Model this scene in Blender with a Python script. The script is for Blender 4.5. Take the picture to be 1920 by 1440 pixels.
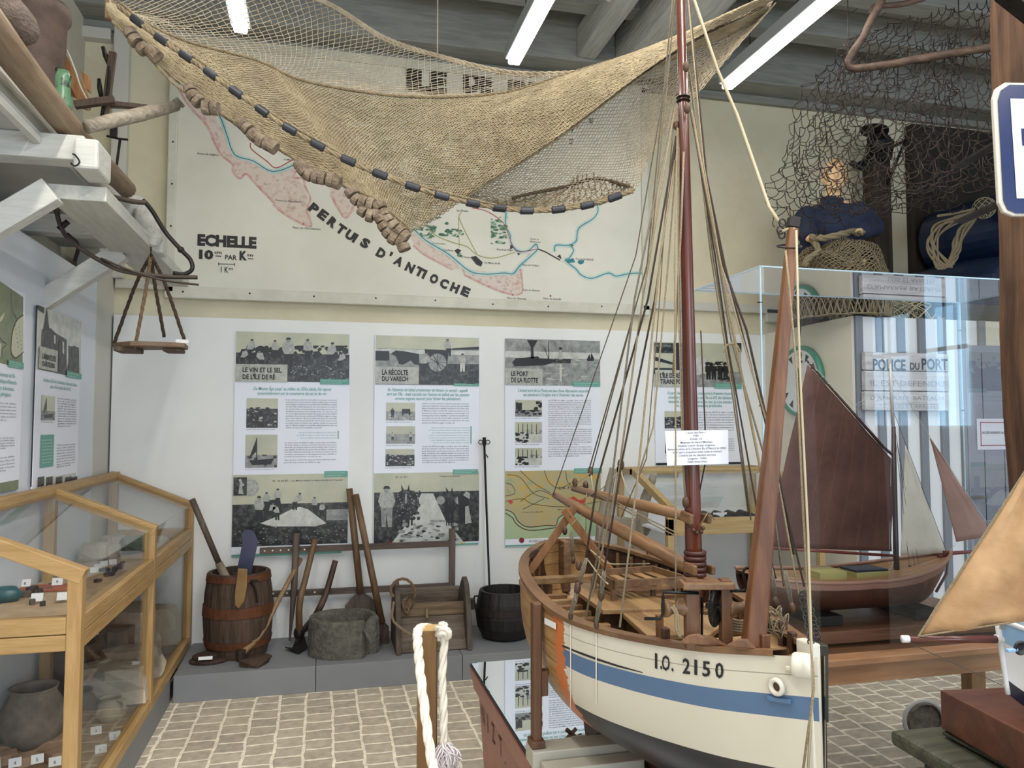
import bpy, bmesh, math, random
import numpy as np
from mathutils import Vector, Matrix, noise as mnoise
random.seed(7)
D = bpy.data
for o in list(D.objects): D.objects.remove(o)
SC = bpy.context.scene
COL = SC.collection
# ---------------------------------------------------------------- camera, world, exposure
TH = math.radians(13.85); PT = math.radians(3.10); FPX = 1440.0; EYE = 1.5
cd = D.cameras.new('camera'); cd.sensor_width = 36; cd.lens = 27.0; cd.clip_start = .02
cam = D.objects.new('camera', cd); COL.objects.link(cam)
cam.location = (0, 0, EYE)
cam.rotation_euler = (math.pi/2 + PT, 0, -TH)
SC.camera = cam
w = D.worlds.new('world'); SC.world = w; w.use_nodes = True
w.node_tree.nodes['Background'].inputs[0].default_value = (.84, .92, 1.0, 1)
w.node_tree.nodes['Background'].inputs[1].default_value = .30
SC.view_settings.view_transform = 'Standard'; SC.view_settings.look = 'None'
SC.view_settings.gamma = 1; SC.view_settings.exposure = 1.05
try: SC.view_settings.use_curve_mapping = False
except Exception: pass
def area(name, loc, size, power, col, rot=(0, 0, 0)):
    l = D.lights.new(name, 'AREA'); l.shape = 'RECTANGLE'; l.size = size[0]; l.size_y = size[1]
    l.energy = power; l.color = col
    o = D.objects.new(name, l); COL.objects.link(o); o.location = loc; o.rotation_euler = rot
    return o
# rows of ceiling tubes that continue behind the photographer
for tx_ in (-.47, 1.05, 2.5):
    area('tube_row_light', (tx_, .3, 3.66), (.08, 4.2), 46, (1, .95, .86))
# daylight from the big window behind the photographer
area('window_daylight', (1.4, -3.2, 1.9), (3.6, 2.0), 75, (.78, .88, 1), (math.radians(84), 0, math.radians(8)))

# ---------------------------------------------------------------- measuring helpers
RGT = Vector((math.cos(TH), -math.sin(TH), 0))
FH = Vector((math.sin(TH), math.cos(TH), 0))
UPV = Vector((0, 0, 1))
FW = FH*math.cos(PT) + UPV*math.sin(PT)
UP = UPV*math.cos(PT) - FH*math.sin(PT)
CAMP = Vector((0, 0, EYE))
def ray(px, py): return FW + RGT*((px-960)/FPX) + UP*((720-py)/FPX)
def at(px, py, X=None, Y=None, Z=None, d=None):
    """point of the room seen at a place of the photograph, on the plane X=, Y=, Z= or at ground distance d"""
    r = ray(px, py)
    if X is not None: t = X/r.x
    elif Y is not None: t = Y/r.y
    elif Z is not None: t = (Z-EYE)/r.z
    else: t = d/(r.dot(FH))
    return CAMP + r*t
def atd(*pts): return [at(p[0], p[1], d=p[2]) for p in pts]

# ---------------------------------------------------------------- materials
MATS = {}
def mat(name, col, rough=.6, metal=0, col2=None, scale=8, stretch=None, bump=0, bscale=None, detail=4, spec=.5, lo=.35, hi=.65, coat=0):
    if name in MATS: return MATS[name]
    m = D.materials.new(name); m.use_nodes = True; nt = m.node_tree; N = nt.nodes; L = nt.links
    b = N['Principled BSDF']
    b.inputs['Base Color'].default_value = (*col, 1); b.inputs['Roughness'].default_value = rough
    b.inputs['Metallic'].default_value = metal
    b.inputs['Specular IOR Level'].default_value = spec
    if coat: b.inputs['Coat Weight'].default_value = coat; b.inputs['Coat Roughness'].default_value = .12
    if col2 is not None or bump:
        tc = N.new('ShaderNodeTexCoord'); mp = N.new('ShaderNodeMapping')
        mp.inputs['Scale'].default_value = stretch or (1, 1, 1)
        L.new(tc.outputs['Object'], mp.inputs[0])
    if col2 is not None:
        n = N.new('ShaderNodeTexNoise'); n.inputs['Scale'].default_value = scale; n.inputs['Detail'].default_value = detail
        n.inputs['Roughness'].default_value = .65
        L.new(mp.outputs[0], n.inputs['Vector'])
        r = N.new('ShaderNodeValToRGB'); r.color_ramp.elements[0].position = lo; r.color_ramp.elements[1].position = hi
        r.color_ramp.elements[0].color = (*col, 1); r.color_ramp.elements[1].color = (*col2, 1)
        L.new(n.outputs[0], r.inputs[0]); L.new(r.outputs[0], b.inputs['Base Color'])
    if bump:
        n2 = N.new('ShaderNodeTexNoise'); n2.inputs['Scale'].default_value = bscale or scale*2; n2.inputs['Detail'].default_value = 5
        L.new(mp.outputs[0], n2.inputs['Vector'])
        bp = N.new('ShaderNodeBump'); bp.inputs['Strength'].default_value = bump; bp.inputs['Distance'].default_value = .02
        L.new(n2.outputs[0], bp.inputs['Height']); L.new(bp.outputs[0], b.inputs['Normal'])
    MATS[name] = m; return m
WOODK = .72
def wood(name, c1, c2, axis='z', rough=.5, scale=9, bump=.15, k=9, **kw):
    s = {'x': (1/k*1.5, 1.5, 1.5), 'y': (1.5, 1/k*1.5, 1.5), 'z': (1.5, 1.5, 1/k*1.5)}[axis]
    wk = 1 if 'white' in name else WOODK
    c1 = tuple(v*wk for v in c1); c2 = tuple(v*wk for v in c2)
    return mat(name, c1, rough, 0, c2, scale*2.5, s, bump, scale*5, **kw)
def glass(name, tint=(1, 1, 1), rough=0, refl=1.0):
    if name in MATS: return MATS[name]
    m = D.materials.new(name); m.use_nodes = True; nt = m.node_tree; N = nt.nodes; L = nt.links
    for n in list(N): N.remove(n)
    out = N.new('ShaderNodeOutputMaterial'); tr = N.new('ShaderNodeBsdfTransparent'); gl = N.new('ShaderNodeBsdfGlossy')
    gl.inputs['Roughness'].default_value = rough; tr.inputs[0].default_value = (*tint, 1)
    fr = N.new('ShaderNodeFresnel'); fr.inputs[0].default_value = 1.45
    mu = N.new('ShaderNodeMath'); mu.operation = 'MULTIPLY'; mu.inputs[1].default_value = refl
    mx = N.new('ShaderNodeMixShader')
    L.new(fr.outputs[0], mu.inputs[0]); L.new(mu.outputs[0], mx.inputs[0]); L.new(tr.outputs[0], mx.inputs[1]); L.new(gl.outputs[0], mx.inputs[2])
    L.new(mx.outputs[0], out.inputs[0]); MATS[name] = m; return m
def emis(name, col, s):
    m = D.materials.new(name); m.use_nodes = True; N = m.node_tree.nodes
    b = N['Principled BSDF']; b.inputs['Emission Color'].default_value = (*col, 1); b.inputs['Emission Strength'].default_value = s
    MATS[name] = m; return m
def hx(h, g=2.2):
    h = h.lstrip('#'); return tuple(((int(h[i:i+2], 16)/255)**g) for i in (0, 2, 4))

# ---------------------------------------------------------------- objects
ROOT = {}     # object -> world position its vertices are relative to
def tag(o, label=None, cat=None, group=None, kind=None):
    if label: o['label'] = label
    if cat: o['category'] = cat
    if group: o['group'] = group
    if kind: o['kind'] = kind
    return o
def thing(name, label, cat, loc=(0, 0, 0), group=None):
    o = D.objects.new(name, None); COL.objects.link(o); o.location = loc; o.empty_display_size = .05
    ROOT[o] = Vector(loc); return tag(o, label, cat, group)
class MB:
    def __init__(s): s.v = []; s.f = []; s.mi = []; s.uv = None; s.cur = 0
    def add(s, vs, fs):
        b = len(s.v); s.v += [Vector(v) for v in vs]
        for f in fs: s.f.append([b+i for i in f]); s.mi.append(s.cur)
        return s
    def box(s, c, sz, rot=None, taper=None):
        x, y, z = sz[0]/2, sz[1]/2, sz[2]/2; c = Vector(c)
        vs = [Vector((i*x*((taper or 1) if k > 0 else 1), j*y*((taper or 1) if k > 0 else 1), k*z)) for k in (-1, 1) for i, j in ((-1, -1), (1, -1), (1, 1), (-1, 1))]
        if rot is not None: vs = [rot @ v for v in vs]
        return s.add([c+v for v in vs], [(3, 2, 1, 0), (4, 5, 6, 7), (0, 1, 5, 4), (1, 2, 6, 5), (2, 3, 7, 6), (3, 0, 4, 7)])
    def bb(s, x0, x1, y0, y1, z0, z1): return s.box(((x0+x1)/2, (y0+y1)/2, (z0+z1)/2), (abs(x1-x0), abs(y1-y0), abs(z1-z0)))
    def hexa(s, vs): return s.add(vs, [(3, 2, 1, 0), (4, 5, 6, 7), (0, 1, 5, 4), (1, 2, 6, 5), (2, 3, 7, 6), (3, 0, 4, 7)])
    def bar(s, a, b, w, h, w2=None, h2=None, up=UPV):
        a = Vector(a); b = Vector(b); t = (b-a).normalized(); up = Vector(up)
        if abs(t.dot(up)) > .98: up = Vector((0, 1, 0))
        sd = t.cross(up).normalized(); u = sd.cross(t); w2 = w if w2 is None else w2; h2 = h if h2 is None else h2
        q = lambda p, w, h: [p-sd*w/2-u*h/2, p+sd*w/2-u*h/2, p+sd*w/2+u*h/2, p-sd*w/2+u*h/2]
        return s.hexa(q(a, w, h)+q(b, w2, h2))
    def tube(s, pts, r, n=8, cap=True, closed=False, flat=1):
        pts = [Vector(p) for p in pts]; k = len(pts); b0 = len(s.v)
        rs = r if isinstance(r, (list, tuple)) else [r]*k
        nrm = None
        for i, p in enumerate(pts):
            if closed: t = pts[(i+1) % k]-pts[i-1]
            else: t = pts[min(i+1, k-1)]-pts[max(i-1, 0)]
            if t.length < 1e-9: t = Vector((0, 0, 1))
            t.normalize()
            if nrm is None:
                nrm = t.cross(Vector((0, 0, 1)))
                if nrm.length < .1: nrm = t.cross(Vector((0, 1, 0)))
            nrm = (nrm - t*nrm.dot(t)).normalized(); bn = t.cross(nrm)
            for j in range(n):
                a = 2*math.pi*j/n; s.v.append(p+(nrm*math.cos(a)+bn*math.sin(a)*flat)*rs[i])
        for i in range(k if closed else k-1):
            for j in range(n):
                a = b0+i*n+j; b = b0+i*n+(j+1) % n; c = b0+((i+1) % k)*n+(j+1) % n; d = b0+((i+1) % k)*n+j
                s.f.append([a, b, c, d]); s.mi.append(s.cur)
        if cap and not closed:
            s.f.append([b0+j for j in range(n)][::-1]); s.mi.append(s.cur)
            s.f.append([b0+(k-1)*n+j for j in range(n)]); s.mi.append(s.cur)
        return s
    def lathe(s, c, prof, n=20, axis=UPV, sx=1, sy=1, cap=True):
        c = Vector(c); a = Vector(axis).normalized(); e1 = a.cross(Vector((0, 1, 0)))
        if e1.length < .1: e1 = a.cross(Vector((1, 0, 0)))
        e1.normalize(); e2 = a.cross(e1); b0 = len(s.v)
        for r, z in prof:
            for j in range(n):
                t = 2*math.pi*j/n; s.v.append(c+a*z+(e1*math.cos(t)*sx+e2*math.sin(t)*sy)*r)
        for i in range(len(prof)-1):
            for j in range(n):
                s.f.append([b0+i*n+j, b0+i*n+(j+1) % n, b0+(i+1)*n+(j+1) % n, b0+(i+1)*n+j]); s.mi.append(s.cur)
        if tuple(prof[0]) == tuple(prof[-1]): cap = False
        for i in (0, len(prof)-1) if cap else ():
            nb_ = prof[1] if i == 0 else prof[-2]
            if prof[i][0] > 1e-5 and not (nb_[0] < 1e-5 or (abs(nb_[1]-prof[i][1]) < 1e-6 and len(prof) == 2)): s.f.append([b0+i*n+j for j in range(n)]); s.mi.append(s.cur)
        return s
    def ball(s, c, r, n=12, m=8, sc=(1, 1, 1), rot=None):
        c = Vector(c); b0 = len(s.v)
        for i in range(m+1):
            p = math.pi*i/m
            for j in range(n):
                t = 2*math.pi*j/n; v = Vector((math.sin(p)*math.cos(t)*sc[0], math.sin(p)*math.sin(t)*sc[1], math.cos(p)*sc[2]))*r
                s.v.append(c+(rot @ v if rot else v))
        for i in range(m):
            for j in range(n): s.f.append([b0+i*n+j, b0+i*n+(j+1) % n, b0+(i+1)*n+(j+1) % n, b0+(i+1)*n+j]); s.mi.append(s.cur)
        return s
    def slab(s, pts, off):
        """closed outline pts (3D, planar) thickened by vector off"""
        pts = [Vector(p) for p in pts]; off = Vector(off); n = len(pts); b = len(s.v)
        s.v += pts + [p+off for p in pts]
        s.f.append([b+i for i in range(n)][::-1]); s.mi.append(s.cur); s.f.append([b+n+i for i in range(n)]); s.mi.append(s.cur)
        for i in range(n): s.f.append([b+i, b+(i+1) % n, b+n+(i+1) % n, b+n+i]); s.mi.append(s.cur)
        return s
    def grid(s, rows):
        b = len(s.v); m = len(rows[0])
        for r in rows: s.v += [Vector(p) for p in r]
        for i in range(len(rows)-1):
            for j in range(m-1): s.f.append([b+i*m+j, b+i*m+j+1, b+(i+1)*m+j+1, b+(i+1)*m+j]); s.mi.append(s.cur)
        return s
    def mesh(s, name):
        me = D.meshes.new(name)
        me.from_pydata([tuple(v) for v in s.v], [], s.f)
        return me
    def build(s, name, mats, parent=None, label=None, smooth=False, bevel=0, sub=0, solid=0, noise=None, remesh=0, kind=None, cat=None, group=None, angle=None):
        if not isinstance(mats, (list, tuple)): mats = [mats]
        if noise:
            a, sc = noise
            s.v = [v + mnoise.noise_vector(v*sc)*a for v in s.v]
        if parent is not None: off = ROOT[parent]
        else:
            xs = [v.x for v in s.v]; ys = [v.y for v in s.v]; zs = [v.z for v in s.v]
            off = Vector(((min(xs)+max(xs))/2, (min(ys)+max(ys))/2, min(zs)))
        s.v = [v-off for v in s.v]
        me = s.mesh(name)
        for m in mats: me.materials.append(m)
        if len(mats) > 1: me.polygons.foreach_set('material_index', s.mi)
        if s.uv:
            ul = me.uv_layers.new(name='UVMap')
            for l in me.loops: ul.data[l.index].uv = s.uv[l.vertex_index]
        o = D.objects.new(name, me); COL.objects.link(o)
        bm = bmesh.new(); bm.from_mesh(me); bmesh.ops.recalc_face_normals(bm, faces=bm.faces)
        bm.to_mesh(me); bm.free()
        if smooth: me.polygons.foreach_set('use_smooth', [True]*len(me.polygons))
        if parent is not None: o.parent = parent
        else: o.location = off
        ROOT[o] = off
        if remesh:
            md = o.modifiers.new('remesh', 'REMESH'); md.mode = 'VOXEL'; md.voxel_size = remesh; md.use_smooth_shade = True
            sm = o.modifiers.new('smooth', 'SMOOTH'); sm.iterations = 4; sm.factor = .5
        if sub: md = o.modifiers.new('sub', 'SUBSURF'); md.levels = sub; md.render_levels = sub
        if solid: md = o.modifiers.new('solid', 'SOLIDIFY'); md.thickness = solid; md.offset = 0
        if bevel: md = o.modifiers.new('bevel', 'BEVEL'); md.width = bevel; md.segments = 2; md.limit_method = 'ANGLE'; md.angle_limit = math.radians(40)
        if smooth and angle:
            pass
        return tag(o, label, cat, group, kind)
    # flat lettering and shapes in a plane: O origin, R right, U up
    def text(s, body, O, R, U, height, width=None, align='l', bold=0, shear=0, res=2, lines=1.0, maxw=None, space=1.0):
        c = D.curves.new('t', 'FONT'); c.body = body; c.size = 1; c.resolution_u = res; c.offset = bold; c.shear = shear
        c.space_line = lines; c.space_character = space
        if align == 'c': c.align_x = 'CENTER'
        if align == 'r': c.align_x = 'RIGHT'
        c.fill_mode = 'FRONT'
        o = D.objects.new('t', c); me = o.to_mesh()
        if me is None or len(me.vertices) == 0: D.objects.remove(o); D.curves.remove(c); return s
        vs = [v.co.copy() for v in me.vertices]; fs = [list(p.vertices) for p in me.polygons]
        o.to_mesh_clear(); D.objects.remove(o); D.curves.remove(c)
        x0 = min(v.x for v in vs); x1 = max(v.x for v in vs)
        k = height/.73; kx = k
        if width: kx = width/(x1-x0)
        if align == 'l': vs = [Vector((v.x-x0, v.y, 0)) for v in vs]
        return s.add([O+R*(v.x*kx)+U*(v.y*k) for v in vs], fs)
def single(mb, name, mats, label, cat, group=None, **kw): return mb.build(name, mats, None, label=label, cat=cat, group=group, **kw)
def struct(mb, name, mats, **kw): return mb.build(name, mats, None, kind='structure', **kw)
def cat_rom(P, n):
    """smooth curve through control points"""
    P = [Vector(p) for p in P]; out = []
    if len(P) == 2: return [P[0].lerp(P[1], i/n) for i in range(n+1)]
    segs = len(P)-1
    for i in range(n+1):
        t = i/n*segs; k = min(int(t), segs-1); u = t-k
        p1, p2 = P[k], P[k+1]; p0 = P[k-1] if k else p1*2-p2; p3 = P[k+2] if k+2 < len(P) else p2*2-p1
        out.append(.5*((2*p1)+(p2-p0)*u+(2*p0-5*p1+4*p2-p3)*u*u+(3*p1-p0-3*p2+p3)*u**3))
    return out
def rope(parent, pts, r, m, name='rope', n=None, smooth_pts=True, label=None, twist=False):
    p = cat_rom(pts, n or max(1, (len(pts)-1)*6)) if (smooth_pts and len(pts) > 2) else [Vector(q) for q in pts]
    mb = MB()
    if twist:
        L = sum((p[i+1]-p[i]).length for i in range(len(p)-1)); k = max(2, int(L/(r*1.3))); p = cat_rom(pts, k)
        for ph in (0, 2.094, 4.189):
            q = []
            for i, c in enumerate(p):
                t = (p[min(i+1, k)]-p[max(i-1, 0)]).normalized(); a = t.cross(Vector((0, 0, 1)))
                if a.length < .1: a = t.cross(Vector((1, 0, 0)))
                a.normalize(); b = t.cross(a); g = ph+i*.75
                q.append(c+(a*math.cos(g)+b*math.sin(g))*r*.5)
            mb.tube(q, r*.62, 6)
    else: mb.tube(p, r, 6)
    return mb.build(name, m, parent, smooth=True, label=label)
def net_grid(rows, nu, nv):
    """resample control rows to a (nv+1)x(nu+1) array"""
    R = [cat_rom(r, nu) for r in rows]
    cols = [cat_rom([r[i] for r in R], nv) for i in range(nu+1)]
    return np.array([[tuple(cols[i][j]) for i in range(nu+1)] for j in range(nv+1)])
def net_edges(G, r, mats, name, parent=None, jit=0, sag=0, loops=0, seed=1, skip=0, **kw):
    """knotted diamond mesh over the surface G, every cord a thin prism"""
    rs = np.random.RandomState(seed); nv, nu = G.shape[:2]; G = G + rs.normal(0, 1, G.shape)*jit
    A = []; B = []
    for j in range(nv-1):
        for i in range(nu):
            if (i+j) % 2 == 0:
                for di in (-1, 1):
                    if 0 <= i+di < nu and rs.rand() >= skip: A.append(G[j, i]); B.append(G[j+1, i+di])
    A = np.array(A); B = np.array(B)
    if loops:      # each cord bends into a loop
        k = loops; segA = []; segB = []
        prev = A; dx = B-A; dz = dx.copy(); dx[:, 2] = 0; dz[:, :2] = 0; dz[:, 2] -= sag
        for q in range(1, k+1):
            t = q/k; cur = A+dx*(1-math.cos(t*math.pi/2))+dz*math.sin(t*math.pi/2)*(1 if q < k else 1)
            segA.append(prev); segB.append(cur); prev = cur
        A = np.concatenate(segA); B = np.concatenate(segB)
    T = B-A; L = np.linalg.norm(T, axis=1, keepdims=True)+1e-9; T = T/L
    ref = np.tile(np.array([[.31, .2, .93]]), (len(A), 1)); S = np.cross(T, ref); S /= np.linalg.norm(S, axis=1, keepdims=True)+1e-9
    U = np.cross(T, S); V = []
    for P_ in (A, B):
        for a in (0, 2.094, 4.189): V.append(P_+(S*math.cos(a)+U*math.sin(a))*r)
    V = np.stack(V, 1).reshape(-1, 3); n = len(A)
    base = (np.arange(n)*6)[:, None]
    F = np.concatenate([base+np.array([[0, 1, 4, 3]]), base+np.array([[1, 2, 5, 4]]), base+np.array([[2, 0, 3, 5]])]).reshape(-1, 4)
    off = np.array(ROOT[parent]) if parent is not None else np.array([(V[:, 0].min()+V[:, 0].max())/2, (V[:, 1].min()+V[:, 1].max())/2, V[:, 2].min()])
    V = V-off
    me = D.meshes.new(name); me.vertices.add(len(V)); me.vertices.foreach_set('co', V.ravel())
    me.loops.add(F.size); me.loops.foreach_set('vertex_index', F.ravel().astype(np.int32))
    me.polygons.add(len(F)); me.polygons.foreach_set('loop_start', (np.arange(len(F))*4).astype(np.int32))
    me.update(calc_edges=True); me.validate(); me.polygons.foreach_set('use_smooth', [True]*len(me.polygons)); me.materials.append(mats)
    o = D.objects.new(name, me); COL.objects.link(o); ROOT[o] = Vector(off)
    if parent is not None: o.parent = parent
    else: o.location = off
    return tag(o, **kw)
# ================================================================ THE ROOM
YW = 5.25; YP = 5.20; XL = -1.27
M_plaster = mat('cream_plaster', hx('cfc7ac'), .9, 0, hx('d8d0b6'), 3, None, .25, 14)
M_left = mat('grey_plaster', hx('b9b5a6'), .9, 0, hx('c4c0b2'), 3, None, .2, 14)
M_white = mat('white_board', hx('dcdddb'), .55, 0, hx('e2e3e1'), 1.5)
M_cool = mat('white_panel', hx('cfd6e0'), .5, 0, hx('d8dde6'), 1.2)
M_ceil = mat('painted_ceiling_boards', hx('92948f'), .8, 0, hx('a3a5a0'), 5)
M_beam = wood('painted_beam', hx('8f908a'), hx('a6a7a0'), 'x', .75)
M_beamy = wood('painted_rough_beam', hx('a9aaa4'), hx('c2c3bd'), 'y', .8, bump=.5)
M_trim = mat('grey_white_trim', hx('c4c3ba'), .6)
M_plat = mat('grey_platform_paint', hx('76797d'), .55, 0, hx('7c7f83'), 2)
M_dark = mat('near_black', hx('141414'), .6)
def brick_floor():
    m = D.materials.new('stone_paving'); m.use_nodes = True; nt = m.node_tree; N = nt.nodes; L = nt.links; b = N['Principled BSDF']
    tc = N.new('ShaderNodeTexCoord'); mp = N.new('ShaderNodeMapping'); mp.inputs['Rotation'].default_value = (0, 0, math.pi/2)
    mp.inputs['Location'].default_value = (.04, .03, 0)
    L.new(tc.outputs['Object'], mp.inputs[0])
    nz = N.new('ShaderNodeTexNoise'); nz.inputs['Scale'].default_value = 9; nz.inputs['Detail'].default_value = 3
    L.new(mp.outputs[0], nz.inputs['Vector'])
    va = N.new('ShaderNodeVectorMath'); va.operation = 'MULTIPLY_ADD'; va.inputs[1].default_value = (.03, .03, 0)
    L.new(nz.outputs['Color'], va.inputs[0]); L.new(mp.outputs[0], va.inputs[2])
    br = N.new('ShaderNodeTexBrick'); br.inputs['Scale'].default_value = 1; br.inputs['Mortar Size'].default_value = .0098
    br.inputs['Mortar Smooth'].default_value = .35; br.inputs['Brick Width'].default_value = .112; br.inputs['Row Height'].default_value = .135
    br.inputs['Bias'].default_value = -.1
    br.inputs['Color1'].default_value = (*hx('bdb3a1'), 1); br.inputs['Color2'].default_value = (*hx('aaa193'), 1)
    br.inputs['Mortar'].default_value = (*hx('efe6d3'), 1)
    L.new(va.outputs[0], br.inputs['Vector'])
    n2 = N.new('ShaderNodeTexNoise'); n2.inputs['Scale'].default_value = 26; n2.inputs['Detail'].default_value = 6; L.new(tc.outputs['Object'], n2.inputs['Vector'])
    mx = N.new('ShaderNodeMix'); mx.data_type = 'RGBA'; mx.blend_type = 'MULTIPLY'; mx.inputs[0].default_value = .55
    r = N.new('ShaderNodeValToRGB'); r.color_ramp.elements[0].position = .35; r.color_ramp.elements[0].color = (.62, .6, .57, 1); r.color_ramp.elements[1].position = .65; r.color_ramp.elements[1].color = (1.1, 1.08, 1.05, 1)
    L.new(n2.outputs[0], r.inputs[0]); L.new(br.outputs['Color'], mx.inputs[6]); L.new(r.outputs[0], mx.inputs[7]); L.new(mx.outputs[2], b.inputs['Base Color'])
    iv = N.new('ShaderNodeMath'); iv.operation = 'SUBTRACT'; iv.inputs[0].default_value = 1; L.new(br.outputs['Fac'], iv.inputs[1])
    ad = N.new('ShaderNodeMath'); ad.operation = 'MULTIPLY_ADD'; ad.inputs[1].default_value = .25; L.new(n2.outputs[0], ad.inputs[0]); L.new(iv.outputs[0], ad.inputs[2])
    bp = N.new('ShaderNodeBump'); bp.inputs['Strength'].default_value = .6; bp.inputs['Distance'].default_value = .012
    L.new(ad.outputs[0], bp.inputs['Height']); L.new(bp.outputs[0], b.inputs['Normal']); b.inputs['Roughness'].default_value = .7
    return m
mb = MB(); mb.bb(-1.6, 7.5, -4, 6.6, -.1, 0); struct(mb, 'floor', brick_floor())
mb = MB(); mb.bb(-1.6, 7.5, YW, YW+.2, 0, 4.6); struct(mb, 'wall_back', M_plaster)
mb = MB(); mb.bb(XL-.40, XL-.22, -4, YW, 0, 4.9); struct(mb, 'wall_left', M_left)
mb = MB(); mb.bb(XL-.22, XL, 1.2, 4.83, 0, 2.335); struct(mb, 'wall_left_partition', M_cool)
mb = MB(); mb.bb(7.3, 7.5, -4, 6.6, 0, 4.6); struct(mb, 'wall_right', M_left)
# white exhibition lining on the back wall
mb = MB(); mb.bb(XL, 3.31, YP, YW, .0, 2.19); struct(mb, 'wall_back_lining', M_white, bevel=.003)
mb = MB(); mb.bb(XL-.13, XL-.01, 4.90, YW, 0, 2.62); mb.bb(XL-.10, XL-.0, 4.84, 4.895, 0, 2.33); struct(mb, 'trim_1', M_trim, bevel=.004)
mb = MB(); mb.bb(-1.27, 3.4, YW-.04, YW, 2.36, 2.42); struct(mb, 'trim_2', M_trim, bevel=.004)
# boarded side of the corner above the lining: cupboard frame
mb = MB(); mb.bb(-1.56, -1.33, YW-.07, YW, 3.93, 4.0); mb.bb(-1.31, -1.22, YW-.06, YW, 2.42, 4.3); struct(mb, 'trim_3', M_trim, bevel=.003)
# ceiling
mb = MB(); mb.bb(-1.7, 7.5, -4, 6.6, 4.42, 4.5)
struct(mb, 'ceiling', M_ceil)
def ceil_boards():
    m = M_ceil; nt = m.node_tree; N = nt.nodes; L = nt.links; b = N['Principled BSDF']
    tc = N.new('ShaderNodeTexCoord'); wv = N.new('ShaderNodeTexWave'); wv.bands_direction = 'X'; wv.wave_profile = 'SAW'; wv.inputs['Scale'].default_value = 1.35
    L.new(tc.outputs['Object'], wv.inputs[0]); r = N.new('ShaderNodeValToRGB'); r.color_ramp.elements[0].position = 0; r.color_ramp.elements[0].color = (.05, .05, .05, 1)
    r.color_ramp.elements[1].position = .07; r.color_ramp.elements[1].color = (1, 1, 1, 1); L.new(wv.outputs[0], r.inputs[0])
    src = b.inputs['Base Color'].links[0].from_socket; mx = N.new('ShaderNodeMix'); mx.data_type = 'RGBA'; mx.blend_type = 'MULTIPLY'; mx.inputs[0].default_value = 1
    L.new(src, mx.inputs[6]); L.new(r.outputs[0], mx.inputs[7]); L.new(mx.outputs[2], b.inputs['Base Color'])
ceil_boards()
jy = [4.62, 4.12, 3.55, 2.98, 2.4, 1.8, 1.2, .5, -.3, -1.1, -1.9, -2.7]
for i, y in enumerate(jy):
    mb = MB(); mb.bb(-1.67, 7.3, y-.075, y+.075, 4.22, 4.42)
    single(mb, 'ceiling_joist', M_beam, ['grey painted ceiling joist next to the back wall', 'grey painted ceiling joist, second from the back wall', 'grey painted ceiling joist, third from the back wall',
        'grey painted ceiling joist, fourth from the back wall'][i] if i < 4 else 'grey painted ceiling joist above the photographer, out of the picture', 'beam', 'painted ceiling joists', bevel=.006, kind='structure' if i > 3 else None)
mb = MB(); mb.bb(-1.67, 7.3, 5.0, YW, 4.06, 4.42); mb.bb(-1.67, 7.3, YW-.05, YW, 4.0, 4.06); struct(mb, 'trim_4', M_beam, bevel=.01)
# heavy rough-hewn tie beam and its lighter neighbour
mb = MB(); mb.bb(1.98, 2.34, -3.9, 5.0, 3.98, 4.3); single(mb, 'tie_beam', M_beamy, 'thick rough-hewn whitewashed beam running to the back wall behind the mast', 'beam', noise=(.012, 3), bevel=.03)
mb = MB(); mb.bb(1.70, 1.84, -3.9, 5.0, 4.08, 4.3); single(mb, 'ceiling_purlin', M_beamy, 'slimmer painted beam alongside the thick rough-hewn beam', 'beam', bevel=.012)
for (a, b_) in (((1.77, 4.35, 4.07), (1.77, 4.25, 4.02)), ((1.77, 3.85, 4.07), (1.77, 3.75, 4.02))):
    mb = MB(); mb.lathe((1.70, a[1], 4.16), [(.03, -.02), (.034, 0), (.02, .03)], 10, (-1, 0, 0)); struct(mb, 'trim_5', M_trim)
# tube lights
def tube_light(x, y0, y1, label):
    t = thing('tube_light', label, 'ceiling light', (x, y0, 3.7), 'tube lights')
    mb = MB(); mb.bb(x-.055, x+.055, y0, y1, 3.72, 3.80); mb.build('housing', MATS.get('lamp_grey') or mat('lamp_grey', hx('8d9394'), .4), t, bevel=.008)
    mb = MB(); mb.bb(x-.036, x+.036, y0+.01, y1-.01, 3.685, 3.72); mb.build('diffuser', MATS.get('tube_glow') or emis('tube_glow', (1, .97, .92), 11), t, bevel=.01)
    for yy in (y0+.3, y1-.3):
        mb = MB(); mb.tube([(x, yy, 3.8), (x, yy, 4.3)], .003, 5); mb.build('hanger', M_dark, t)
for x, lb in ((-.47, 'short bright tube light at top left, above the fishing net'), (1.10, 'bright tube light at top centre, left of the rough-hewn beam'), (2.53, 'bright tube light at upper right, above the yellow wall')):
    tube_light(x, 2.55, 4.43, lb)
# windows in the right-hand wall, out of the picture: they light the room and mirror in the acrylic
M_sky = emis('daylight_pane', (.42, .72, 1), 5.0)
for i, y in enumerate((-3.2, -2.1, -1.0)):
    mb = MB(); mb.bb(7.27, 7.28, y-.32, y+.32, 1.5, 3.4); wn = struct(mb, 'window_%d' % (i+1), M_sky)
    mb = MB(); mb.bb(7.25, 7.27, y-.02, y+.02, 1.5, 3.4); mb.bb(7.25, 7.27, y-.32, y+.32, 2.4, 2.45); mb.build('window_bar', M_trim, wn)
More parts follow.
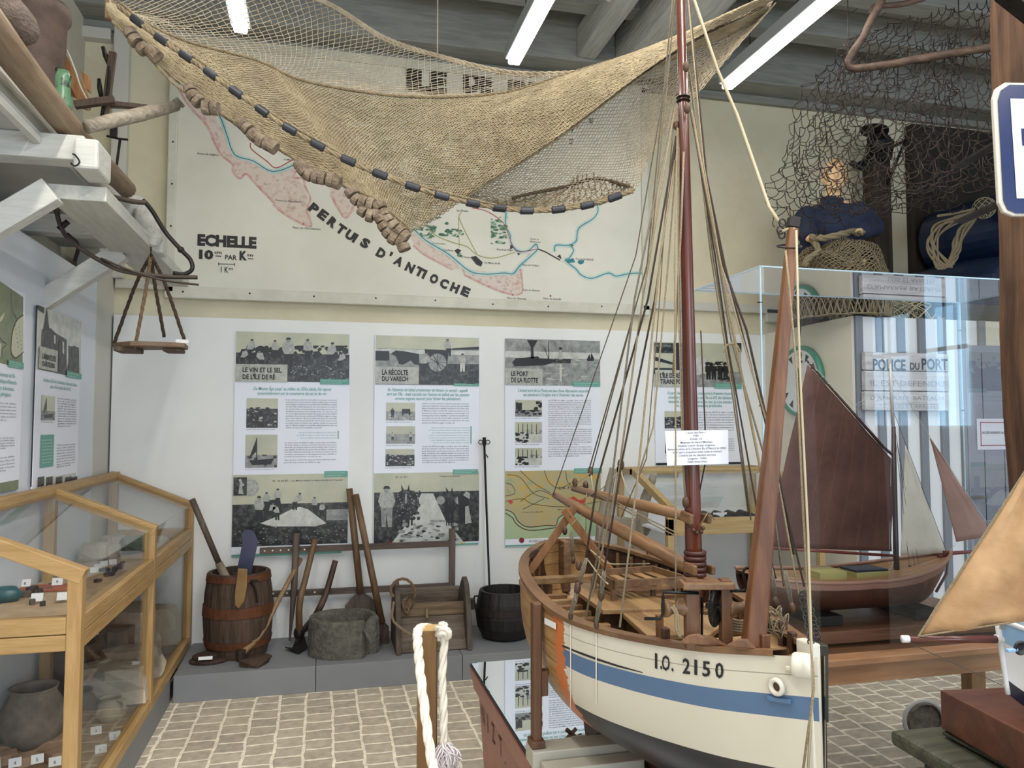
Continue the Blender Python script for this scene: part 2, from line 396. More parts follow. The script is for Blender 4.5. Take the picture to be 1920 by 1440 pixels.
# grey platform along the back wall, three boxes
px = [(-.765, -.02, 4.55), (-.017, .82, 4.55), (.823, 3.2, 4.55)]
for i, (a, b_, y) in enumerate(px):
    mb = MB(); mb.bb(a, b_, y, YP, 0, .145)
    single(mb, 'display_platform', M_plat, ['grey platform box in the corner, under the barrel and hoe', 'grey platform box in the middle, under the stone trough', 'grey platform box under the black tub, ending behind the big model boat'][i], 'platform', 'grey platform boxes', bevel=.002)

# ---------------------------------------------------------------- flat drawing helpers
class Plane:
    def __init__(s, Y=None, X=None): s.Y = Y; s.X = X; s.R = Vector((1, 0, 0)) if X is None else Vector((0, 1, 0)); s.N = Vector((0, -1, 0)) if X is None else Vector((1, 0, 0))
    def p(s, px, py, lay=0):
        q = at(px, py, Y=s.Y) if s.Y is not None else at(px, py, X=s.X)
        return q + s.N*(lay*.0009)
    def cor(s, l, t, r, b):
        m = (t+b)/2; c = (l+r)/2; A = s.p(l, m); B = s.p(r, m); z1 = s.p(c, t).z; z0 = s.p(c, b).z
        u = A.dot(s.R), B.dot(s.R)
        return u[0], u[1], z0, z1
    def w(s, u, z, lay=0):
        return (Vector((u, s.Y, z)) if s.Y is not None else Vector((s.X, u, z))) + s.N*(lay*.0009)
    def rect(s, mb, l, t, r, b, lay=1):
        u0, u1, z0, z1 = s.cor(l, t, r, b)
        mb.add([s.w(u0, z0, lay), s.w(u1, z0, lay), s.w(u1, z1, lay), s.w(u0, z1, lay)], [(0, 1, 2, 3)])
    def poly(s, mb, pts, lay=1, smooth=0):
        P = [s.p(x, y, lay) for x, y in pts]
        mb.add(P, [list(range(len(P)))])
    def ribbon(s, mb, pts, wpx, lay=1, n=4, closed=False):
        P = [s.p(x, y, lay) for x, y in pts]
        P = cat_rom(P, (len(P)-1)*n) if n > 1 and len(P) > 2 else P
        w = wpx*P[0].y/FPX/2 if s.Y is not None else wpx*.0025/2
        L = []; Rr = []
        for i, q in enumerate(P):
            t = (P[min(i+1, len(P)-1)]-P[max(i-1, 0)]).normalized(); nn = t.cross(s.N).normalized()
            L.append(q+nn*w); Rr.append(q-nn*w)
        mb.grid([L, Rr])
    def disc(s, mb, x, y, r, lay=1, n=14, sy=1):
        s.poly(mb, [(x+r*math.cos(2*math.pi*i/n), y+r*sy*math.sin(2*math.pi*i/n)) for i in range(n)], lay)
    def text(s, mb, txt, l, r, yb, hpx, lay=3, align='l', fit=True, **kw):
        """one line of lettering from column l to r on baseline yb, capital height hpx (photo pixels)"""
        A = s.p(l, yb, lay); B = s.p(r, yb, lay); h = abs(s.p((l+r)/2, yb-hpx).z-s.p((l+r)/2, yb).z)
        A = s.w(A.dot(s.R), s.p((l+r)/2, yb).z, lay)
        mb.text(txt, A, s.R, UPV, h, width=(B-A).dot(s.R) if fit else None, **kw)
M_ink = mat('black_ink', hx('1a1a1c'), .5); M_teal = mat('teal_print', hx('5f9c8e'), .5); M_tealtxt = mat('teal_lettering', hx('6fa79c'), .5)
M_paper = mat('white_print', hx('dfe3ee'), .35); M_greytxt = mat('grey_small_print', hx('3d4046'), .5); M_wtxt = mat('white_lettering', hx('e8ece8'), .5)
M_psky = mat('sepia_sky', hx('bdbda6'), .35, 0, hx('a9aa97'), 3); M_pdark = mat('photo_dark_ground', hx('17181a'), .35, 0, hx('62645f'), 28, None, 0, detail=8, lo=.45, hi=.75)
M_pmid = mat('photo_mid_grey', hx('6c6f6e'), .35, 0, hx('9a9d9a'), 20); M_plight = mat('photo_light_grey', hx('c8cac4'), .35, 0, hx('a9aba6'), 16); M_pblack = mat('photo_black', hx('101113'), .35)
M_pwhite = mat('photo_white', hx('aeb0aa'), .35, 0, hx('8c8e89'), 60); M_ptitle = mat('photo_title_box', hx('97998f'), .35, 0, hx('b4b6ad'), 30)
PM = [M_psky, M_pdark, M_pmid, M_plight, M_pblack, M_pwhite]
SKY, DK, MID, LT, BK, WH = range(6)
def person_fig(pl, mb, x, yf, h, face=1, lay=4, top=WH, bottom=BK, bend=0):
    w = h*.14
    mb.cur = bottom; pl.poly(mb, [(x-w*.9, yf), (x-w, yf-h*.5), (x+w, yf-h*.5), (x+w*.9, yf), (x+w*.2, yf), (x, yf-h*.35), (x-w*.2, yf)], lay)
    dx = bend*h*.25
    mb.cur = top; pl.poly(mb, [(x-w, yf-h*.46), (x-w*1.5+dx, yf-h*.62), (x-w*1.1+dx, yf-h*.84), (x+w*1.1+dx, yf-h*.84), (x+w*1.5+dx, yf-h*.62), (x+w, yf-h*.46)], lay+.5)
    mb.cur = MID; pl.disc(mb, x+dx*1.3, yf-h*.91, h*.065, lay+.6, 8)
    mb.cur = BK; pl.poly(mb, [(x+dx*1.3-h*.09, yf-h*.93), (x+dx*1.3+h*.09, yf-h*.93), (x+dx*1.3+h*.05, yf-h), (x+dx*1.3-h*.05, yf-h)], lay+.8)
def blobs(pl, mb, cur, l, t, r, b, n, s, lay=3, seed=1, el=.6):
    rnd = random.Random(seed); mb.cur = cur
    for i in range(n):
        x = rnd.uniform(l, r); y = rnd.uniform(t, b); k = rnd.uniform(.5, 1.2)*s
        pl.poly(mb, [(min(max(x+k*math.cos(a)*rnd.uniform(.6, 1.1), l), r), min(max(y+k*el*math.sin(a)*rnd.uniform(.6, 1.1), t), b)) for a in [j*math.pi/4 for j in range(8)]], lay+i*.002)
WORDS = 'la vigne devient a partir du siecle une monoculture pendant pres de sept siecles au XVIIe la vigne occupe des sols cultives de la production viticole annuelle tonneaux mais peut atteindre les bonnes annees vins produits dans toutefois une qualite mediocre au point que la Marine royale en interdit embarquement sur ses navires en raison de sa mauvaise conservation le developpement de la distillation permet de transformer ces vins en eau de vie'.split()
def para(pl, mb, l, r, t, b, n, hpx, seed=0, align='j', last=.8, lay=3, **kw):
    rnd = random.Random(seed); k = rnd.randint(0, 30); step = (b-t)/max(1, n-1) if n > 1 else 0
    for i in range(n):
        y = t+step*i; s = ''
        while len(s) < (r-l)/hpx*1.35: s += ('' if not s else ' ')+WORDS[k % len(WORDS)]; k += 1
        rr = l+(r-l)*last if (i == n-1) else r
        if i == n-1: s = s[:int(len(s)*last)]
        if align == 'r': pl.text(mb, s, l+rnd.uniform(0, .12)*(r-l), r, y, hpx, lay, res=1, **kw)
        else: pl.text(mb, s, l, rr, y, hpx, lay, res=1, **kw)
def poster_base(pl, l, t, r, b, label, group, name='exhibition_poster', extra=0):
    u0, u1, z0, z1 = pl.cor(l, t, r, b); c = pl.w((u0+u1)/2, z0)
    th = thing(name, label, 'poster', c, group)
    mb = MB(); a = pl.w(u0, z0, 0); d_ = -pl.N*.008
    mb.slab([pl.w(u0, z0), pl.w(u1, z0), pl.w(u1, z1), pl.w(u0, z1)], d_); mb.build('board', M_paper, th)
    return th
POST = Plane(Y=YP-.010)
GP = 'tall exhibition posters on the back wall'
def thumb(pl, th, l, t, r, b, seed, style=0):
    mb = MB(); mb.cur = SKY; pl.rect(mb, l, t, r, b, 2)
    h = b-t; w = r-l
    if style == 0:
        mb.cur = DK; pl.rect(mb, l, t+h*.35, r, b, 3); blobs(pl, mb, WH, l+2, t+h*.3, r-2, b-2, 26, w*.06, 4, seed); blobs(pl, mb, BK, l+2, t+h*.3, r-2, b-2, 22, w*.07, 4.3, seed+5)
    elif style == 1:
        mb.cur = MID; pl.rect(mb, l, t+h*.62, r, b, 3); mb.cur = BK
        pl.poly(mb, [(l+w*.12, t+h*.78), (l+w*.9, t+h*.72), (l+w*.8, t+h*.9), (l+w*.22, t+h*.92)], 4)
        pl.poly(mb, [(l+w*.34, t+h*.1), (l+w*.37, t+h*.1), (l+w*.37, t+h*.78), (l+w*.34, t+h*.78)], 4)
        pl.poly(mb, [(l+w*.35, t+h*.12), (l+w*.1, t+h*.76), (l+w*.35, t+h*.5)], 4.2)
        blobs(pl, mb, DK, l+1, t+h*.6, r-1, b-1, 12, w*.08, 3.5, seed)
    elif style == 2:
        mb.cur = MID; pl.rect(mb, l, t+h*.5, r, b, 3); blobs(pl, mb, LT, l, t+h*.55, r, b, 10, w*.08, 3.4, seed, .3)
        mb.cur = BK; x = l+w*.55
        pl.poly(mb, [(x, t+h*.35), (x+w*.28, t+h*.35), (x+w*.3, t+h*.62), (x+w*.26, t+h*.8), (x+w*.22, t+h*.62), (x+w*.06, t+h*.62), (x+w*.03, t+h*.8), (x-.2, t+h*.6)], 4)
        person_fig(pl, mb, l+w*.22, t+h*.85, h*.55, lay=4, top=BK)
    elif style == 3:
        mb.cur = MID; pl.rect(mb, l, t+h*.45, r, b, 3); person_fig(pl, mb, l+w*.22, t+h*.8, h*.45, lay=4); person_fig(pl, mb, l+w*.85, t+h*.85, h*.5, lay=4)
    elif style == 4:
        mb.cur = MID; pl.rect(mb, l, t+h*.6, r, b, 3); blobs(pl, mb, BK, l+w*.02, t+h*.1, l+w*.25, t+h*.6, 12, w*.09, 4, seed, 1); blobs(pl, mb, BK, l+w*.7, t+h*.08, r, t+h*.6, 12, w*.09, 4, seed+3, 1); blobs(pl, mb, BK, l, t+h*.6, r, b, 14, w*.1, 4, seed+4, .5)
    else:
        mb.cur = LT; pl.rect(mb, l, t+h*.5, r, b, 3); blobs(pl, mb, BK, l, t+h*.5, l+w*.5, b, 12, w*.12, 4, seed, .5); mb.cur = BK
        for k in range(5):
            x = l+w*(.1+.17*k); pl.poly(mb, [(x, t+h*.08+k*.6), (x+1.1, t+h*.08), (x+1.4, t+h*.6), (x, t+h*.6)], 4.2)
        blobs(pl, mb, MID, l+w*.4, t+h*.38, r, t+h*.58, 10, w*.08, 3.6, seed)
    sp_ = mb.build('small_picture', PM, th)
    mb = MB(); para(pl, mb, l, l+w*.9, b+4, b+4, 1, 2, seed, lay=2, last=1); mb.build('picture_caption', M_greytxt, sp_)
def label_strip(pl, th, l, t, r, b, seed=1):
    mb = MB(); pl.rect(mb, l, t, r, b, 6); mb.cur = 1; n = max(1, int((b-t)/4))
    para(pl, mb, l+3, r-5, t+(b-t)/(n+.6)*1.0, b-2, n, 1.7, seed, lay=7, last=.8); mb.build('label_strip', [M_teal, M_wtxt], th)
def title_box(pl, th, l, t, r, b, lines):
    mb = MB(); pl.rect(mb, l, t, r, b, 6); tb_ = mb.build('title_box', M_ptitle, th)
    mb = MB()
    for s, a, c, y, h in lines: pl.text(mb, s, a, c, y, h, 8, bold=.028)
    mb.build('title_lettering', M_ink, tb_)
def lines(pl, th, nm, m, L, **kw):
    mb = MB()
    for s, a, c, y, h in L: pl.text(mb, s, a, c, y, h, 3, **kw)
    mb.build(nm, m, th)
def bodytext(pl, th, blocks, hpx=2.6):
    for i, (l, r, t, b, n) in enumerate(blocks):
        mb = MB(); para(pl, mb, l, r, t, b, n, hpx, i*7+int(l), last=.7); mb.build('body_text', M_greytxt, th)
def quote(pl, th, l, r, t, b, n, seed):
    mb = MB(); para(pl, mb, l, r, t, b, n, 2.5, seed, align='r', shear=.25, last=1); mb.cur = 1; pl.rect(mb, r+2, t-4, r+4, b+1, 3); mb.build('quotation', [M_tealtxt, M_teal], th)

# ---- poster 1
pl = POST
t1 = poster_base(pl, 438, 625, 655, 1036, 'tall poster titled LE VIN ET LE SEL DE L\'ÎLE DE RÉ, with grape pickers', GP)
mb = MB(); mb.cur = SKY; pl.rect(mb, 442, 624, 655, 716, 1); mb.cur = DK; pl.rect(mb, 442, 663, 655, 716, 2)
blobs(pl, mb, BK, 443, 648, 653, 672, 60, 8, 2.3, 3, .9); blobs(pl, mb, DK, 500, 675, 653, 712, 40, 8, 2.6, 8, .5); blobs(pl, mb, MID, 545, 685, 653, 712, 46, 2.2, 3, 9)
for x, y, h, bd in ((468, 672, 36, .4), (516, 672, 34, 0), (541, 690, 57, 0), (577, 676, 40, 0), (618, 684, 42, .4), (491, 690, 34, -.4), (636, 690, 30, .8), (455, 684, 30, .6)):
    person_fig(pl, mb, x, y, h, lay=5, bend=bd)
mb.build('header_photograph', PM, t1)
title_box(pl, t1, 442, 683, 539, 716, [("LE VIN ET LE SEL", 455, 528, 698, 9), ("DE L'ÎLE DE RÉ", 455, 516, 711, 9)])
label_strip(pl, t1, 600, 711, 655, 721)
lines(pl, t1, 'introduction_text', M_tealtxt, [("Du Moyen Âge jusqu' au milieu du XIXe siècle, Ré repose", 475, 621, 732, 6.5), ("essentiellement sur le commerce du sel et du vin.", 483, 613, 740.5, 6)], shear=.25, bold=.012)
thumb(pl, t1, 462, 747, 521, 802, 2, 0); thumb(pl, t1, 460, 815, 520, 877, 3, 1)
bodytext(pl, t1, [(536, 632, 751, 803, 13), (534, 631, 831, 857, 7), (533, 630, 863, 868, 2)])
quote(pl, t1, 555, 631, 812, 822, 3, 3)
mb = MB(); mb.cur = SKY; pl.rect(mb, 436, 889, 652, 948, 1); mb.cur = DK; pl.rect(mb, 435, 944, 652, 1022, 2)
mb.cur = LT; pl.poly(mb, [(488, 981), (520, 968), (548, 954), (562, 950), (578, 955), (600, 972), (612, 981), (590, 987), (510, 987)], 4)
blobs(pl, mb, BK, 436, 985, 651, 1020, 60, 9, 4.2, 12, .45); blobs(pl, mb, PM and MID, 440, 986, 650, 1020, 60, 2, 4.5, 13); mb.cur = MID; pl.rect(mb, 612, 955, 652, 975, 3)
for x, y, h, bd in ((486, 978, 48, 0), (500, 955, 32, 0), (521, 948, 32, 0), (508, 970, 28, .5), (553, 956, 32, .9), (590, 960, 28, 0), (603, 968, 26, .2), (520, 975, 30, -.4)):
    person_fig(pl, mb, x, y, h, lay=5, bend=bd)
mb.cur = BK; pl.poly(mb, [(492, 940), (525, 935), (530, 960), (495, 965)], 4.4)
mb.cur = WH; pl.disc(mb, 470, 914, 16, 4, 22); mb.cur = MID; pl.disc(mb, 470, 914, 13.5, 4.4, 22); mb.cur = WH; pl.disc(mb, 470, 914, 12.6, 4.8, 22)
mb.cur = DK; pl.rect(mb, 438, 895, 463, 929, 5); mb.cur = WH; pl.poly(mb, [(447, 926), (450, 905), (447, 899), (452, 897), (455, 905), (459, 910), (454, 912), (457, 926)], 6)
mb.cur = BK; pl.text(mb, '38   ILE DE RÉ — Les Marais salants, le charroi du Sel et le Tesselier', 511, 643, 902, 3, 5, bold=.01, res=1)
mb.build('footer_photograph', PM, t1)
label_strip(pl, t1, 608, 883, 652, 894); mb = MB(); pl.rect(mb, 434, 1037, 640, 1041, 2); mb.build('bottom_stripe', M_teal, t1)
# ---- poster 2
t2 = poster_base(pl, 701, 631, 898, 1024, 'tall poster titled LA RÉCOLTE DU VARECH, with a seaweed cart', GP)
mb = MB(); mb.cur = SKY; pl.rect(mb, 704, 631, 898, 722, 1); mb.cur = MID; pl.rect(mb, 704, 655, 898, 722, 2); mb.cur = LT; pl.rect(mb, 704, 656, 898, 664, 2.5)
mb.cur = DK; pl.rect(mb, 785, 682, 898, 722, 3); mb.cur = BK; pl.rect(mb, 704, 658, 730, 676, 3); pl.poly(mb, [(850, 653), (898, 650), (898, 656), (840, 656)], 3)
mb.cur = BK; pl.poly(mb, [(733, 663), (742, 657), (760, 659), (786, 664), (785, 684), (778, 684), (770, 676), (755, 684), (748, 682), (742, 668)], 4)
pl.poly(mb, [(796, 655), (842, 657), (838, 683), (800, 680)], 4.2); pl.disc(mb, 820, 680, 19, 4.4, 20); mb.cur = MID; pl.disc(mb, 820, 680, 17, 4.6, 20); mb.cur = BK
for k in range(6):
    a = k*math.pi/6; pl.poly(mb, [(820+17*math.cos(a)+.5, 680+17*math.sin(a)), (820-17*math.cos(a)+.5, 680-17*math.sin(a)), (820-17*math.cos(a)-.5, 680-17*math.sin(a)+.7), (820+17*math.cos(a)-.5, 680+17*math.sin(a)+.7)], 5)
person_fig(pl, mb, 793, 700, 40, lay=6, bend=.5); person_fig(pl, mb, 841, 668, 32, lay=6, bend=-.2); person_fig(pl, mb, 867, 697, 34, lay=6, bottom=LT)
blobs(pl, mb, DK, 790, 700, 897, 720, 26, 6, 6, 4, .4)
mb.build('header_photograph', PM, t2)
title_box(pl, t2, 704, 688, 785, 720, [("LA RÉCOLTE", 716, 765, 703, 9.5), ("DU VARECH", 716, 765, 714.5, 9)])
label_strip(pl, t2, 851, 719, 898, 724)
lines(pl, t2, 'introduction_text', M_tealtxt, [("En l'absence de bétail producteur de fumier, le varech - appelé", 727, 877, 734, 6), ("sart sur l'île - était récolté sur l'estran et utilisé par les paysans", 725, 880, 742, 6), ("comme engrais naturel pour fumer les plantations.", 740, 864, 750, 6)], shear=.25, bold=.012)
thumb(pl, t2, 724, 755, 778, 788, 5, 2); thumb(pl, t2, 724, 799, 778, 832, 6, 3); thumb(pl, t2, 723, 842, 777, 874, 7, 0)
bodytext(pl, t2, [(791, 879, 758, 794, 9), (791, 879, 838, 868, 8)]); quote(pl, t2, 803, 880, 803, 831, 7, 6)
mb = MB(); mb.cur = SKY; pl.rect(mb, 701, 886, 898, 928, 1); mb.cur = DK; pl.rect(mb, 701, 922, 898, 1018, 2); mb.cur = LT
pl.poly(mb, [(735, 1017), (765, 980), (790, 925), (812, 925), (835, 975), (870, 1017)], 3); blobs(pl, mb, MID, 745, 975, 860, 1015, 40, 7, 3.3, 3, .5); blobs(pl, mb, DK, 750, 985, 855, 1016, 22, 5, 3.6, 7, .5)
mb.cur = BK
for x in (745, 751, 764, 770): pl.poly(mb, [(x, 955), (x+4.5, 955), (x+3.5, 985), (x+.5, 985)], 3.8)
pl.disc(mb, 762, 943, 24, 4, 24, 1.05); blobs(pl, mb, DK, 738, 920, 788, 975, 60, 5, 4.1, 5, 1); blobs(pl, mb, MID, 740, 920, 786, 970, 40, 1.6, 4.4, 15, 1)
mb.cur = DK; pl.poly(mb, [(753, 925), (757, 919), (764, 919), (768, 925), (765, 950), (761, 954), (757, 950)], 5); mb.cur = BK; pl.poly(mb, [(753, 920), (752, 908), (757, 918)], 5.2); pl.poly(mb, [(764, 918), (767, 907), (768, 920)], 5.2)
mb.cur = WH; pl.poly(mb, [(759.5, 926), (762.5, 926), (762, 944), (760, 944)], 6)
mb.cur = BK; pl.disc(mb, 843, 947, 10, 4.6, 18, 1.4)
for x in (836, 840, 845, 848): pl.poly(mb, [(x, 955), (x+2.6, 955), (x+2.2, 986), (x+.4, 986)], 4.7)
mb.cur = DK; pl.poly(mb, [(838, 927), (841, 923), (846, 923), (849, 927), (847, 946), (840, 946)], 5.2); mb.cur = BK; pl.poly(mb, [(838, 925), (835, 913), (842, 922)], 5.4); pl.poly(mb, [(845, 922), (848, 913), (849, 925)], 5.4); mb.cur = MID; pl.disc(mb, 826, 938, 8, 4.5, 14); pl.disc(mb, 861, 938, 8, 4.5, 14)
person_fig(pl, mb, 725, 988, 77, lay=6, bottom=MID)
mb.cur = BK; pl.poly(mb, [(858, 930), (875, 925), (880, 945), (878, 975), (862, 975)], 6); mb.cur = WH; pl.poly(mb, [(868, 928), (874, 921), (881, 925), (880, 936)], 7); pl.poly(mb, [(872, 950), (878, 948), (884, 980), (872, 982)], 7)
mb.cur = BK; pl.text(mb, 'Ile de Ré', 741, 764, 896, 3.6, 5, shear=.3, res=1); pl.text(mb, 'Transport du Varech', 824, 862, 894, 3, 5, shear=.3, res=1)
mb.build('footer_photograph', PM, t2); label_strip(pl, t2, 849, 880, 896, 889); mb = MB(); pl.rect(mb, 700, 1021, 897, 1024, 2); mb.cur = 1; pl.disc(mb, 732, 1019.5, 5, 2.5)
mb.cur = 2; pl.poly(mb, [(861, 1014), (874, 1016), (861, 1020)], 2.5); mb.build('bottom_stripe', [M_teal, mat('dark_red_print', hx('7c1f25'), .5), mat('yellow_print', hx('d9b740'), .5)], t2)
# ---- poster 3
t3 = poster_base(pl, 947, 638, 1125, 1023, 'tall poster titled LE PORT DE LA FLOTTE, with a steamer and a lighthouse', GP)
mb = MB(); mb.cur = MID; pl.rect(mb, 947, 637, 1125, 672, 1); mb.cur = LT; pl.rect(mb, 947, 660, 1125, 672, 1.5); mb.cur = MID; pl.rect(mb, 947, 672, 1125, 723, 2); blobs(pl, mb, LT, 1020, 674, 1124, 722, 30, 7, 2.5, 3, .12)
mb.cur = BK; pl.poly(mb, [(960, 680), (966, 672), (990, 670), (1008, 668), (1012, 672), (1041, 674), (1041, 679), (1020, 685), (965, 687)], 4); pl.poly(mb, [(995.5, 652), (999.5, 652), (1001, 672), (995, 672)], 4)
pl.poly(mb, [(996, 652), (992, 645), (988, 638), (1008, 638), (1004, 645), (1000, 652)], 4.1); pl.poly(mb, [(1028, 640), (1029, 640), (1029.5, 674), (1028, 674)], 4); pl.poly(mb, [(1020, 652), (1021, 652), (1029, 674), (1028, 674)], 4)
mb.cur = DK; pl.rect(mb, 1040, 673, 1070, 681, 4); mb.cur = WH; pl.poly(mb, [(1048.5, 656), (1052.5, 656), (1054.5, 674), (1047.5, 674)], 5); mb.cur = BK; pl.rect(mb, 1048, 651, 1053, 656, 5); mb.cur = LT; pl.rect(mb, 1049, 682, 1053, 716, 4)
mb.cur = BK; pl.poly(mb, [(1100, 674), (1105, 664), (1107, 673), (1108, 661), (1114, 673), (1112, 677), (1101, 677)], 4)
mb.build('header_photograph', PM, t3)
title_box(pl, t3, 947, 691, 1017, 722, [("LE PORT", 958, 990, 705, 9), ("DE LA FLOTTE", 958, 1008, 717, 9)])
label_strip(pl, t3, 1074, 716, 1125, 725)
lines(pl, t3, 'introduction_text', M_tealtxt, [("L'actuel port de La Flotte est issu d'une dépression naturelle", 971, 1103, 735, 6), ("qui pénétrait à l'origine loin à l'intérieur des terres.", 981, 1094, 743, 6)], shear=.25, bold=.012)
thumb(pl, t3, 966, 750, 1016, 781, 5, 4); thumb(pl, t3, 966, 791, 1016, 830, 6, 5); thumb(pl, t3, 966, 840, 1016, 872, 7, 5)
bodytext(pl, t3, [(1028, 1108, 752, 800, 13), (1028, 1109, 806, 834, 8), (1028, 1109, 839, 856, 5)])
M_mapg = mat('old_map_green', hx('a8b48a'), .4, 0, hx('8fb59a'), 3); M_mapo = mat('old_map_paper', hx('a5a080'), .4, 0, hx('b5a068'), 4, lo=.4, hi=.62)
M_mapb = mat('old_map_brown_line', hx('4a3420'), .5); M_mapr = mat('old_map_red', hx('b4453a'), .5)
mb = MB(); mb.cur = 0; pl.rect(mb, 947, 882, 1126, 1008, 1); mb.cur = 1; pl.poly(mb, [(947, 883), (1126, 883), (1126, 955), (1090, 958), (1070, 960), (1048, 970), (1042, 985), (1025, 985), (990, 988), (972, 978), (962, 962), (947, 955)], 2)
blobs(pl, mb, 4, 950, 886, 1124, 950, 26, 9, 2.2, 31, .6); blobs(pl, mb, 5, 950, 886, 1124, 950, 22, 8, 2.5, 33, .6)
mb.cur = 2
for P_ in ([(950, 890), (975, 895), (1000, 925), (1030, 935)], [(947, 905), (960, 910), (965, 925), (947, 930)], [(1020, 882), (1030, 905), (1050, 915), (1080, 900)], [(975, 940), (1010, 920), (1040, 930), (1080, 935)], [(947, 940), (980, 935), (1000, 945), (1060, 950), (1126, 940)], [(1060, 883), (1070, 910), (1126, 930)], [(975, 882), (1000, 905), (1033, 925)], [(980, 955), (1000, 945), (1020, 935)]):
    pl.ribbon(mb, P_, 1.1, 3)
for P_ in ([(947, 955), (962, 962), (972, 978), (990, 988), (1025, 985), (1042, 985), (1048, 970), (1070, 960), (1090, 958)], [(947, 962), (960, 970), (970, 984), (992, 994), (1030, 991), (1046, 988)]): pl.ribbon(mb, P_, 1.6, 3)
mb.cur = 3; pl.poly(mb, [(1062, 940), (1075, 930), (1085, 938), (1100, 935), (1095, 944), (1075, 946)], 3.5); pl.poly(mb, [(952, 940), (957, 936), (962, 941), (958, 946)], 3.5)
mb.cur = 2; pl.text(mb, 'LA FLOTTE', 1047, 1105, 917, 6, 4, shear=.2, res=1); pl.text(mb, 'Corps de Garde', 978, 1018, 961, 2.6, 4, shear=.3, res=1); pl.text(mb, 'Batterie', 1045, 1075, 956, 2.4, 4, shear=.3, res=1)
mb.build('old_map_picture', [M_mapg, M_mapo, M_mapb, M_mapr, mat('old_map_ochre', hx('bb9c52'), .4, 0, hx('b3a36c'), 14), mat('old_map_grey_green', hx('8f9c78'), .4, 0, hx('a8a880'), 14)], t3); label_strip(pl, t3, 1076, 878, 1128, 887)
mb = MB(); pl.rect(mb, 947, 1019, 1128, 1022, 2); mb.cur = 1; pl.disc(mb, 978, 1013, 5, 2.5); mb.cur = 2; pl.text(mb, 'MUSÉE DU PLATIN | BASTILLE EN PERTUIS', 992, 1095, 1015, 4.2, 3, res=1)
mb.build('bottom_stripe', [M_teal, MATS['dark_red_print'], M_greytxt], t3)
# ---- poster 4
t4 = poster_base(pl, 1228, 645, 1393, 870, "tall poster titled L'ÎLE DE RÉ TRANSFORMÉE behind the mast of the big boat", GP)
mb = MB(); mb.cur = SKY; pl.rect(mb, 1226, 643, 1390, 726, 1); mb.cur = DK; pl.rect(mb, 1227, 643, 1262, 662, 3); mb.cur = BK; pl.poly(mb, [(1226, 668), (1262, 680), (1262, 684), (1226, 676)], 3); pl.rect(mb, 1226, 690, 1262, 702, 3); pl.rect(mb, 1266, 643, 1282, 700, 3)
mb.cur = MID; pl.rect(mb, 1285, 697, 1390, 726, 2); blobs(pl, mb, BK, 1322, 678, 1362, 698, 30, 6, 3, 3); blobs(pl, mb, DK, 1345, 695, 1375, 716, 16, 6, 3, 6); mb.cur = LT; pl.poly(mb, [(1300, 672), (1312, 668), (1326, 675), (1326, 700), (1300, 704)], 3); mb.cur = DK; pl.rect(mb, 1378, 643, 1390, 660, 3)
for k, x in enumerate((1328, 1338, 1350, 1360)): person_fig(pl, mb, x, 712, 30, lay=5, top=BK)
mb.cur = BK; pl.text(mb, 'MARGOTTEAU', 1229, 1260, 658, 5, 5, res=1); mb.cur = WH; pl.text(mb, 'EPICERIE', 1231, 1258, 650, 3.5, 5, res=1)
mb.build('header_photograph', PM, t4)
title_box(pl, t4, 1228, 694, 1292, 726, [("L'ÎLE DE RÉ", 1237, 1275, 708.5, 9), ("TRANSFORMÉE", 1237, 1300, 720, 9)])
label_strip(pl, t4, 1339, 719, 1390, 729)
lines(pl, t4, 'introduction_text', M_tealtxt, [("À partir des années trente, mais après la Première Guerre", 1251, 1372, 740, 6), ("mondiale (1914-1918), alors que l'île où 60% des habitants", 1253, 1372, 748, 6), ("vivent du commerce du sel et des vins, la crise entraîne", 1253, 1372, 756, 6), ("et soulève des mutations profondes.", 1268, 1354, 763, 6)], shear=.25, bold=.012)
thumb(pl, t4, 1246, 771, 1288, 803, 5, 0); thumb(pl, t4, 1247, 820, 1288, 850, 5, 0)
bodytext(pl, t4, [(1300, 1376, 774, 812, 9), (1300, 1376, 824, 850, 7)]); mb = MB(); mb.cur = BK; pl.rect(mb, 1230, 867, 1394, 871, 2); mb.build('footer_photograph', PM, t4)

# ---- left wall posters
pl = Plane(X=XL+.010)
GL = 'tall posters on the left partition'
t5 = poster_base(pl, 66, 596, 149, 907, "poster titled L'ABBAYE DES CHÂTELIERS, with a ruined abbey, on the left partition", GL)
mb = MB(); mb.cur = LT; pl.poly(mb, [(69, 571), (152, 604), (151, 708), (68, 693)], 1)
mb.cur = BK; pl.poly(mb, [(80, 618), (87, 578), (92, 622)], 3); mb.cur = DK; pl.poly(mb, [(78, 618), (94, 615), (103, 624), (124, 637), (124, 690), (126, 704), (72, 692), (76, 650)], 2.5)
pl.poly(mb, [(128, 648), (135, 650), (137, 648), (147, 652), (148, 706), (122, 702), (128, 680)], 2.6); mb.cur = LT; pl.poly(mb, [(116, 640), (119, 642), (119, 664), (116, 662)], 3.2); pl.poly(mb, [(100, 628), (103, 630), (103, 645), (100, 643)], 3.2); mb.cur = BK; pl.poly(mb, [(108, 640), (111, 641), (112, 698), (108, 697)], 3.3)
mb.cur = BK; pl.poly(mb, [(70, 572), (82, 577), (81, 588), (70, 580)], 3)
mb.build('header_photograph', PM, t5)
title_box(pl, t5, 71, 653, 106, 694, [("L'ABBAYE DES", 76, 102, 675, 10), ("CHÂTELIERS", 76, 100, 688, 9)])
lines(pl, t5, 'introduction_text', M_tealtxt, [("Au milieu du XIIe siècle, la fondation de l'abbaye des Châteliers", 80, 144, 720, 7), ("joue un rôle économique dans l'île de Ré.", 93, 132, 730, 7)], shear=.2, bold=.01)
thumb(pl, t5, 77, 742, 102, 788, 4, 1)
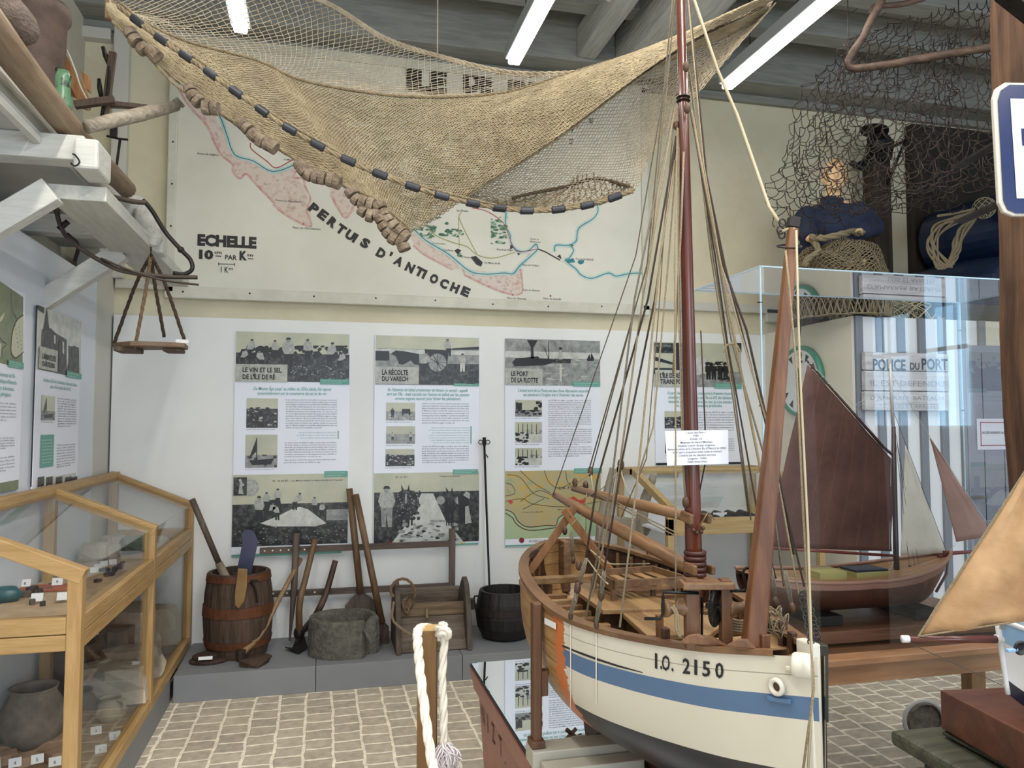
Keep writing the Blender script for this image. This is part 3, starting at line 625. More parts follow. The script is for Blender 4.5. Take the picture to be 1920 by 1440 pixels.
mb = MB(); pl.rect(mb, 75, 815, 100, 876, 2); mb.cur = 1; para(pl, mb, 78, 97, 826, 868, 8, 2.4, 5, lay=3); mb.build('teal_text_box', [M_teal, M_wtxt], t5)
bodytext(pl, t5, [(107, 142, 750, 800, 12), (105, 140, 835, 875, 9)], 3); label_strip(pl, t5, 123, 698, 151, 709)
mb = MB(); mb.cur = LT; pl.rect(mb, 68, 893, 141, 914, 1); mb.cur = BK
for x in (70, 86, 104, 121, 132): pl.rect(mb, x, 894, x+12, 912, 2)
mb.build('footer_photograph', PM, t5)
t6 = poster_base(pl, -40, 530, 42, 915, 'poster with an old green sea map, cut by the left edge of the picture', GL)
mb = MB(); mb.cur = 0; pl.poly(mb, [(-40, 500), (43, 557), (42, 690), (-40, 672)], 1); mb.cur = 1
pl.poly(mb, [(43, 590), (30, 602), (22, 625), (20, 660), (28, 671), (43, 660)], 2); pl.poly(mb, [(-5, 600), (8, 585), (5, 598), (-5, 608)], 2); pl.poly(mb, [(-20, 630), (2, 645), (0, 668), (-20, 668)], 2)
mb.cur = 2; pl.ribbon(mb, [(43, 590), (30, 602), (22, 625), (20, 660), (28, 671), (43, 660)], 1.5, 3); pl.ribbon(mb, [(20, 545), (22, 580), (32, 600)], 1, 3); pl.ribbon(mb, [(-10, 620), (4, 640), (12, 645), (3, 655), (3, 672)], 1, 3)
for k in range(12): pl.disc(mb, 27+(k*7) % 13, 610+k*4, .9, 4, 5)
mb.build('old_sea_map', [mat('sea_map_green', hx('5f6e5c'), .4, 0, hx('7d8468'), 6), mat('sea_map_land', hx('b5b39b'), .4), M_mapb], t6)
label_strip(pl, t6, 13, 677, 42, 690)
lines(pl, t6, 'introduction_text', M_tealtxt, [("les naissances de l'île", -12, 27, 706, 8), ("mythique d'Antioche", -6, 30, 719, 8), ("et la mer, la formation", -16, 25, 731, 8), ("des îles géologiques.", -14, 20, 742, 8)], shear=.2, bold=.01)
bodytext(pl, t6, [(-30, 29, 757, 789, 6), (-30, 26, 823, 843, 5), (-30, 26, 860, 886, 5)], 3.4)
mb = MB(); pl.rect(mb, -40, 906, 34, 925, 1); mb.build('footer_picture', MATS['sea_map_green'], t6)
mb = MB(); pl.rect(mb, 62, 570, 64.5, 912, 1); struct(mb, 'trim_6', M_dark)

# ---------------------------------------------------------------- the big painted map
pl = Plane(Y=YW-.075)
M_map = mat('painted_map_board', hx('c9c8ba'), .35, 0, hx('d2d1c5'), 1.6); M_mapf = mat('map_frame_paint', hx('bdbbac'), .5, 0, hx('cac8ba'), 8)
u0, u1, z0, z1 = pl.w(0, 0).x, 0, 0, 0
A = pl.p(315, 548); B = pl.p(1215, 588); Ct = pl.p(960, 122)
x0, x1, zb, zt = A.x-.01, B.x, A.z, 4.0
tm = thing('map_board', 'huge painted map of the island on a cream board, behind the fishing net', 'map', ((x0+x1)/2, YW-.04, zb))
mb = MB(); mb.bb(x0, x1, YW-.075, YW-.005, zb-.03, zt); mb.build('board', M_map, tm, bevel=.003)
mb = MB()
for a in ((x0-.01, x1+.01, zb-.035, zb+.04), (x0-.01, x1+.01, zt-.05, zt+.015), (x0-.01, x0+.045, zb, zt), (x1-.045, x1+.01, zb, zt)): mb.bb(a[0], a[1], YW-.09, YW-.06, a[2], a[3])
mb.build('frame', M_mapf, tm, bevel=.006)
mb = MB(); rnd = random.Random(3)
for k in range(9): mb.ball((x0+.1+k*.4, YW-.091, zb+.01+rnd.uniform(-.01, .01)), .006, 6, 4)
for k in range(6): mb.ball((x0+.02, YW-.091, zb+.15+k*.27), .006, 6, 4)
mb.build('screw_heads', M_dark, tm)
MM = [mat('map_pink_flats', hx('cdbfb4'), .5, 0, hx('b08f85'), 42, None, 0, detail=8, lo=.5, hi=.68), mat('map_red_edge', hx('b9807a'), .5, 0, hx('c9b3aa'), 30), mat('map_teal_line', hx('17707c'), .5), mat('map_teal_tint', hx('9dbdb9'), .5, 0, hx('b9cbc5'), 8),
      mat('map_green_woods', hx('2f6049'), .5, 0, hx('9db89f'), 34, lo=.45, hi=.62), mat('map_red_road', hx('a5343a'), .5), mat('map_yellow_road', hx('9a9a4a'), .5), M_ink]
mb = MB(); mb.cur = 0
pl.poly(mb, [(335, 165), (352, 190), (372, 195), (400, 205), (408, 230), (425, 255), (440, 290), (480, 305), (512, 322), (552, 310), (560, 340), (572, 350), (582, 400), (583, 425), (560, 420), (520, 395), (515, 380), (480, 345), (462, 325), (450, 335), (435, 320), (436, 308), (415, 290), (400, 260), (388, 235), (360, 210)], 1)
pl.poly(mb, [(618, 345), (640, 346), (668, 375), (665, 395), (650, 408), (635, 390), (620, 365)], 1)
pl.poly(mb, [(768, 440), (780, 430), (840, 475), (880, 505), (935, 512), (962, 512), (975, 500), (981, 508), (975, 550), (962, 554), (935, 545), (870, 515), (865, 505), (848, 505), (800, 480), (778, 462)], 1)
mb.cur = 1
for P_ in ([(335, 165), (352, 195), (388, 235), (400, 262), (415, 290), (436, 308), (437, 322), (450, 335), (462, 326), (480, 345), (515, 382)], [(512, 383), (540, 405), (583, 425), (575, 395), (582, 372), (572, 350), (568, 335), (550, 333), (555, 320)], [(620, 365), (635, 392), (650, 408), (668, 375)], [(775, 460), (800, 480), (848, 505)], [(870, 515), (935, 545), (975, 552), (979, 530), (975, 505)]): pl.ribbon(mb, P_, 4, 2)
pl.poly(mb, [(985, 490), (995, 482), (993, 474), (984, 485)], 2)
mb.cur = 3
TE = [[(395, 205), (412, 218), (425, 252), (440, 290), (475, 302), (512, 322), (555, 308), (575, 300)], [(640, 345), (660, 358), (700, 380)], [(776, 430), (800, 452), (840, 476), (880, 508), (910, 514), (945, 512), (962, 513), (975, 498), (1004, 472), (1008, 464), (1004, 458), (990, 470), (970, 470), (958, 455), (956, 440), (948, 422), (949, 395)],
      [(1118, 378), (1121, 395), (1112, 410), (1085, 428), (1080, 452), (1065, 460), (1042, 460), (1040, 472)], [(1070, 460), (1075, 470), (1067, 484), (1060, 488), (1080, 505), (1090, 516), (1110, 522), (1140, 512), (1155, 518), (1180, 513), (1205, 512)]]
for P_ in TE: pl.ribbon(mb, P_, 8, 2.5)
mb.cur = 2
for P_ in TE: pl.ribbon(mb, P_, 1.8, 3)
pl.poly(mb, [(1060, 488), (1075, 484), (1078, 492), (1065, 493)], 3.2); pl.poly(mb, [(1084, 488), (1095, 488), (1094, 494), (1088, 496), (1083, 493)], 3.2)
mb.cur = 4
for cx, cy, n, w_, h_, sd in ((815, 425, 26, 26, 18, 2), (848, 437, 12, 12, 8, 3), (865, 436, 5, 5, 5, 4), (936, 432, 36, 16, 26, 5), (800, 435, 16, 16, 12, 6), (862, 478, 4, 5, 4, 7)):
    blobs(pl, mb, 4, cx-w_, cy-h_, cx+w_, cy+h_, n, 6, 3, sd, .5)
mb.cur = 5; pl.ribbon(mb, [(470, 268), (472, 280), (500, 302), (518, 315), (548, 300), (558, 296)], 1.6, 3.5); pl.ribbon(mb, [(885, 390), (910, 395), (935, 410), (948, 425), (956, 448), (970, 472), (1008, 467)], 1.3, 3.5)
mb.cur = 6; pl.ribbon(mb, [(795, 418), (815, 440), (850, 455), (875, 462), (895, 478), (925, 484), (965, 473)], 1.3, 3.5); pl.ribbon(mb, [(865, 398), (860, 410), (861, 465)], 1.2, 3.5); pl.ribbon(mb, [(860, 408), (875, 440), (895, 478)], 1.2, 3.5)
mb.cur = 7; pl.poly(mb, [(852, 470), (858, 466), (865, 470), (858, 477)], 4); pl.poly(mb, [(882, 482), (892, 480), (905, 492), (902, 500), (893, 496)], 4); pl.poly(mb, [(957, 458), (963, 464), (956, 468)], 4); pl.poly(mb, [(970, 474), (976, 476), (971, 479)], 4)
pl.ribbon(mb, [(1008, 467), (1022, 472), (1050, 488)], 2.2, 4, n=1); pl.poly(mb, [(1044, 481), (1050, 477), (1053, 486)], 4)
mb.build('painted_coast', MM, tm)
mb = MB()
pl.text(mb, 'ECHELLE', 370, 481, 462, 20, 3, bold=.06); pl.text(mb, '10', 373, 400, 485, 16, 3, bold=.06); pl.text(mb, 'cm', 402, 416, 476, 6, 3, bold=.02); pl.ribbon(mb, [(404, 480), (415, 480.6)], 1.5, 3, n=1); pl.text(mb, 'PAR', 422, 444, 487, 9, 3, bold=.02)
pl.text(mb, 'K', 449, 463, 487, 16, 3, bold=.06); pl.text(mb, 'm', 464, 475, 481, 6, 3, bold=.02); pl.ribbon(mb, [(465, 485), (475, 485.6)], 1.5, 3, n=1); pl.ribbon(mb, [(410, 495), (440, 495.6)], 1.2, 3, n=1)
pl.ribbon(mb, [(410, 492), (410, 498)], 1.2, 3, n=1); pl.ribbon(mb, [(440, 493), (440, 499)], 1.2, 3, n=1); pl.text(mb, '1 K', 414, 428, 511, 11, 3, bold=.02); pl.text(mb, 'm', 429, 437, 506, 5, 3, bold=.02)
mb.build('scale_lettering', M_ink, tm); mb = MB()
pl.text(mb, 'ILE', 760, 838, 172, 44, 3, bold=.075); mb.build('title_lettering', M_ink, tm); mb = MB(); pl.text(mb, 'DE', 868, 925, 173, 38, 3, bold=.075); mb.build('title_lettering', M_ink, tm); mb = MB(); pl.text(mb, 'RE', 952, 1022, 186, 38, 3, bold=.075)
mb.build('title_lettering', M_ink, tm); mb = MB()
pl.text(mb, 'E', 1105, 1112, 231, 9, 3, bold=.02); pl.text(mb, 'S', 1067, 1075, 270, 10, 3, bold=.02)
mb.build('compass_lettering', M_ink, tm)
mb = MB()
LET = [('P', 588, 390), ('E', 605, 402), ('R', 623, 416), ('T', 639, 429), ('U', 656, 440), ('I', 670, 449), ('S', 684, 455), ('D', 714, 474), ("'", 735, 483), ('A', 747, 489), ('N', 768, 501), ('T', 786, 509), ('I', 800, 516), ('O', 813, 522), ('C', 832, 531), ('H', 852, 539), ('E', 872, 546)]
for i, (ch, x, y) in enumerate(LET):
    i0_, i1_ = max(i-3, 0), min(i+3, len(LET)-1); a = math.atan2(LET[i1_][2]-LET[i0_][2], LET[i1_][1]-LET[i0_][1])
    R_ = Vector((math.cos(a), 0, -math.sin(a))); U_ = Vector((math.sin(a), 0, math.cos(a))); h = .060
    c = pl.p(x, y, 3) - U_*h*.5 - R_*.025
    mb.text(ch, c, R_, U_, h, width=None if ch in "I'" else .058, bold=.065)
mb.build('sea_name_lettering', M_ink, tm)
mb = MB()
for s, l, r, y, h in (('Pointe de Grignon', 370, 410, 291, 4), ('Pointe de Chanchardon', 517, 567, 379, 4), ('Phare de Chanchardon', 548, 601, 430, 4), ('La Flotte', 856, 878, 397, 4), ('Les Grenettes', 811, 835, 458, 3.5), ('La Noue', 833, 850, 471, 4), ("L'Olivette", 866, 882, 484, 3.5), ('Ste Marie de Ré', 908, 938, 495, 4), ('Rivedoux Plage', 931, 961, 470, 3.8), ('Pointe de', 994, 1010, 450, 3.5), ('Sablanceaux', 993, 1014, 455, 3.5), ("Anse de l'Oubye", 979, 1010, 499, 4), ('Pointe de Chauveau', 979, 1012, 546, 3.8), ('Phare de Chauveau', 950, 987, 561, 3.8), ('Phare de Lavardin', 1018, 1052, 562, 3.8), ('Port de LA PALLICE', 1079, 1113, 488, 4), ('La Maison', 532, 552, 301, 3)):
    pl.text(mb, s, l, r, y, h, 3, shear=.3, res=1, bold=.004)
mb.cur = 1; pl.disc(mb, 1032, 555, 1.8, 3); pl.disc(mb, 961, 553, 1.5, 3); pl.disc(mb, 569, 420, 1.5, 3); mb.build('place_name_lettering', [M_ink, MM[5]], tm)
mb = MB(); mb.cur = 0; pl.poly(mb, [(1066, 232), (1072, 228), (1074, 224), (1077, 230), (1092, 226), (1080, 234), (1085, 240), (1077, 238), (1072, 250), (1071, 238)], 3); mb.build('compass_rose', M_ink, tm)
# ================================================================ LEFT SHOWCASE
M_oak = wood('oak_frame', hx('b08a55'), hx('c6a26c'), 'z', .45); M_oaky = wood('oak_rail_long', hx('b08a55'), hx('c6a26c'), 'y', .45); M_oakx = wood('oak_rail_cross', hx('ad8853'), hx('c4a06a'), 'x', .45)
M_glass = glass('case_glass', (.98, .99, .99), 0, .32)
cx0, cx1 = XL+.02, -.77; ys = [2.86, 4.03, 5.17]; ZB, ZM0, ZM1, ZT, ZBK = .15, .755, .865, 1.015, 1.20
mb = MB(); mb.bb(XL+.01, cx1-.01, 2.5, 4.548, 0, .145); single(mb, 'case_plinth', M_plat, 'long grey plinth under the oak display case', 'plinth', bevel=.003)
case = thing('display_case', 'large oak-framed glass display case with sloping lid along the left wall', 'display case', ((cx0+cx1)/2, 4.0, ZB))
W = .046
for i, y in enumerate(ys):
    yy = y + (W/2 if i == 0 else -W/2 if i == 2 else 0)
    mb = MB(); mb.bb(cx1-W, cx1, yy-W/2, yy+W/2, ZB, ZT); mb.build('post', M_oak, case, bevel=.003)
    mb = MB(); mb.bb(cx0, cx0+W, yy-W/2, yy+W/2, ZB, ZBK); mb.build('post', M_oak, case, bevel=.003)
    mb = MB(); mb.bar((cx0, yy, ZBK-.0), (cx1, yy, ZT-.02), .05, .05); mb.build('lid_rail', M_oakx, case, bevel=.003)
    if i != 1:
        mb = MB(); mb.bb(cx0+W, cx1-W, yy-W/2, yy+W/2, ZM0, ZM0+.052); mb.build('cross_rail', M_oakx, case, bevel=.003)
        mb = MB(); mb.bb(cx0+W, cx1-W, yy-W/2, yy+W/2, ZM0+.055, ZM1); mb.build('cross_rail', M_oakx, case, bevel=.003)
        mb = MB(); mb.bb(cx0+W, cx1-W, yy-W/2, yy+W/2, ZB, ZB+.05); mb.build('cross_rail', M_oakx, case, bevel=.003)
for (a, b_) in ((ys[0]+W, ys[1]-W/2), (ys[1]+W/2, ys[2]-W)):
    for z0_, z1_ in ((ZM0, ZM0+.052), (ZM0+.055, ZM1), (ZB, ZB+.05)):
        mb = MB(); mb.bb(cx1-W+.003, cx1-.001, a, b_, z0_, z1_); mb.build('long_rail', M_oaky, case, bevel=.003)
    mb = MB(); mb.bb(cx1-.028, cx1-.024, a, b_, ZB+.05, ZM0); mb.build('side_glass', M_glass, case)
    mb = MB(); mb.bb(cx1-.028, cx1-.024, a, b_, ZM1, ZT-.02); mb.build('side_glass', M_glass, case)
    mb = MB(); mb.slab([(cx0+.02, a, ZBK-.005), (cx0+.02, b_, ZBK-.005), (cx1-.01, b_, ZT-.01), (cx1-.01, a, ZT-.01)], (0, 0, .004)); mb.build('lid_glass', M_glass, case)
mb = MB(); mb.bb(cx0, cx0+.05, ys[0], ys[2], ZBK-.03, ZBK+.018); mb.build('back_rail', M_oaky, case, bevel=.003)
mb = MB(); mb.bb(cx0+W, cx1-W, ys[0]+.02, ys[0]+.024, ZB+.05, ZM0); mb.build('end_glass', M_glass, case)
mb = MB(); mb.slab([(cx0+W, ys[0]+.02, ZM1), (cx1-W, ys[0]+.02, ZM1), (cx1-W, ys[0]+.02, ZT-.03), (cx0+W, ys[0]+.02, ZBK-.05)], (0, .004, 0)); mb.build('end_glass', M_glass, case)
M_tray = mat('case_tray_linen', hx('b39a7c'), .8, 0, hx('9c8467'), 12); M_base = mat('case_floor', hx('9a8064'), .85, 0, hx('7d6650'), 10)
mb = MB(); mb.bb(cx0+.004, cx1-.03, ys[0]+.03, ys[2]-.05, ZM0+.0, ZM0+.028); mb.build('display_shelf', M_tray, case)
mb = MB(); mb.bb(cx0+.004, cx1-.03, ys[0]+.03, ys[2]-.05, ZB, ZB+.02); mb.build('case_floor', M_base, case)
mb = MB(); mb.tube([(-1.19, 3.32, .76), (-1.19, 3.33, .5), (-1.17, 3.36, .17)], .008, 8); mb.build('cable', mat('white_plastic', hx('d8d8d4'), .4), case)
ZS = ZM0+.028; ZF = ZB+.02
# lower shelf: pots and stones
M_clay = mat('grey_brown_clay', hx('5f564c'), .8, 0, hx('85786a'), 9, None, .3); M_clay2 = mat('dark_clay', hx('463c34'), .8, 0, hx('6b5c4d'), 9, None, .3); M_pale = mat('pale_stoneware', hx('a0937c'), .7, 0, hx('b3a68e'), 8, None, .2)
M_stone = mat('pale_limestone', hx('9a9080'), .9, 0, hx('b5aa98'), 7, None, .5); M_brk = mat('old_brick', hx('8f6f55'), .9, 0, hx('a58a70'), 10, None, .4)
def pot(c, r, h, m, label, prof=None, handle=False, name='clay_pot', cat='pot', group=None):
    c = Vector(c); t = thing(name, label, cat, c, group)
    P_ = prof or [(.45, 0), (.6, .02), (.86, .2), (1, .42), (.98, .58), (.82, .78), (.66, .9), (.7, .97), (.74, 1), (.68, 1), (.6, .93), (.7, .8), (.85, .6), (.85, .3), (.5, .06), (0, .05)]
    mb = MB(); mb.lathe(c, [(a*r, b_*h) for a, b_ in P_], 26); mb.build('body', m, t, smooth=True, noise=(.004, 6))
    if handle:
        mb = MB(); mb.tube(cat_rom([c+Vector((r*.6, -.3*r, h*.92)), c+Vector((r*1.05, -.5*r, h*.85)), c+Vector((r*1.0, -.5*r, h*.6))], 8), .011, 6); mb.build('handle', m, t, smooth=True)
    return t
def rock(c, s, m, label, cat='stone', name='carved_stone', seed=1, rot=0, group=None, k=.25):
    rnd = random.Random(seed); mb = MB(); c = Vector(c); R_ = Matrix.Rotation(rot, 3, 'Z')
    mb.ball((0, 0, 0), 1, 12, 8); vs = []
    for v in mb.v:
        v = v*(1+mnoise.noise(v*1.7+Vector((seed*3.1, 0, 0)))*k*1.6); v = Vector((max(-.78, min(.78, v.x)), max(-.78, min(.78, v.y)), max(-.72, min(.75, v.z))))
        vs.append(c+R_ @ Vector((v.x*s[0]/1.56, v.y*s[1]/1.56, (v.z+.72)*s[2]/1.45)))
    mb.v = vs; return single(mb, name, m, label, cat, group, smooth=False)
def fl(px, py, z): q = at(px, py, Z=z); return q
q = fl(60, 1400, ZF); pot(q, .125, .245, M_clay, 'large cracked grey-brown clay pot at the front left of the display case')
q = fl(120, 1380, ZF); pot(q+Vector((.02, .12, 0)), .08, .15, M_clay2, 'dark small pot half hidden behind the large cracked clay pot')
q = fl(95, 1330, ZF); pot(q+Vector((.02, .16, 0)), .13, .26, M_clay2, 'wide brown open bowl behind the large cracked clay pot', prof=[(.4, 0), (.7, .25), (.95, .7), (1, 1), (.95, 1), (.85, .7), (.3, .1), (0, .08)])
q = fl(206, 1352, ZF); pot(q, .062, .105, M_pale, 'small pale pot with a handle on the lower floor of the display case', handle=True)
q = fl(235, 1330, ZF); pot(q+Vector((.0, .05, 0)), .06, .12, M_clay2, 'small dark round jar behind the small pale pot')
q = fl(180, 1330, ZF); pot(q+Vector((-.03, .1, 0)), .06, .17, M_clay, 'grey straight-sided mug behind the small pale pot', prof=[(.6, 0), (.75, .3), (.7, .8), (.85, 1), (.78, 1), (.6, .8), (.6, .1), (0, .08)])
for i, (px_, py_, s, m, lb) in enumerate([(205, 1270, (.34, .2, .2), M_stone, 'long pale carved stone block with a moulded edge in the lower display case'), (255, 1225, (.30, .2, .2), M_stone, 'grey stone block leaning behind the long carved block'), (215, 1215, (.2, .18, .27), M_clay, 'rounded grey weathered stone head beside the carved blocks'),
        (245, 1190, (.32, .25, .33), M_stone, 'tall rough pale rock at the back of the display case'), (290, 1160, (.25, .2, .26), M_pale, 'pale slab of stone on edge behind the middle post'), (330, 1190, (.15, .15, .2), M_stone, 'small pale stone at the far end of the display case'), (115, 1300, (.2, .12, .2), M_stone, 'pale stone fragment above the brown bowl')]):
    q = fl(px_, min(py_+60, 1330), ZF); q.x = min(q.x, cx1-.16); q.x = max(q.x, cx0+.2); rock(q, s, m, lb, seed=i+2, rot=i*.7)
gb = 'loose bricks on the lower floor of the display case'
for i, (a, b_) in enumerate([(20, 1412), (58, 1408), (96, 1402), (10, 1432), (50, 1434), (110, 1425)]):
    q = fl(a, b_, ZF); mb = MB(); mb.box(q+Vector((0, 0, .02)), (.085, .07, .04), Matrix.Rotation(.15*i, 3, 'Z'))
    single(mb, 'loose_brick', M_brk, ['small worn brick directly below the big cracked pot, leftmost', 'small worn brick directly below the big cracked pot, second from left', 'small worn brick below the right side of the big cracked pot', 'small worn brick in the front row at the left picture edge', 'small worn brick in the front row, middle', 'small worn brick in the front row beside the near post'][i], 'brick', gb, bevel=.006, noise=(.003, 9))
M_card = mat('label_card', hx('dadada'), .6)
def tent(q, s=.028, rot=0, label='', group='numbered label cards in the display case', num=None):
    t = thing('label_card', label, 'label', q, group); R_ = Matrix.Rotation(rot, 3, 'Z'); f = lambda v: q+R_ @ Vector(v)
    mb = MB(); mb.slab([f((-s*.7, -s*.45, 0)), f((s*.7, -s*.45, 0)), f((s*.7, 0, s)), f((-s*.7, 0, s))], f((0, .0012, 0))-f((0, 0, 0))); mb.slab([f((-s*.7, s*.45, 0)), f((s*.7, s*.45, 0)), f((s*.7, 0, s)), f((-s*.7, 0, s))], f((0, -.0012, 0))-f((0, 0, 0))); mb.build('card', M_card, t)
    if num:
        mb = MB(); n_ = (R_ @ Vector((0, -s, s*.45))).normalized(); U_ = (R_ @ Vector((0, .45*s, s))).normalized(); mb.text(num, f((-s*.15, -s*.34, s*.25))+n_*.0015, R_ @ Vector((1, 0, 0)), U_, s*.45); mb.build('card_number', M_ink, t)
for i, (a, b_, n) in enumerate([(28, 1436, '4'), (70, 1429, '5'), (103, 1434, '6'), (180, 1375, '3'), (215, 1385, '2'), (189, 1410, '1')]):
    tent(fl(a, b_, ZF+(.04 if i < 3 else .0)), .030, .3, ['white folded card numbered 4 on the bricks, far left', 'white folded card numbered 5 on the bricks', 'white folded card numbered 6 on the bricks beside the near post', 'white folded card near the small pale pot, in front of it', 'white folded card to the right of the small pale pot, near the glass', 'white folded card nearest to the near post on the lower floor'][i], num=n)
tent(fl(250, 1245, .30), .026, .4, 'white folded card on the grey stone block, lower case'); tent(fl(176, 1190, .42), .03, .4, 'white folded card high among the stones just right of the near post')
# upper shelf
M_rtray = mat('red_cloth_tray', hx('8d4a36'), .8, 0, hx('a35f45'), 14); M_iron0 = mat('rusted_iron', hx('2d2a28'), .7, .3, hx('463d36'), 14, None, .3)
for i, (a, b_) in enumerate([(65, 1080), (95, 1105), (75, 1068)]):
    q = fl(a, b_, ZS); mb = MB(); mb.box(q+Vector((-.02, 0, .006)), (.26, .13, .012)); single(mb, 'red_tray', M_rtray, ['flat red tray of small finds, middle one in the upper case', 'flat red tray of small finds, nearest one in the upper case', 'flat red tray of small finds, farthest one in the upper case'][i], 'tray', 'red trays in the display case', bevel=.003)
rnd = random.Random(5)
finds = [(48, 1120), (60, 1112), (75, 1116), (90, 1108), (25, 1124), (110, 1122), (120, 1125), (182, 1092), (188, 1090), (100, 1100), (205, 1080), (215, 1072), (225, 1066), (196, 1072), (230, 1058), (60, 1134), (80, 1136)]
for i, (a, b_) in enumerate(finds):
    q = fl(a, b_, ZS); rock(q, (rnd.uniform(.02, .05), rnd.uniform(.015, .03), rnd.uniform(.012, .03)), M_iron0 if i % 3 else M_clay2, 'small dark corroded find lying on the upper tray near the label cards', 'find', 'metal_find', i+20, i, 'small dark finds on the upper tray')
for i, (a, b_, n) in enumerate([(37, 1079, '6'), (95, 1077, '5'), (48, 1099, '8'), (108, 1096, '9'), (70, 1126, None), (118, 1124, None)]):
    tent(fl(a, b_, ZS+.012), .03, .1, ['white card on the far red tray, left', 'white card on the far red tray, right', 'white card on the near red tray, left', 'white card on the near red tray, right', 'white card in front of the red trays, left of the pair', 'white card in front of the red trays, beside the near post'][i], num=n)
for i, (a, b_) in enumerate([(176, 1073), (183, 1067), (194, 1061), (211, 1058)]):
    tent(fl(a, b_, ZS), .026, .5, ['white card behind glass right of the near post, nearest of four', 'white card behind glass right of the near post, second nearest of four', 'white card behind glass right of the near post, third nearest of four', 'white card behind glass right of the near post, farthest of four'][i])
mb = MB(); q = fl(8, 1128, ZS); mb.lathe(q, [(.05, 0), (.07, .03), (.04, .06), (0, .062)], 16, sy=.6); single(mb, 'green_glass_fragment', mat('green_blue_glaze', hx('2c5257'), .3), 'dark blue-green rounded fragment at the left edge of the upper shelf', 'fragment', smooth=True)
mb = MB(); q = fl(16, 1062, ZS); mb.box(q+Vector((-.02, .02, .07)), (.09, .004, .14), Matrix.Rotation(-.2, 3, 'X')); single(mb, 'text_card', M_card, 'upright white text card at the back left of the upper shelf', 'card')
for i, (a, b_, s) in enumerate([(150, 1040, .13), (185, 1020, .12), (215, 1010, .12), (120, 1035, .1), (205, 1035, .1), (250, 1000, .12), (325, 995, .1), (250, 1025, .13), (270, 1012, .08)]):
    q = at(a, b_+12, Z=ZS); q.x = max(min(q.x, cx1-.12), cx0+.08); q.y = min(q.y, 4.9); rock(q, (s, s*.8, s*.7), M_stone if i != 7 else mat('green_grey_slate', hx('5c6b5e'), .8), 'weathered pale stone fragment in the upper case, one of a heap' if i != 7 else 'flat green-grey slate piece in the upper case beside the middle post', 'stone', 'stone_fragment', i+50, i, None if i == 7 else 'pale stone fragments heaped in the upper case')

# ================================================================ SHELF HIGH ON THE LEFT
M_wp = wood('white_painted_beam', hx('b4b4ad'), hx('c6c6c0'), 'x', .6); M_wpy = wood('white_painted_beam_long', hx('aeaea8'), hx('c0c0b8'), 'y', .6, bump=.1)
M_pole = wood('weathered_pole', hx('7a6450'), hx('a08a70'), 'y', .6, 6, .3); M_polep = wood('grey_white_pole', hx('9c9a90'), hx('c0bfb8'), 'y', .6, 5, .3)
M_bark = wood('bleached_branch', hx('8f8473'), hx('b7ad9b'), 'x', .7, 10, .4); M_iron = mat('black_iron', hx('1e1c1b'), .55, .6, hx('34302d'), 12, None, .2)
M_board = mat('shelf_underside', hx('a6a8a5'), .6, 0, hx('b3b5b2'), 3)
SHZ = (.02, -.02)
for i, y in enumerate((3.03, 4.02)):
    t = thing('shelf_bracket', ['white wooden shelf bracket with diagonal brace, nearest to the camera', 'white wooden shelf bracket farther back, above the hanging swing board'][i], 'bracket', (XL-.2, y, 2.3), 'shelf brackets')
    mb = MB(); mb.bb(XL-.22, -.84, y-.05, y+.05, 2.425+SHZ[i], 2.515+SHZ[i]); arm_ = mb.build('arm', M_wp, t, bevel=.004)
    mb = MB(); mb.bb(-.86, -.78, y-.10, y+.08, 2.40, 2.51) if i == 0 else mb.bb(-.80, -.76, y-.06, y+.06, 2.33, 2.46); mb.build('end_block', M_wp, t, bevel=.01)
    mb = MB(); mb.bar((-.95, y, 2.34), (XL-.2, y, 1.95), .07, .09); mb.build('brace', M_wp, t, bevel=.004)
    if i == 0:
        mb = MB(); q = at(143, 305, Y=y-.1); mb.tube(cat_rom([q+Vector((-.012, .0, .03)), q+Vector((0, -.012, .022)), q+Vector((.014, -.012, .0)), q+Vector((.0, -.012, -.016)), q+Vector((-.014, -.012, -.006))], 12), .003, 6); mb.build('hook', M_iron, arm_, smooth=True)
mb = MB(); mb.bb(XL-.22, -1.0, -.5, 4.9, 2.536, 2.556); single(mb, 'shelf_board', M_board, 'pale shelf board running along the left wall on the brackets', 'shelf', bevel=.003)
mb = MB(); mb.bb(-.99, -.79, 3.09, 4.9, 2.33, 2.385); single(mb, 'shelf_rail', M_wpy, 'broad white painted board running back under the bracket arms', 'rail', bevel=.003)
mb = MB(); mb.bb(-1.0, -.975, .8, 2.97, 2.49, 2.52); single(mb, 'shelf_rail', M_wpy, 'thin white rail beside the whitewashed pole in front of the nearest bracket', 'rail', bevel=.002)
mb = MB(); mb.tube(cat_rom([(-1.06, .7, 2.61), (-1.05, 2.2, 2.61), (-1.03, 3.3, 2.60), (-1.0, 4.1, 2.58)], 20), [.055-.0006*i for i in range(21)], 12); single(mb, 'white_spar', M_polep, 'whitewashed round pole lying on the brackets, under the brown pole', 'pole', smooth=True)
mb = MB(); mb.tube(cat_rom([(-.875, .7, 2.635), (-.895, 1.8, 2.62), (-.92, 3.0, 2.595), (-.875, 3.75, 2.57)], 20), [.056-.0008*i for i in range(21)], 12); single(mb, 'brown_spar', M_pole, 'long brown wooden pole lying outermost on the brackets', 'pole', smooth=True)
q0 = at(285, 395, Y=4.02); q1 = at(300, 470, Y=3.9)
mb = MB(); mb.tube(cat_rom([(-.93, 3.9, 2.53), at(262, 395, Y=3.95), at(285, 440, Y=3.85), at(283, 462, Y=3.85)], 8), [.05, .06, .062, .06, .055, .05, .045, .035, .012], 10); single(mb, 'forked_timber_end', M_polep, 'knobbly white-painted timber end from which the swing board hangs', 'timber', smooth=True, noise=(.006, 12))
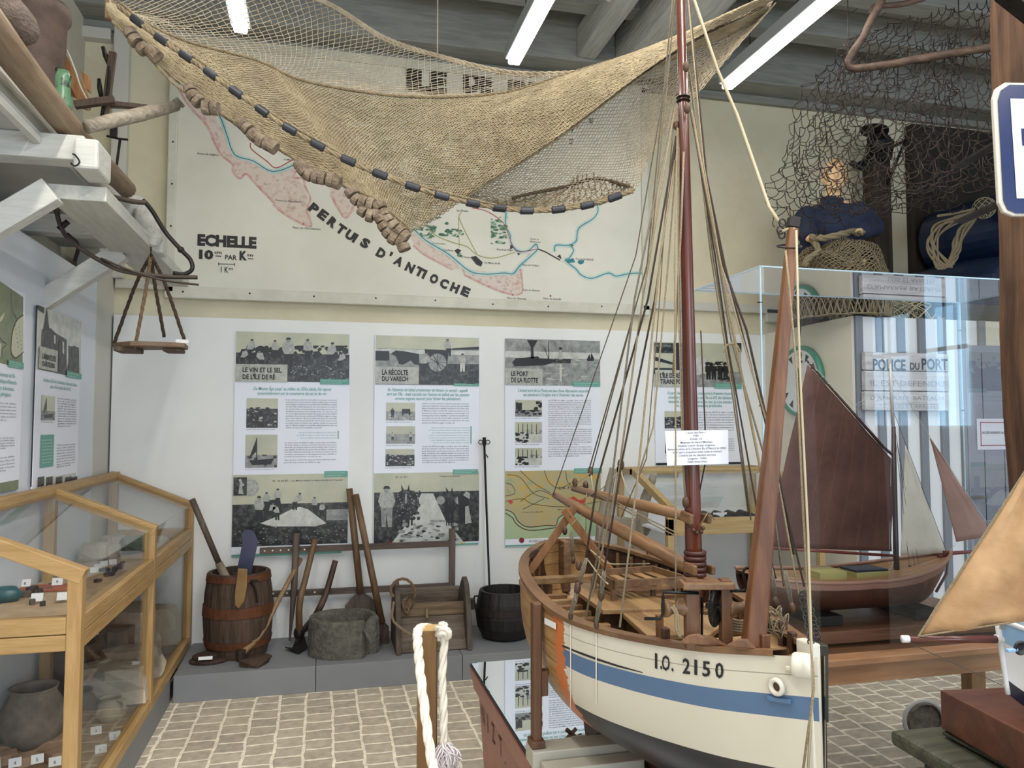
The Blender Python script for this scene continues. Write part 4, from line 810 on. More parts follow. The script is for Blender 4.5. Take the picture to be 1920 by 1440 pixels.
# the bleached pole sticking out
a_ = at(163, 238, Y=3.05); b_ = at(342, 196, Y=3.35)
mb = MB(); pts = [a_.lerp(b_, t) for t in (0, .25, .5, .75, .93)]+[at(332, 189, Y=3.34), at(345, 200, Y=3.35)]; mb.tube(pts, [.026, .028, .029, .027, .022, .016, .007], 10, flat=1)
for t in (.12, .22, .35): pass
single(mb, 'bleached_handle', M_bark, 'bleached wooden shaft with holes sticking out over the bracket towards the map', 'wooden shaft', smooth=True, noise=(.004, 8))
# things standing on the shelf
def px_poly(mb, pts, Y, th): mb.slab([at(x, y, Y=Y) for x, y in pts], (0, th, 0))
M_rustpipe = mat('brown_cast_pot', hx('4e403a'), .7, .2, hx('63524a'), 10, None, .2)
mb = MB(); c = at(70, 110, Y=3.5); mb.lathe((c.x, 3.5, 2.56), [(.10, 0), (.10, .35), (.105, .62), (.12, .64), (.12, .68), (.108, .70), (.09, .4), (.0, .4)], 20); single(mb, 'brown_iron_drum', M_rustpipe, 'tall rusty brown cylinder with a rim at the top left corner', 'drum', smooth=True)
mb = MB(); mb.tube(cat_rom([at(0, 5, Y=2.45), at(30, 38, Y=2.5), at(58, 80, Y=2.55)], 8), [.03, .045, .05, .05, .05, .05, .045, .04, .02], 12); single(mb, 'net_roll', wood('rope_brown_roll', hx('5e5048'), hx('776860'), 'y', .8, 20, .5), 'dark grey-brown rolled bundle lying beside the brown cylinder', 'roll', smooth=True)
t = thing('green_bottle', 'green glazed figure-shaped bottle with black spots on the high shelf', 'bottle', at(118, 165, Y=3.2))
mb = MB(); c = at(117, 196, Y=3.2); mb.lathe(c, [(.03, -.05), (.035, 0), (.03, .04), (.026, .07), (.03, .1), (.022, .13), (0, .135)], 14); mb.build('body', mat('green_glaze', hx('587c5e'), .3, 0, hx('27382c'), 30, lo=.5, hi=.6), t, smooth=True)
mb = MB()
for k in range(3): mb.ball(c+Vector((-.02+.02*k, 0, .135-.012*k)), .01, 8, 6)
mb.build('knobs', M_ink, t, smooth=True)
M_org = wood('orange_wood', hx('97643a'), hx('b98150'), 'z', .5)
mb = MB(); px_poly(mb, [(103, 72), (112, 80), (133, 120), (150, 150), (164, 178), (166, 190), (150, 185), (132, 178), (135, 150), (118, 120), (103, 100)], 3.75, .02); px_poly(mb, [(150, 132), (165, 142), (167, 170), (160, 165)], 3.75, .04); px_poly(mb, [(103, 95), (108, 95), (166, 188), (164, 205), (150, 200)], 3.7, .02)
single(mb, 'wooden_saddle_frame', M_org, 'orange wooden curved frame leaning against the wall behind the green bottle', 'frame')
rp = thing('curved_wire', 'thin pale curved cord bowing up behind the green bottle', 'cord', at(160, 190, Y=3.5))
rope(rp, [at(103, 70, Y=3.6), at(125, 95, Y=3.6), (at(140, 130, Y=3.6)), at(152, 165, Y=3.6), at(165, 190, Y=3.6), at(169, 206, Y=3.6)], .004, mat('pale_cord', hx('b7b3a4'), .6), 'cord')
mb = MB()
M_oldw = wood('old_dark_wood', hx('4d3f33'), hx('6f5d4d'), 'z', .7)
t = thing('wooden_plough', 'old dark wooden and iron implement with handles standing on the high shelf', 'implement', at(195, 235, Y=3.6))
mb = MB(); mb.bar(at(195, 225, Y=3.6), at(212, 98, Y=3.6), .03, .022); mb.build('upright', M_oldw, t, bevel=.003)
mb = MB(); mb.tube([at(206, 125, Y=3.6), at(198, 105, Y=3.6), at(193, 88, Y=3.6)], [.008, .011, .008], 8); mb.tube([at(190, 185, Y=3.6), at(187, 165, Y=3.6), at(186, 148, Y=3.6)], [.008, .011, .008], 8); mb.tube(cat_rom([at(205, 125, Y=3.58), at(203, 160, Y=3.58), at(198, 190, Y=3.58), at(190, 218, Y=3.58)], 8), .006, 6); mb.build('iron_strap', M_iron, t, smooth=True)
mb = MB(); mb.bar(at(140, 197, Y=3.55), at(215, 187, Y=3.55), .03, .03); mb.bar(at(205, 193, Y=3.6), at(275, 200, Y=3.9), .02, .02); mb.bar(at(205, 200, Y=3.62), at(270, 203, Y=3.9), .014, .014); mb.build('cross_bars', M_oldw, t, bevel=.002)
mb = MB(); mb.bar(at(214, 226, Y=3.7), at(213, 258, Y=3.7), .028, .02); mb.tube([at(200, 255, Y=3.7), at(222, 260, Y=3.7), at(240, 262, Y=3.7)], .005, 6); mb.tube([at(225, 262, Y=3.7), at(218, 315, Y=3.7)], .006, 6); mb.build('iron_foot', M_iron, t)
# ox yoke with bow
t = thing('ox_yoke', 'dark curved wood and iron harness yoke hanging from the bracket', 'yoke', at(280, 520, Y=3.55))
Yk = 3.4
mb = MB(); mb.tube(cat_rom([at(275, 380, Y=Yk), at(250, 378, Y=Yk), at(215, 370, Y=Yk), at(175, 360, Y=Yk), at(140, 366, Y=Yk), at(112, 385, Y=Yk), at(108, 405, Y=Yk), at(122, 440, Y=Yk), at(150, 465, Y=Yk), at(190, 490, Y=Yk), at(230, 508, Y=Yk), at(300, 518, Y=Yk), at(370, 520, Y=Yk)], 60), [.015]*30+[.013]*31, 8, flat=.7)
mb.build('bent_wood_band', wood('bent_dark_wood', hx('3a322c'), hx('57493d'), 'x', .6), t, smooth=True)
mb = MB(); mb.tube(cat_rom([at(190, 485, Y=Yk-.02), at(240, 505, Y=Yk-.02), at(300, 524, Y=Yk-.02), at(372, 534, Y=Yk-.02)], 20), .012, 8, flat=.4); mb.build('outer_band', MATS['bent_dark_wood'], t, smooth=True)
mb = MB(); mb.tube(cat_rom([at(268, 375, Y=Yk), at(285, 395, Y=Yk), at(310, 435, Y=Yk), at(338, 467, Y=Yk), at(357, 487, Y=Yk), at(360, 505, Y=Yk), at(345, 514, Y=Yk), at(325, 512, Y=Yk)], 30), .009, 8); mb.ball(at(339, 468, Y=Yk), .014, 8, 6); mb.build('iron_rod', M_iron, t, smooth=True)
mb = MB(); mb.tube([at(110, 430, Y=Yk), at(128, 415, Y=Yk)], .012, 8); mb.tube(cat_rom([at(125, 438, Y=Yk+.1), at(146, 460, Y=Yk+.12), at(140, 490, Y=Yk+.14)], 8), .008, 6); mb.build('iron_hook', M_iron, t, smooth=True)
# swing board
t = thing('hanging_board_seat', 'small wooden swing seat hanging on four ropes in front of the white lining', 'swing seat', at(280, 655, Y=4.0))
M_rope_b = mat('brown_rope', hx('5d4a38'), .9, 0, hx('7d6650'), 60, None, .3); M_rope_d = mat('dark_rope', hx('33291f'), .9, 0, hx('4c3e30'), 60, None, .3)
c1, c2, c3, c4 = at(205, 648, Y=3.80), at(255, 656, Y=3.72), at(352, 638, Y=3.85), at(312, 630, Y=4.02)
zc = (c1.z+c3.z)/2
mb = MB(); mb.slab([(c1.x, 3.85, zc), (c2.x-.02, 3.70, zc-.005), (c2.x+.02, 3.70, zc-.005), (c3.x, 3.78, zc), (c3.x-.01, 3.93, zc+.002), (c1.x+.09, 4.0, zc+.003), (c1.x+.03, 3.98, zc+.003)], (0, 0, -.022)); mb.build('board', wood('swing_board_wood', hx('6e5744'), hx('8c735c'), 'x', .6), t, bevel=.005)
mb = MB(); mb.bb(c1.x+.02, c1.x+.12, 3.78, 3.92, zc-.045, zc-.022); mb.build('cleat', M_oldw, t, bevel=.005); mb = MB(); mb.bb(c3.x-.1, c3.x-.02, 3.80, 3.92, zc-.04, zc-.022); mb.build('cleat', M_oldw, t, bevel=.005)
top = at(283, 478, Y=3.85)
for i, (tgt, m) in enumerate(((at(214, 644, Y=3.87), M_rope_d), (at(253, 652, Y=3.74), M_rope_b), (at(308, 632, Y=3.95), M_rope_d), (at(346, 638, Y=3.84), M_rope_d))):
    rope(t, [top, top.lerp(tgt, .35)+Vector(((-.012, .004, -.004, .012)[i], 0, 0)), tgt], .008, m, 'rope', twist=True)
mb = MB(); mb.lathe(top+Vector((0, 0, 0)), [(.014, -.003), (.02, 0), (.014, .003), (.010, 0), (.014, -.003)], 12, (1, .2, 0)); mb.tube([top+Vector((0, 0, .018)), at(282, 448, Y=3.85), at(275, 430, Y=3.85)], .004, 6); mb.build('ring', M_iron, t)
mb = MB(); q = at(346, 640, Y=3.78); mb.box(q+Vector((-.01, -.002, 0)), (.055, .002, .016)); mb.build('tag', M_card, t)
# ================================================================ THINGS ON THE GREY PLATFORM
ZP = .145
M_barrel = wood('barrel_staves', hx('3f3128'), hx('5f4c3e'), 'z', .7, 8, .4); M_hoop = mat('rusty_hoop', hx('5a3826'), .7, .4, hx('6e4630'), 9, None, .3); M_tool = wood('tool_handle', hx('5f4632'), hx('876a4d'), 'z', .55, 8, .2)
M_toolp = wood('pale_tool_handle', hx('85694a'), hx('a88a66'), 'z', .55, 8, .2); M_toold = wood('dark_tool_handle', hx('40312a'), hx('5d493b'), 'z', .55, 8, .2)
M_rust = mat('rusted_blade', hx('3b302b'), .65, .5, hx('54453c'), 10, None, .25)
def barrel(c, rb, rm, rt, h, label, name='wooden_barrel', mw=M_barrel, hoops=(), tilt=0, depth=.75, hm=None, cat='barrel'):
    t = thing(name, label, cat, c); c = Vector(c)
    ns = 18; mb = MB()
    prof = [(rb, 0), (rb+(rm-rb)*.75, h*.22), (rm, h*.45), (rt+(rm-rt)*.7, h*.75), (rt, h), (rt-.018, h), (rt-.02, h*depth), (rm-.03, h*.5), (rb-.02, h*.3), (0, h*.3)]
    n = ns*3
    for r, z in prof:
        for j in range(n):
            a = 2*math.pi*j/n; k = 1-.016*(j % 3 == 0); mb.v.append(c+Vector((math.cos(a)*r*k, math.sin(a)*r*k, z)))
    for i in range(len(prof)-1):
        for j in range(n): mb.f.append([i*n+j, i*n+(j+1) % n, (i+1)*n+(j+1) % n, (i+1)*n+j]); mb.mi.append(0)
    mb.f.append(list(range(n))); mb.mi.append(0)
    mb.build('staves', mw, t)
    def rad(z):
        for i in range(4):
            if prof[i][1] <= z <= prof[i+1][1]+1e-6: return prof[i][0]+(prof[i+1][0]-prof[i][0])*(z-prof[i][1])/(prof[i+1][1]-prof[i][1])
        return rt
    for z0_, z1_ in hoops:
        mb = MB(); mb.lathe(c, [(rad(z0_)+.001, z0_), (rad(z0_)+.006, z0_), (rad(z1_)+.006, z1_), (rad(z1_)-.003, z1_)], 32, cap=False); mb.build('hoop', hm or M_hoop, t, smooth=False)
    return t, rad
cb = at(440, 1222, Z=ZP); cb.y += .18
cb.y = 4.93; cb = Vector((at(447, 1150, Y=cb.y).x, cb.y, ZP)); print('barrel', cb)
tb, _ = barrel(cb, .168, .2, .175, .485, 'old dark wooden barrel with rusty hoops, tools standing in it', hoops=((.06, .10), (.24, .30), (.44, .478)))
mb = MB(); q = at(470, 1090, Y=cb.y-.19); mb.tube(cat_rom([at(485, 1088, Y=cb.y-.19), at(470, 1090, Y=cb.y-.2), at(478, 1105, Y=cb.y-.2), at(482, 1130, Y=cb.y-.21)], 8), .008, 6); mb.build('hook', M_iron, tb)
t = thing('long_handled_mallet', 'grey round wooden pole slanting out of the barrel against the display case', 'pole', at(425, 1085, Y=cb.y))
mb = MB(); a_ = at(360, 936, Y=cb.y-.05); b_ = at(410, 1055, Y=cb.y); c_ = at(450, 1140, Y=cb.y); mb.tube([a_, b_], .018, 12); mb.build('shaft', wood('grey_pole', hx('54493f'), hx('756a5e'), 'z', .6, 8, .2), t, smooth=True)
mb = MB(); mb.tube([b_, b_.lerp(c_, .5), c_], [.022, .03, .03], 12); mb.build('sleeve', wood('pale_sleeve', hx('7f7364'), hx('9d9080'), 'z', .6, 8, .2), t, smooth=True)
# great blade in barrel
t = thing('saw_blade', 'broad steel-blue blade with rounded end standing in the barrel', 'blade', at(450, 1085, Y=cb.y))
mb = MB(); px_poly(mb, [(444, 1070), (455, 1015), (452, 1002), (457, 995), (468, 993), (478, 1000), (484, 1015), (480, 1035), (472, 1070), (466, 1130), (432, 1130)], cb.y-.02, .004); mb.build('blade', mat('blued_steel', hx('3f4052'), .4, .7, hx('4f5064'), 4), t)
mb = MB(); mb.bar(at(443, 1075, Y=cb.y-.02), at(430, 1110, Y=cb.y), .05, .02); mb.build('tang', M_toold, t)
t = thing('wooden_scoop', 'yellowed pointed wooden paddle leaning over the front of the barrel', 'paddle', at(447, 1140, Y=cb.y-.24))
mb = MB(); px_poly(mb, [(446, 1066), (464, 1067), (463, 1100), (458, 1128), (447, 1142), (440, 1135), (440, 1112)], cb.y-.235, .012); mb.build('blade', mat('yellowed_wood', hx('6f5531'), .6, 0, hx('8a6d42'), 8), t, bevel=.004)
# peat discs with tag
t = thing('peat_cake_stack', 'two flat dark brown ragged discs with a white label beside the barrel', 'discs', at(395, 1245, Z=ZP))
q = at(392, 1240, Z=ZP); mb = MB(); mb.lathe(q, [(.105, 0), (.11, .012), (.1, .022), (0, .024)], 22, sy=.8); mb.v = [v+mnoise.noise_vector(v*25)*.006 for v in mb.v]; mb.build('disc', mat('peat_brown', hx('2e211c'), .95, 0, hx('45352d'), 20, None, .6), t)
mb = MB(); mb.lathe(q+Vector((-.02, 0, .024)), [(.07, 0), (.075, .012), (.06, .02), (0, .022)], 20, sy=.8); mb.v = [v+mnoise.noise_vector(v*25)*.006 for v in mb.v]; mb.build('disc', MATS['peat_brown'], t)
mb = MB(); mb.box(q+Vector((-.01, -.075, .04)), (.075, .003, .018), Matrix.Rotation(-.4, 3, 'X')); mb.build('tag', M_card, t)
# hoe with pale handle
t = thing('broad_hoe', 'broad hoe with a pale bent handle leaning in front of the barrel', 'hoe', at(470, 1245, Z=ZP))
hb = at(452, 1228, Z=ZP+.04); ht = at(564, 1048, Y=hb.y+.38)
mb = MB(); mb.tube(cat_rom([hb, hb.lerp(ht, .25)+Vector((.03, 0, -.015)), hb.lerp(ht, .55)+Vector((.02, 0, 0)), ht], 12), [.020, .019, .018, .017, .016, .016, .015, .015, .015, .015, .015, .015, .015], 10); mb.build('handle', M_toolp, t, smooth=True)
mb = MB(); mb.slab([at(448, 1238, Z=ZP+.045), at(495, 1224, Z=ZP+.05), at(510, 1228, Z=ZP+.04), at(503, 1240, Z=ZP+.01), at(484, 1252, Z=ZP+.004), at(448, 1246, Z=ZP+.02)], (0, 0, -.008)); mb.tube([hb+Vector((0, 0, .03)), hb+Vector((0, 0, -.02))], .026, 10); mb.build('blade', M_rust, t)
# rack (harrow comb) on the wall
t = thing('wooden_hay_rack', 'weathered wooden ladder frame with pegs resting against the white lining', 'rack', at(680, 1110, Y=5.1))
Yr = 5.10; M_rack = wood('rack_wood', hx('4f433a'), hx('6f6157'), 'x', .65, 6, .3); M_rackz = wood('rack_post_wood', hx('4f433a'), hx('74665b'), 'z', .65, 6, .3)
for (x0_, y0_, x1_, y1_) in ((487, 1033, 847, 1019), (508, 1114, 846, 1098)):
    mb = MB(); mb.bar(at(x0_, y0_, Y=Yr), at(x1_, y1_, Y=Yr), .025, .038); mb.build('rail', M_rack, t, bevel=.003)
mb = MB(); mb.tube([at(556, 1000, Y=Yr-.03), at(551, 1110, Y=Yr-.03), at(543, 1202, Y=Yr-.10)], [.022, .02, .006], 8); mb.build('post', M_rackz, t, smooth=True)
mb = MB(); mb.bar(at(848, 991, Y=Yr), at(847, 1125, Y=Yr), .04, .03); mb.build('post', M_rackz, t, bevel=.003)
for k in range(6):
    mb = MB(); mb.ball(at(496+k*15, 1033-k*.5, Y=Yr-.016), .006, 8, 6); mb.build('peg', M_card, t)
for k in range(4):
    mb = MB(); mb.ball(at(512+k*26, 1113-k*.8, Y=Yr-.016), .006, 8, 6); mb.build('peg', M_card, t)
def mattock(top, mids, foot, label, blade, m=M_tool, r=.018):
    t = thing('hand_hoe', label, 'hoe', foot)
    mb = MB(); P_ = cat_rom([top]+mids+[foot], 14); mb.tube(P_, [r+.004*i/14 for i in range(15)], 10); mb.build('handle', m, t, smooth=True)
    mb = MB(); mb.slab(blade, (0, .006, .003)); mb.ball(foot, .034, 10, 8, (1, 1, 1.3)); mb.build('blade', M_iron, t)
    return t
f = at(561, 1187, Z=ZP+.07); mattock(at(591, 1011, Y=5.02), [at(574, 1080, Y=4.98), at(562, 1130, Y=4.95)], f, 'hoe with a dark blade and curved brown handle, left of the stone trough', [at(558, 1190, Y=f.y), at(570, 1192, Y=f.y), at(577, 1214, Z=ZP+.012), at(560, 1226, Z=ZP+.008), at(534, 1214, Z=ZP+.02), at(548, 1216, Z=ZP+.004)])
f = at(566, 1186, Z=ZP+.05); f.y += .15; f = at(568, 1184, Y=f.y); mattock(at(629, 1051, Y=5.02), [at(612, 1110, Y=5.0), at(594, 1150, Y=4.98)], f, 'second hoe whose short bent handle leans to the right behind the stone trough', [f+Vector((-.02, 0, .02)), f+Vector((.03, 0, .02)), f+Vector((.05, -.02, -.04)), f+Vector((-.03, -.02, -.04))], m=M_toold)
# two shovels
def shovel(top, neck, tip, wd, label, m, square=False):
    t = thing('shovel', label, 'shovel', tip); mb = MB(); mb.tube([top, top.lerp(neck, .5), neck], [.021, .022, .022], 12); mb.build('handle', m, t, smooth=True)
    d = (tip-neck); s = Vector((wd/2, 0, 0)); mb = MB()
    P_ = [neck+s*.25, neck+d*.12+s*.6, neck+d*.3+s, tip+s, tip-s, neck+d*.3-s, neck+d*.12-s*.6, neck-s*.25] if not square else [neck+s*.5, neck+d*.2+s, tip+s*.9, tip+s*.5+d*.08, tip-s*.5+d*.08, tip-s*.9, neck+d*.2-s, neck-s*.5]
    mb.slab(P_, (0, .006, 0)); mb.build('blade', M_rust if square else wood('shovel_board', hx('413730'), hx('5b4e45'), 'z', .7), t, bevel=.002)
shovel(at(655, 916, Y=5.12), at(676, 1112, Y=5.06), at(683, 1190, Y=5.0), .21, 'wooden shovel with a broad house-shaped blade behind the stone trough', M_tool)
shovel(at(667, 927, Y=5.08), at(716, 1168, Y=4.92), at(718, 1205, Y=4.90), .085, 'long-handled spade with a small dark blade just right of the stone trough', M_tool, True)
# stone trough
t = thing('stone_mortar', 'round grey stone trough with a pouring notch', 'trough', at(645, 1238, Z=ZP))
c = at(640, 1240, Z=ZP); c.y += .20; c = Vector((at(643, 1200, Y=c.y).x, c.y, ZP)); n = 40; mb = MB(); R_ = .205; prof = [(1, 0), (1, .5), (.98, .93), (.95, 1), (.82, 1), (.78, .9), (.7, .45), (0, .4)]
a0 = -.72
for r, z in prof:
    for j in range(n):
        a = 2*math.pi*j/n; dd = abs((a-(2*math.pi+a0)+math.pi) % (2*math.pi)-math.pi); k = 1-.12*math.exp(-(dd/.16)**2)*(r > .8); zz = z*(1-.35*math.exp(-(dd/.12)**2)*(z > .85))
        kk = 1+.10*math.exp(-((dd-.36)/.14)**2)*(r > .8)
        mb.v.append(c+Vector((math.cos(a)*R_*r*k*kk, math.sin(a)*R_*.92*r*k*kk, zz*.215)))
for i in range(len(prof)-1):
    for j in range(n): mb.f.append([i*n+j, i*n+(j+1) % n, (i+1)*n+(j+1) % n, (i+1)*n+j]); mb.mi.append(0)
mb.f.append(list(range(n))); mb.mi.append(0)
mb.build('basin', mat('grey_granite', hx('4c4a45'), .95, 0, hx('67655e'), 22, None, .6), t, smooth=False, noise=(.003, 14))
mb = MB(); q = at(694, 1195, Y=c.y-.17); mb.bar(q+Vector((-.03, 0, .05)), q+Vector((.01, -.01, -.03)), .03, .025); mb.build('spout', MATS['grey_granite'], t, bevel=.008, smooth=False)
# wooden winnow box with cheeks
t = thing('wooden_trough_cart', 'weathered wooden box with tall pointed end boards and a rope', 'wooden box', at(815, 1215, Z=ZP))
M_ow = wood('weathered_board', hx('5d5044'), hx('85776a'), 'x', .8, 7, .5); M_owz = wood('weathered_cheek', hx('4b4039'), hx('6a5e55'), 'z', .8, 7, .4); M_owd = wood('weathered_plank_worn', hx('6a5a48'), hx('988468'), 'x', .85, 5, .6)
yb0 = at(815, 1222, Z=ZP).y; xa = at(742, 1200, Y=yb0).x; xb = at(884, 1200, Y=yb0).x; zt_ = at(815, 1143, Y=yb0).z
mb = MB(); mb.slab([(xa+.02, yb0+.0, ZP+.004), (xb-.02, yb0, ZP+.004), (xb-.02, yb0+.12, zt_-.05), (xa+.02, yb0+.12, zt_-.05)], (0, .02, 0)); mb.build('front_board', M_ow, t, bevel=.004, noise=(.003, 9))
mb = MB(); mb.bb(xa+.02, xb-.02, yb0+.10, yb0+.135, zt_-.06, zt_+.015); mb.build('front_rail', M_owd, t, bevel=.006, noise=(.003, 9))
mb = MB(); mb.bb(xa+.02, xb-.02, yb0+.30, yb0+.33, zt_-.1, zt_+.07); mb.build('back_board', M_ow, t, bevel=.004)
mb = MB(); mb.bb(xa+.02, xb-.02, yb0+.1, yb0+.32, ZP+.05, ZP+.07); mb.build('bottom_board', M_ow, t)
for x in (xa, xb-.03):
    zt2 = at(860 if x > xa else 750, 1085 if x > xa else 1092, Y=yb0+.1).z
    mb = MB(); mb.slab([(x, yb0-.03, ZP), (x, yb0+.34, ZP), (x, yb0+.34, ZP+.2), (x, yb0+.25, zt2-.06), (x, yb0+.17, zt2), (x, yb0+.09, zt2-.03), (x, yb0+.02, ZP+.25)], (.032, 0, 0)); mb.build('end_board', M_owz, t, bevel=.006)
rope(t, [at(770, 1140, Y=yb0+.1), at(778, 1110, Y=yb0+.05), at(765, 1088, Y=yb0+.05), at(745, 1088, Y=yb0+.05), at(732, 1105, Y=yb0+.05), at(738, 1120, Y=yb0+.03)], .0085, M_rope_b, 'rope', twist=True)
rope(t, [at(738, 1128, Y=yb0-.03), at(736, 1160, Y=yb0-.04), at(752, 1178, Y=yb0-.06), at(775, 1192, Y=yb0-.06), at(782, 1190, Y=yb0-.02)], .0075, mat('pale_old_rope', hx('7d6e5a'), .9), 'rope', twist=True)
rope(t, [at(760, 1142, Y=yb0+.08), at(770, 1125, Y=yb0+.08), at(763, 1150, Y=yb0+.08), at(755, 1130, Y=yb0+.08), at(765, 1120, Y=yb0+.1)], .009, M_rope_b, 'rope_knot', twist=True)
mb = MB(); mb.tube([at(800, 1142, Y=yb0+.09), at(801, 1160, Y=yb0+.06)], .009, 8); mb.build('peg', M_toolp, t)
mb = MB(); mb.tube(cat_rom([at(893, 1148, Y=yb0+.1), at(889, 1120, Y=yb0+.1), at(898, 1117, Y=yb0+.1), at(900, 1108, Y=yb0+.1)], 10), .006, 6); mb.bb(xb, xb+.03, yb0+.06, yb0+.12, ZP+.22, ZP+.28); mb.build('iron_hook', M_iron, t)
# black tub
ct = at(945, 1208, Z=ZP); ct.y += .17; ct = Vector((at(947, 1150, Y=ct.y).x, ct.y, ZP+.0)); tt, _ = barrel(ct+Vector((0, 0, .012)), .15, .19, .165, .29, 'black half-barrel tub beside the stern of the big model boat', 'black_tub', wood('tarred_staves', hx('1b1817'), hx('2c2826'), 'z', .6, 8, .3), ((.15, .19),), depth=.7, hm=mat('dark_hoop', hx('2b2320'), .6, .3), cat='tub')
mb = MB(); mb.lathe(ct, [(.12, 0), (.13, .02)], 24); mb.build('foot', M_dark, tt)
# black iron rod
t = thing('iron_salt_rod', 'thin tall black iron rod with a double-ring top leaning on the lining', 'iron rod', at(918, 1100, Y=4.95))
mb = MB(); mb.tube([at(908, 830, Y=5.15), at(912, 950, Y=5.1), at(918, 1108, Y=5.03), at(920, 1165, Y=5.0)], [.008, .008, .007, .007], 8); mb.build('rod', M_iron, t, smooth=True)
for sx in (-8, 8):
    mb = MB(); q = at(908+sx*.85, 829, Y=5.14); mb.tube([q+Vector((math.cos(a)*.014, 0, math.sin(a)*.014)) for a in [k*math.pi/6 for k in range(12)]], .003, 5, closed=True); mb.build('ring', M_iron, t, smooth=True)
mb = MB(); mb.tube([at(908, 836, Y=5.14), at(908, 820, Y=5.14)], .012, 8); mb.tube([at(911, 852, Y=5.14), at(915, 858, Y=5.14)], .004, 6); mb.build('head', M_iron, t)
# anchor made of wood, standing behind the boat
t = thing('wooden_anchor', 'grey wooden stone-anchor with upright prongs behind the big boat', 'anchor', at(1185, 1080, Z=.2))
M_aw = wood('bleached_anchor_wood', hx('8d8374'), hx('aaa192'), 'z', .8, 5, .4)
Ya = 4.75
for (a_, m_, b_) in (((1150, 878), (1133, 960), (1128, 1040)), ((1225, 890), (1205, 960), (1192, 1080))):
    mb = MB(); mb.tube(cat_rom([at(a_[0], a_[1], Y=Ya), at(m_[0], m_[1], Y=Ya), at(b_[0], b_[1], Y=Ya), Vector((at(b_[0]-4, b_[1]+60, Y=Ya).x, Ya, .15))], 14), [.022, .026, .03, .034, .038, .04, .042, .045, .045, .045, .045, .045, .045, .045, .045], 10); mb.build('prong', M_aw, t, smooth=True, noise=(.006, 7))
mb = MB(); px_poly(mb, [(1140, 960), (1150, 968), (1215, 975), (1226, 985), (1215, 1005), (1195, 1012), (1150, 985), (1130, 1000), (1120, 990)], Ya-.03, .05); mb.build('crosspiece', M_aw, t, bevel=.01)
# second oak show case behind the boat
t = thing('desk_showcase', 'pale beech desk showcase with sloping glass behind the mast', 'showcase', at(1320, 1150, Y=4.4))
M_bc = wood('beech_frame', hx('bd9d68'), hx('d0b27e'), 'x', .45); M_bcz = wood('beech_frame_z', hx('bd9d68'), hx('d0b27e'), 'z', .45)
P0 = at(1190, 878, Y=5.12); P1 = at(1465, 884, Y=5.12); zt3 = P0.z; xr = P1.x; xl = P0.x
yF = 4.32; xl2 = xl; zf = at(1250, 955, Y=yF).z
q = at(1252, 940, Y=yF); xl = q.x; xr = at(1543, 1050, Y=yF).x; yB = 5.15
for x in (xl+.02, xr):
    mb = MB(); mb.bb(x-.02, x+.02, yF, yF+.045, 0, zf); mb.build('leg', M_bcz, t, bevel=.002)
    mb = MB(); mb.bb(x-.02, x+.02, yB-.04, yB, .147, zt3); mb.build('leg', M_bcz, t, bevel=.002)
    mb = MB(); mb.bar((x, yB-.25, zt3), (x, yF, zf), .04, .045); mb.build('lid_rail', M_bcz, t, bevel=.002)
    mb = MB(); mb.bb(x-.02, x+.02, yB-.27, yB, zt3-.03, zt3+.01); mb.build('top_rail', M_bcz, t, bevel=.002)
mb = MB(); mb.bb(xl, xr, yB-.04, yB, zt3-.03, zt3+.01); mb.bb(xl, xr, yB-.28, yB-.24, zt3-.03, zt3+.01); mb.build('top_rail', M_bc, t, bevel=.002)
mb = MB(); mb.bb(xl, xr, yF, yF+.03, zf-.16, zf-.06); mb.build('front_rail', M_bc, t, bevel=.002)
mb = MB(); mb.bb(xl, xr, yF+.03, yB-.04, zf-.15, zf-.135); mb.build('case_floor', M_paper, t)
mb = MB(); mb.slab([(xl, yF+.01, zf), (xr, yF+.01, zf), (xr, yB-.26, zt3), (xl, yB-.26, zt3)], (0, 0, .004)); mb.bb(xl, xr, yF+.012, yF+.016, zf-.06, zf); mb.build('lid_glass', M_glass, t)
for k in range(4):
    q = at(1345+k*24, 972, Y=yF+.25); q.z = zf-.135; mb = MB(); mb.tube([q+Vector((0, 0, .03)), q+Vector((.03, .25, .03))], [.028, .032], 12); single(mb, 'clay_pipe', mat('dark_roof_tile', hx('2f2c2b'), .7), 'dark cylindrical piece lying in the beech showcase, ' + ['leftmost of four', 'second from left of four', 'third from left of four', 'rightmost of four'][k], 'clay pipe', 'dark cylinders in the beech showcase', smooth=True)
mb = MB(); q = at(1350, 962, Y=yF+.3); q.z = zf-.08; mb.box(q, (.1, .003, .03)); single(mb, 'text_card', M_card, 'small white card behind the dark cylinders in the beech showcase', 'card')
# rope stanchion in the foreground
t = thing('barrier_post', 'square wooden barrier post with a pale end-grain top in the foreground', 'post', (0, 0, 0))
q = at(802, 1175, d=2.3); s = .056; x_, y_ = q.x, q.y; t.location = (x_, y_, 0); ROOT[t] = Vector((x_, y_, 0))
M_st = wood('stained_pine', hx('6f4f2c'), hx('8a6739'), 'z', .5, 5, .2)
mb = MB(); mb.box((x_, y_, (q.z-.006)/2), (s, s, q.z-.006), Matrix.Rotation(-.2, 3, 'Z')); mb.build('post', M_st, t, bevel=.002)
mb = MB(); mb.box((x_, y_, q.z-.003), (s, s, .006), Matrix.Rotation(-.2, 3, 'Z')); mb.build('end_grain', wood('end_grain', hx('c9a56a'), hx('d8b87e'), 'x', .6), t, bevel=.001)
M_wr = mat('white_rope', hx('d0cabc'), .85, 0, hx('dfdacd'), 30)
t = thing('barrier_rope', 'thick white twisted barrier rope hanging from the wooden post', 'rope', (x_, y_, 0))
d0 = 2.3
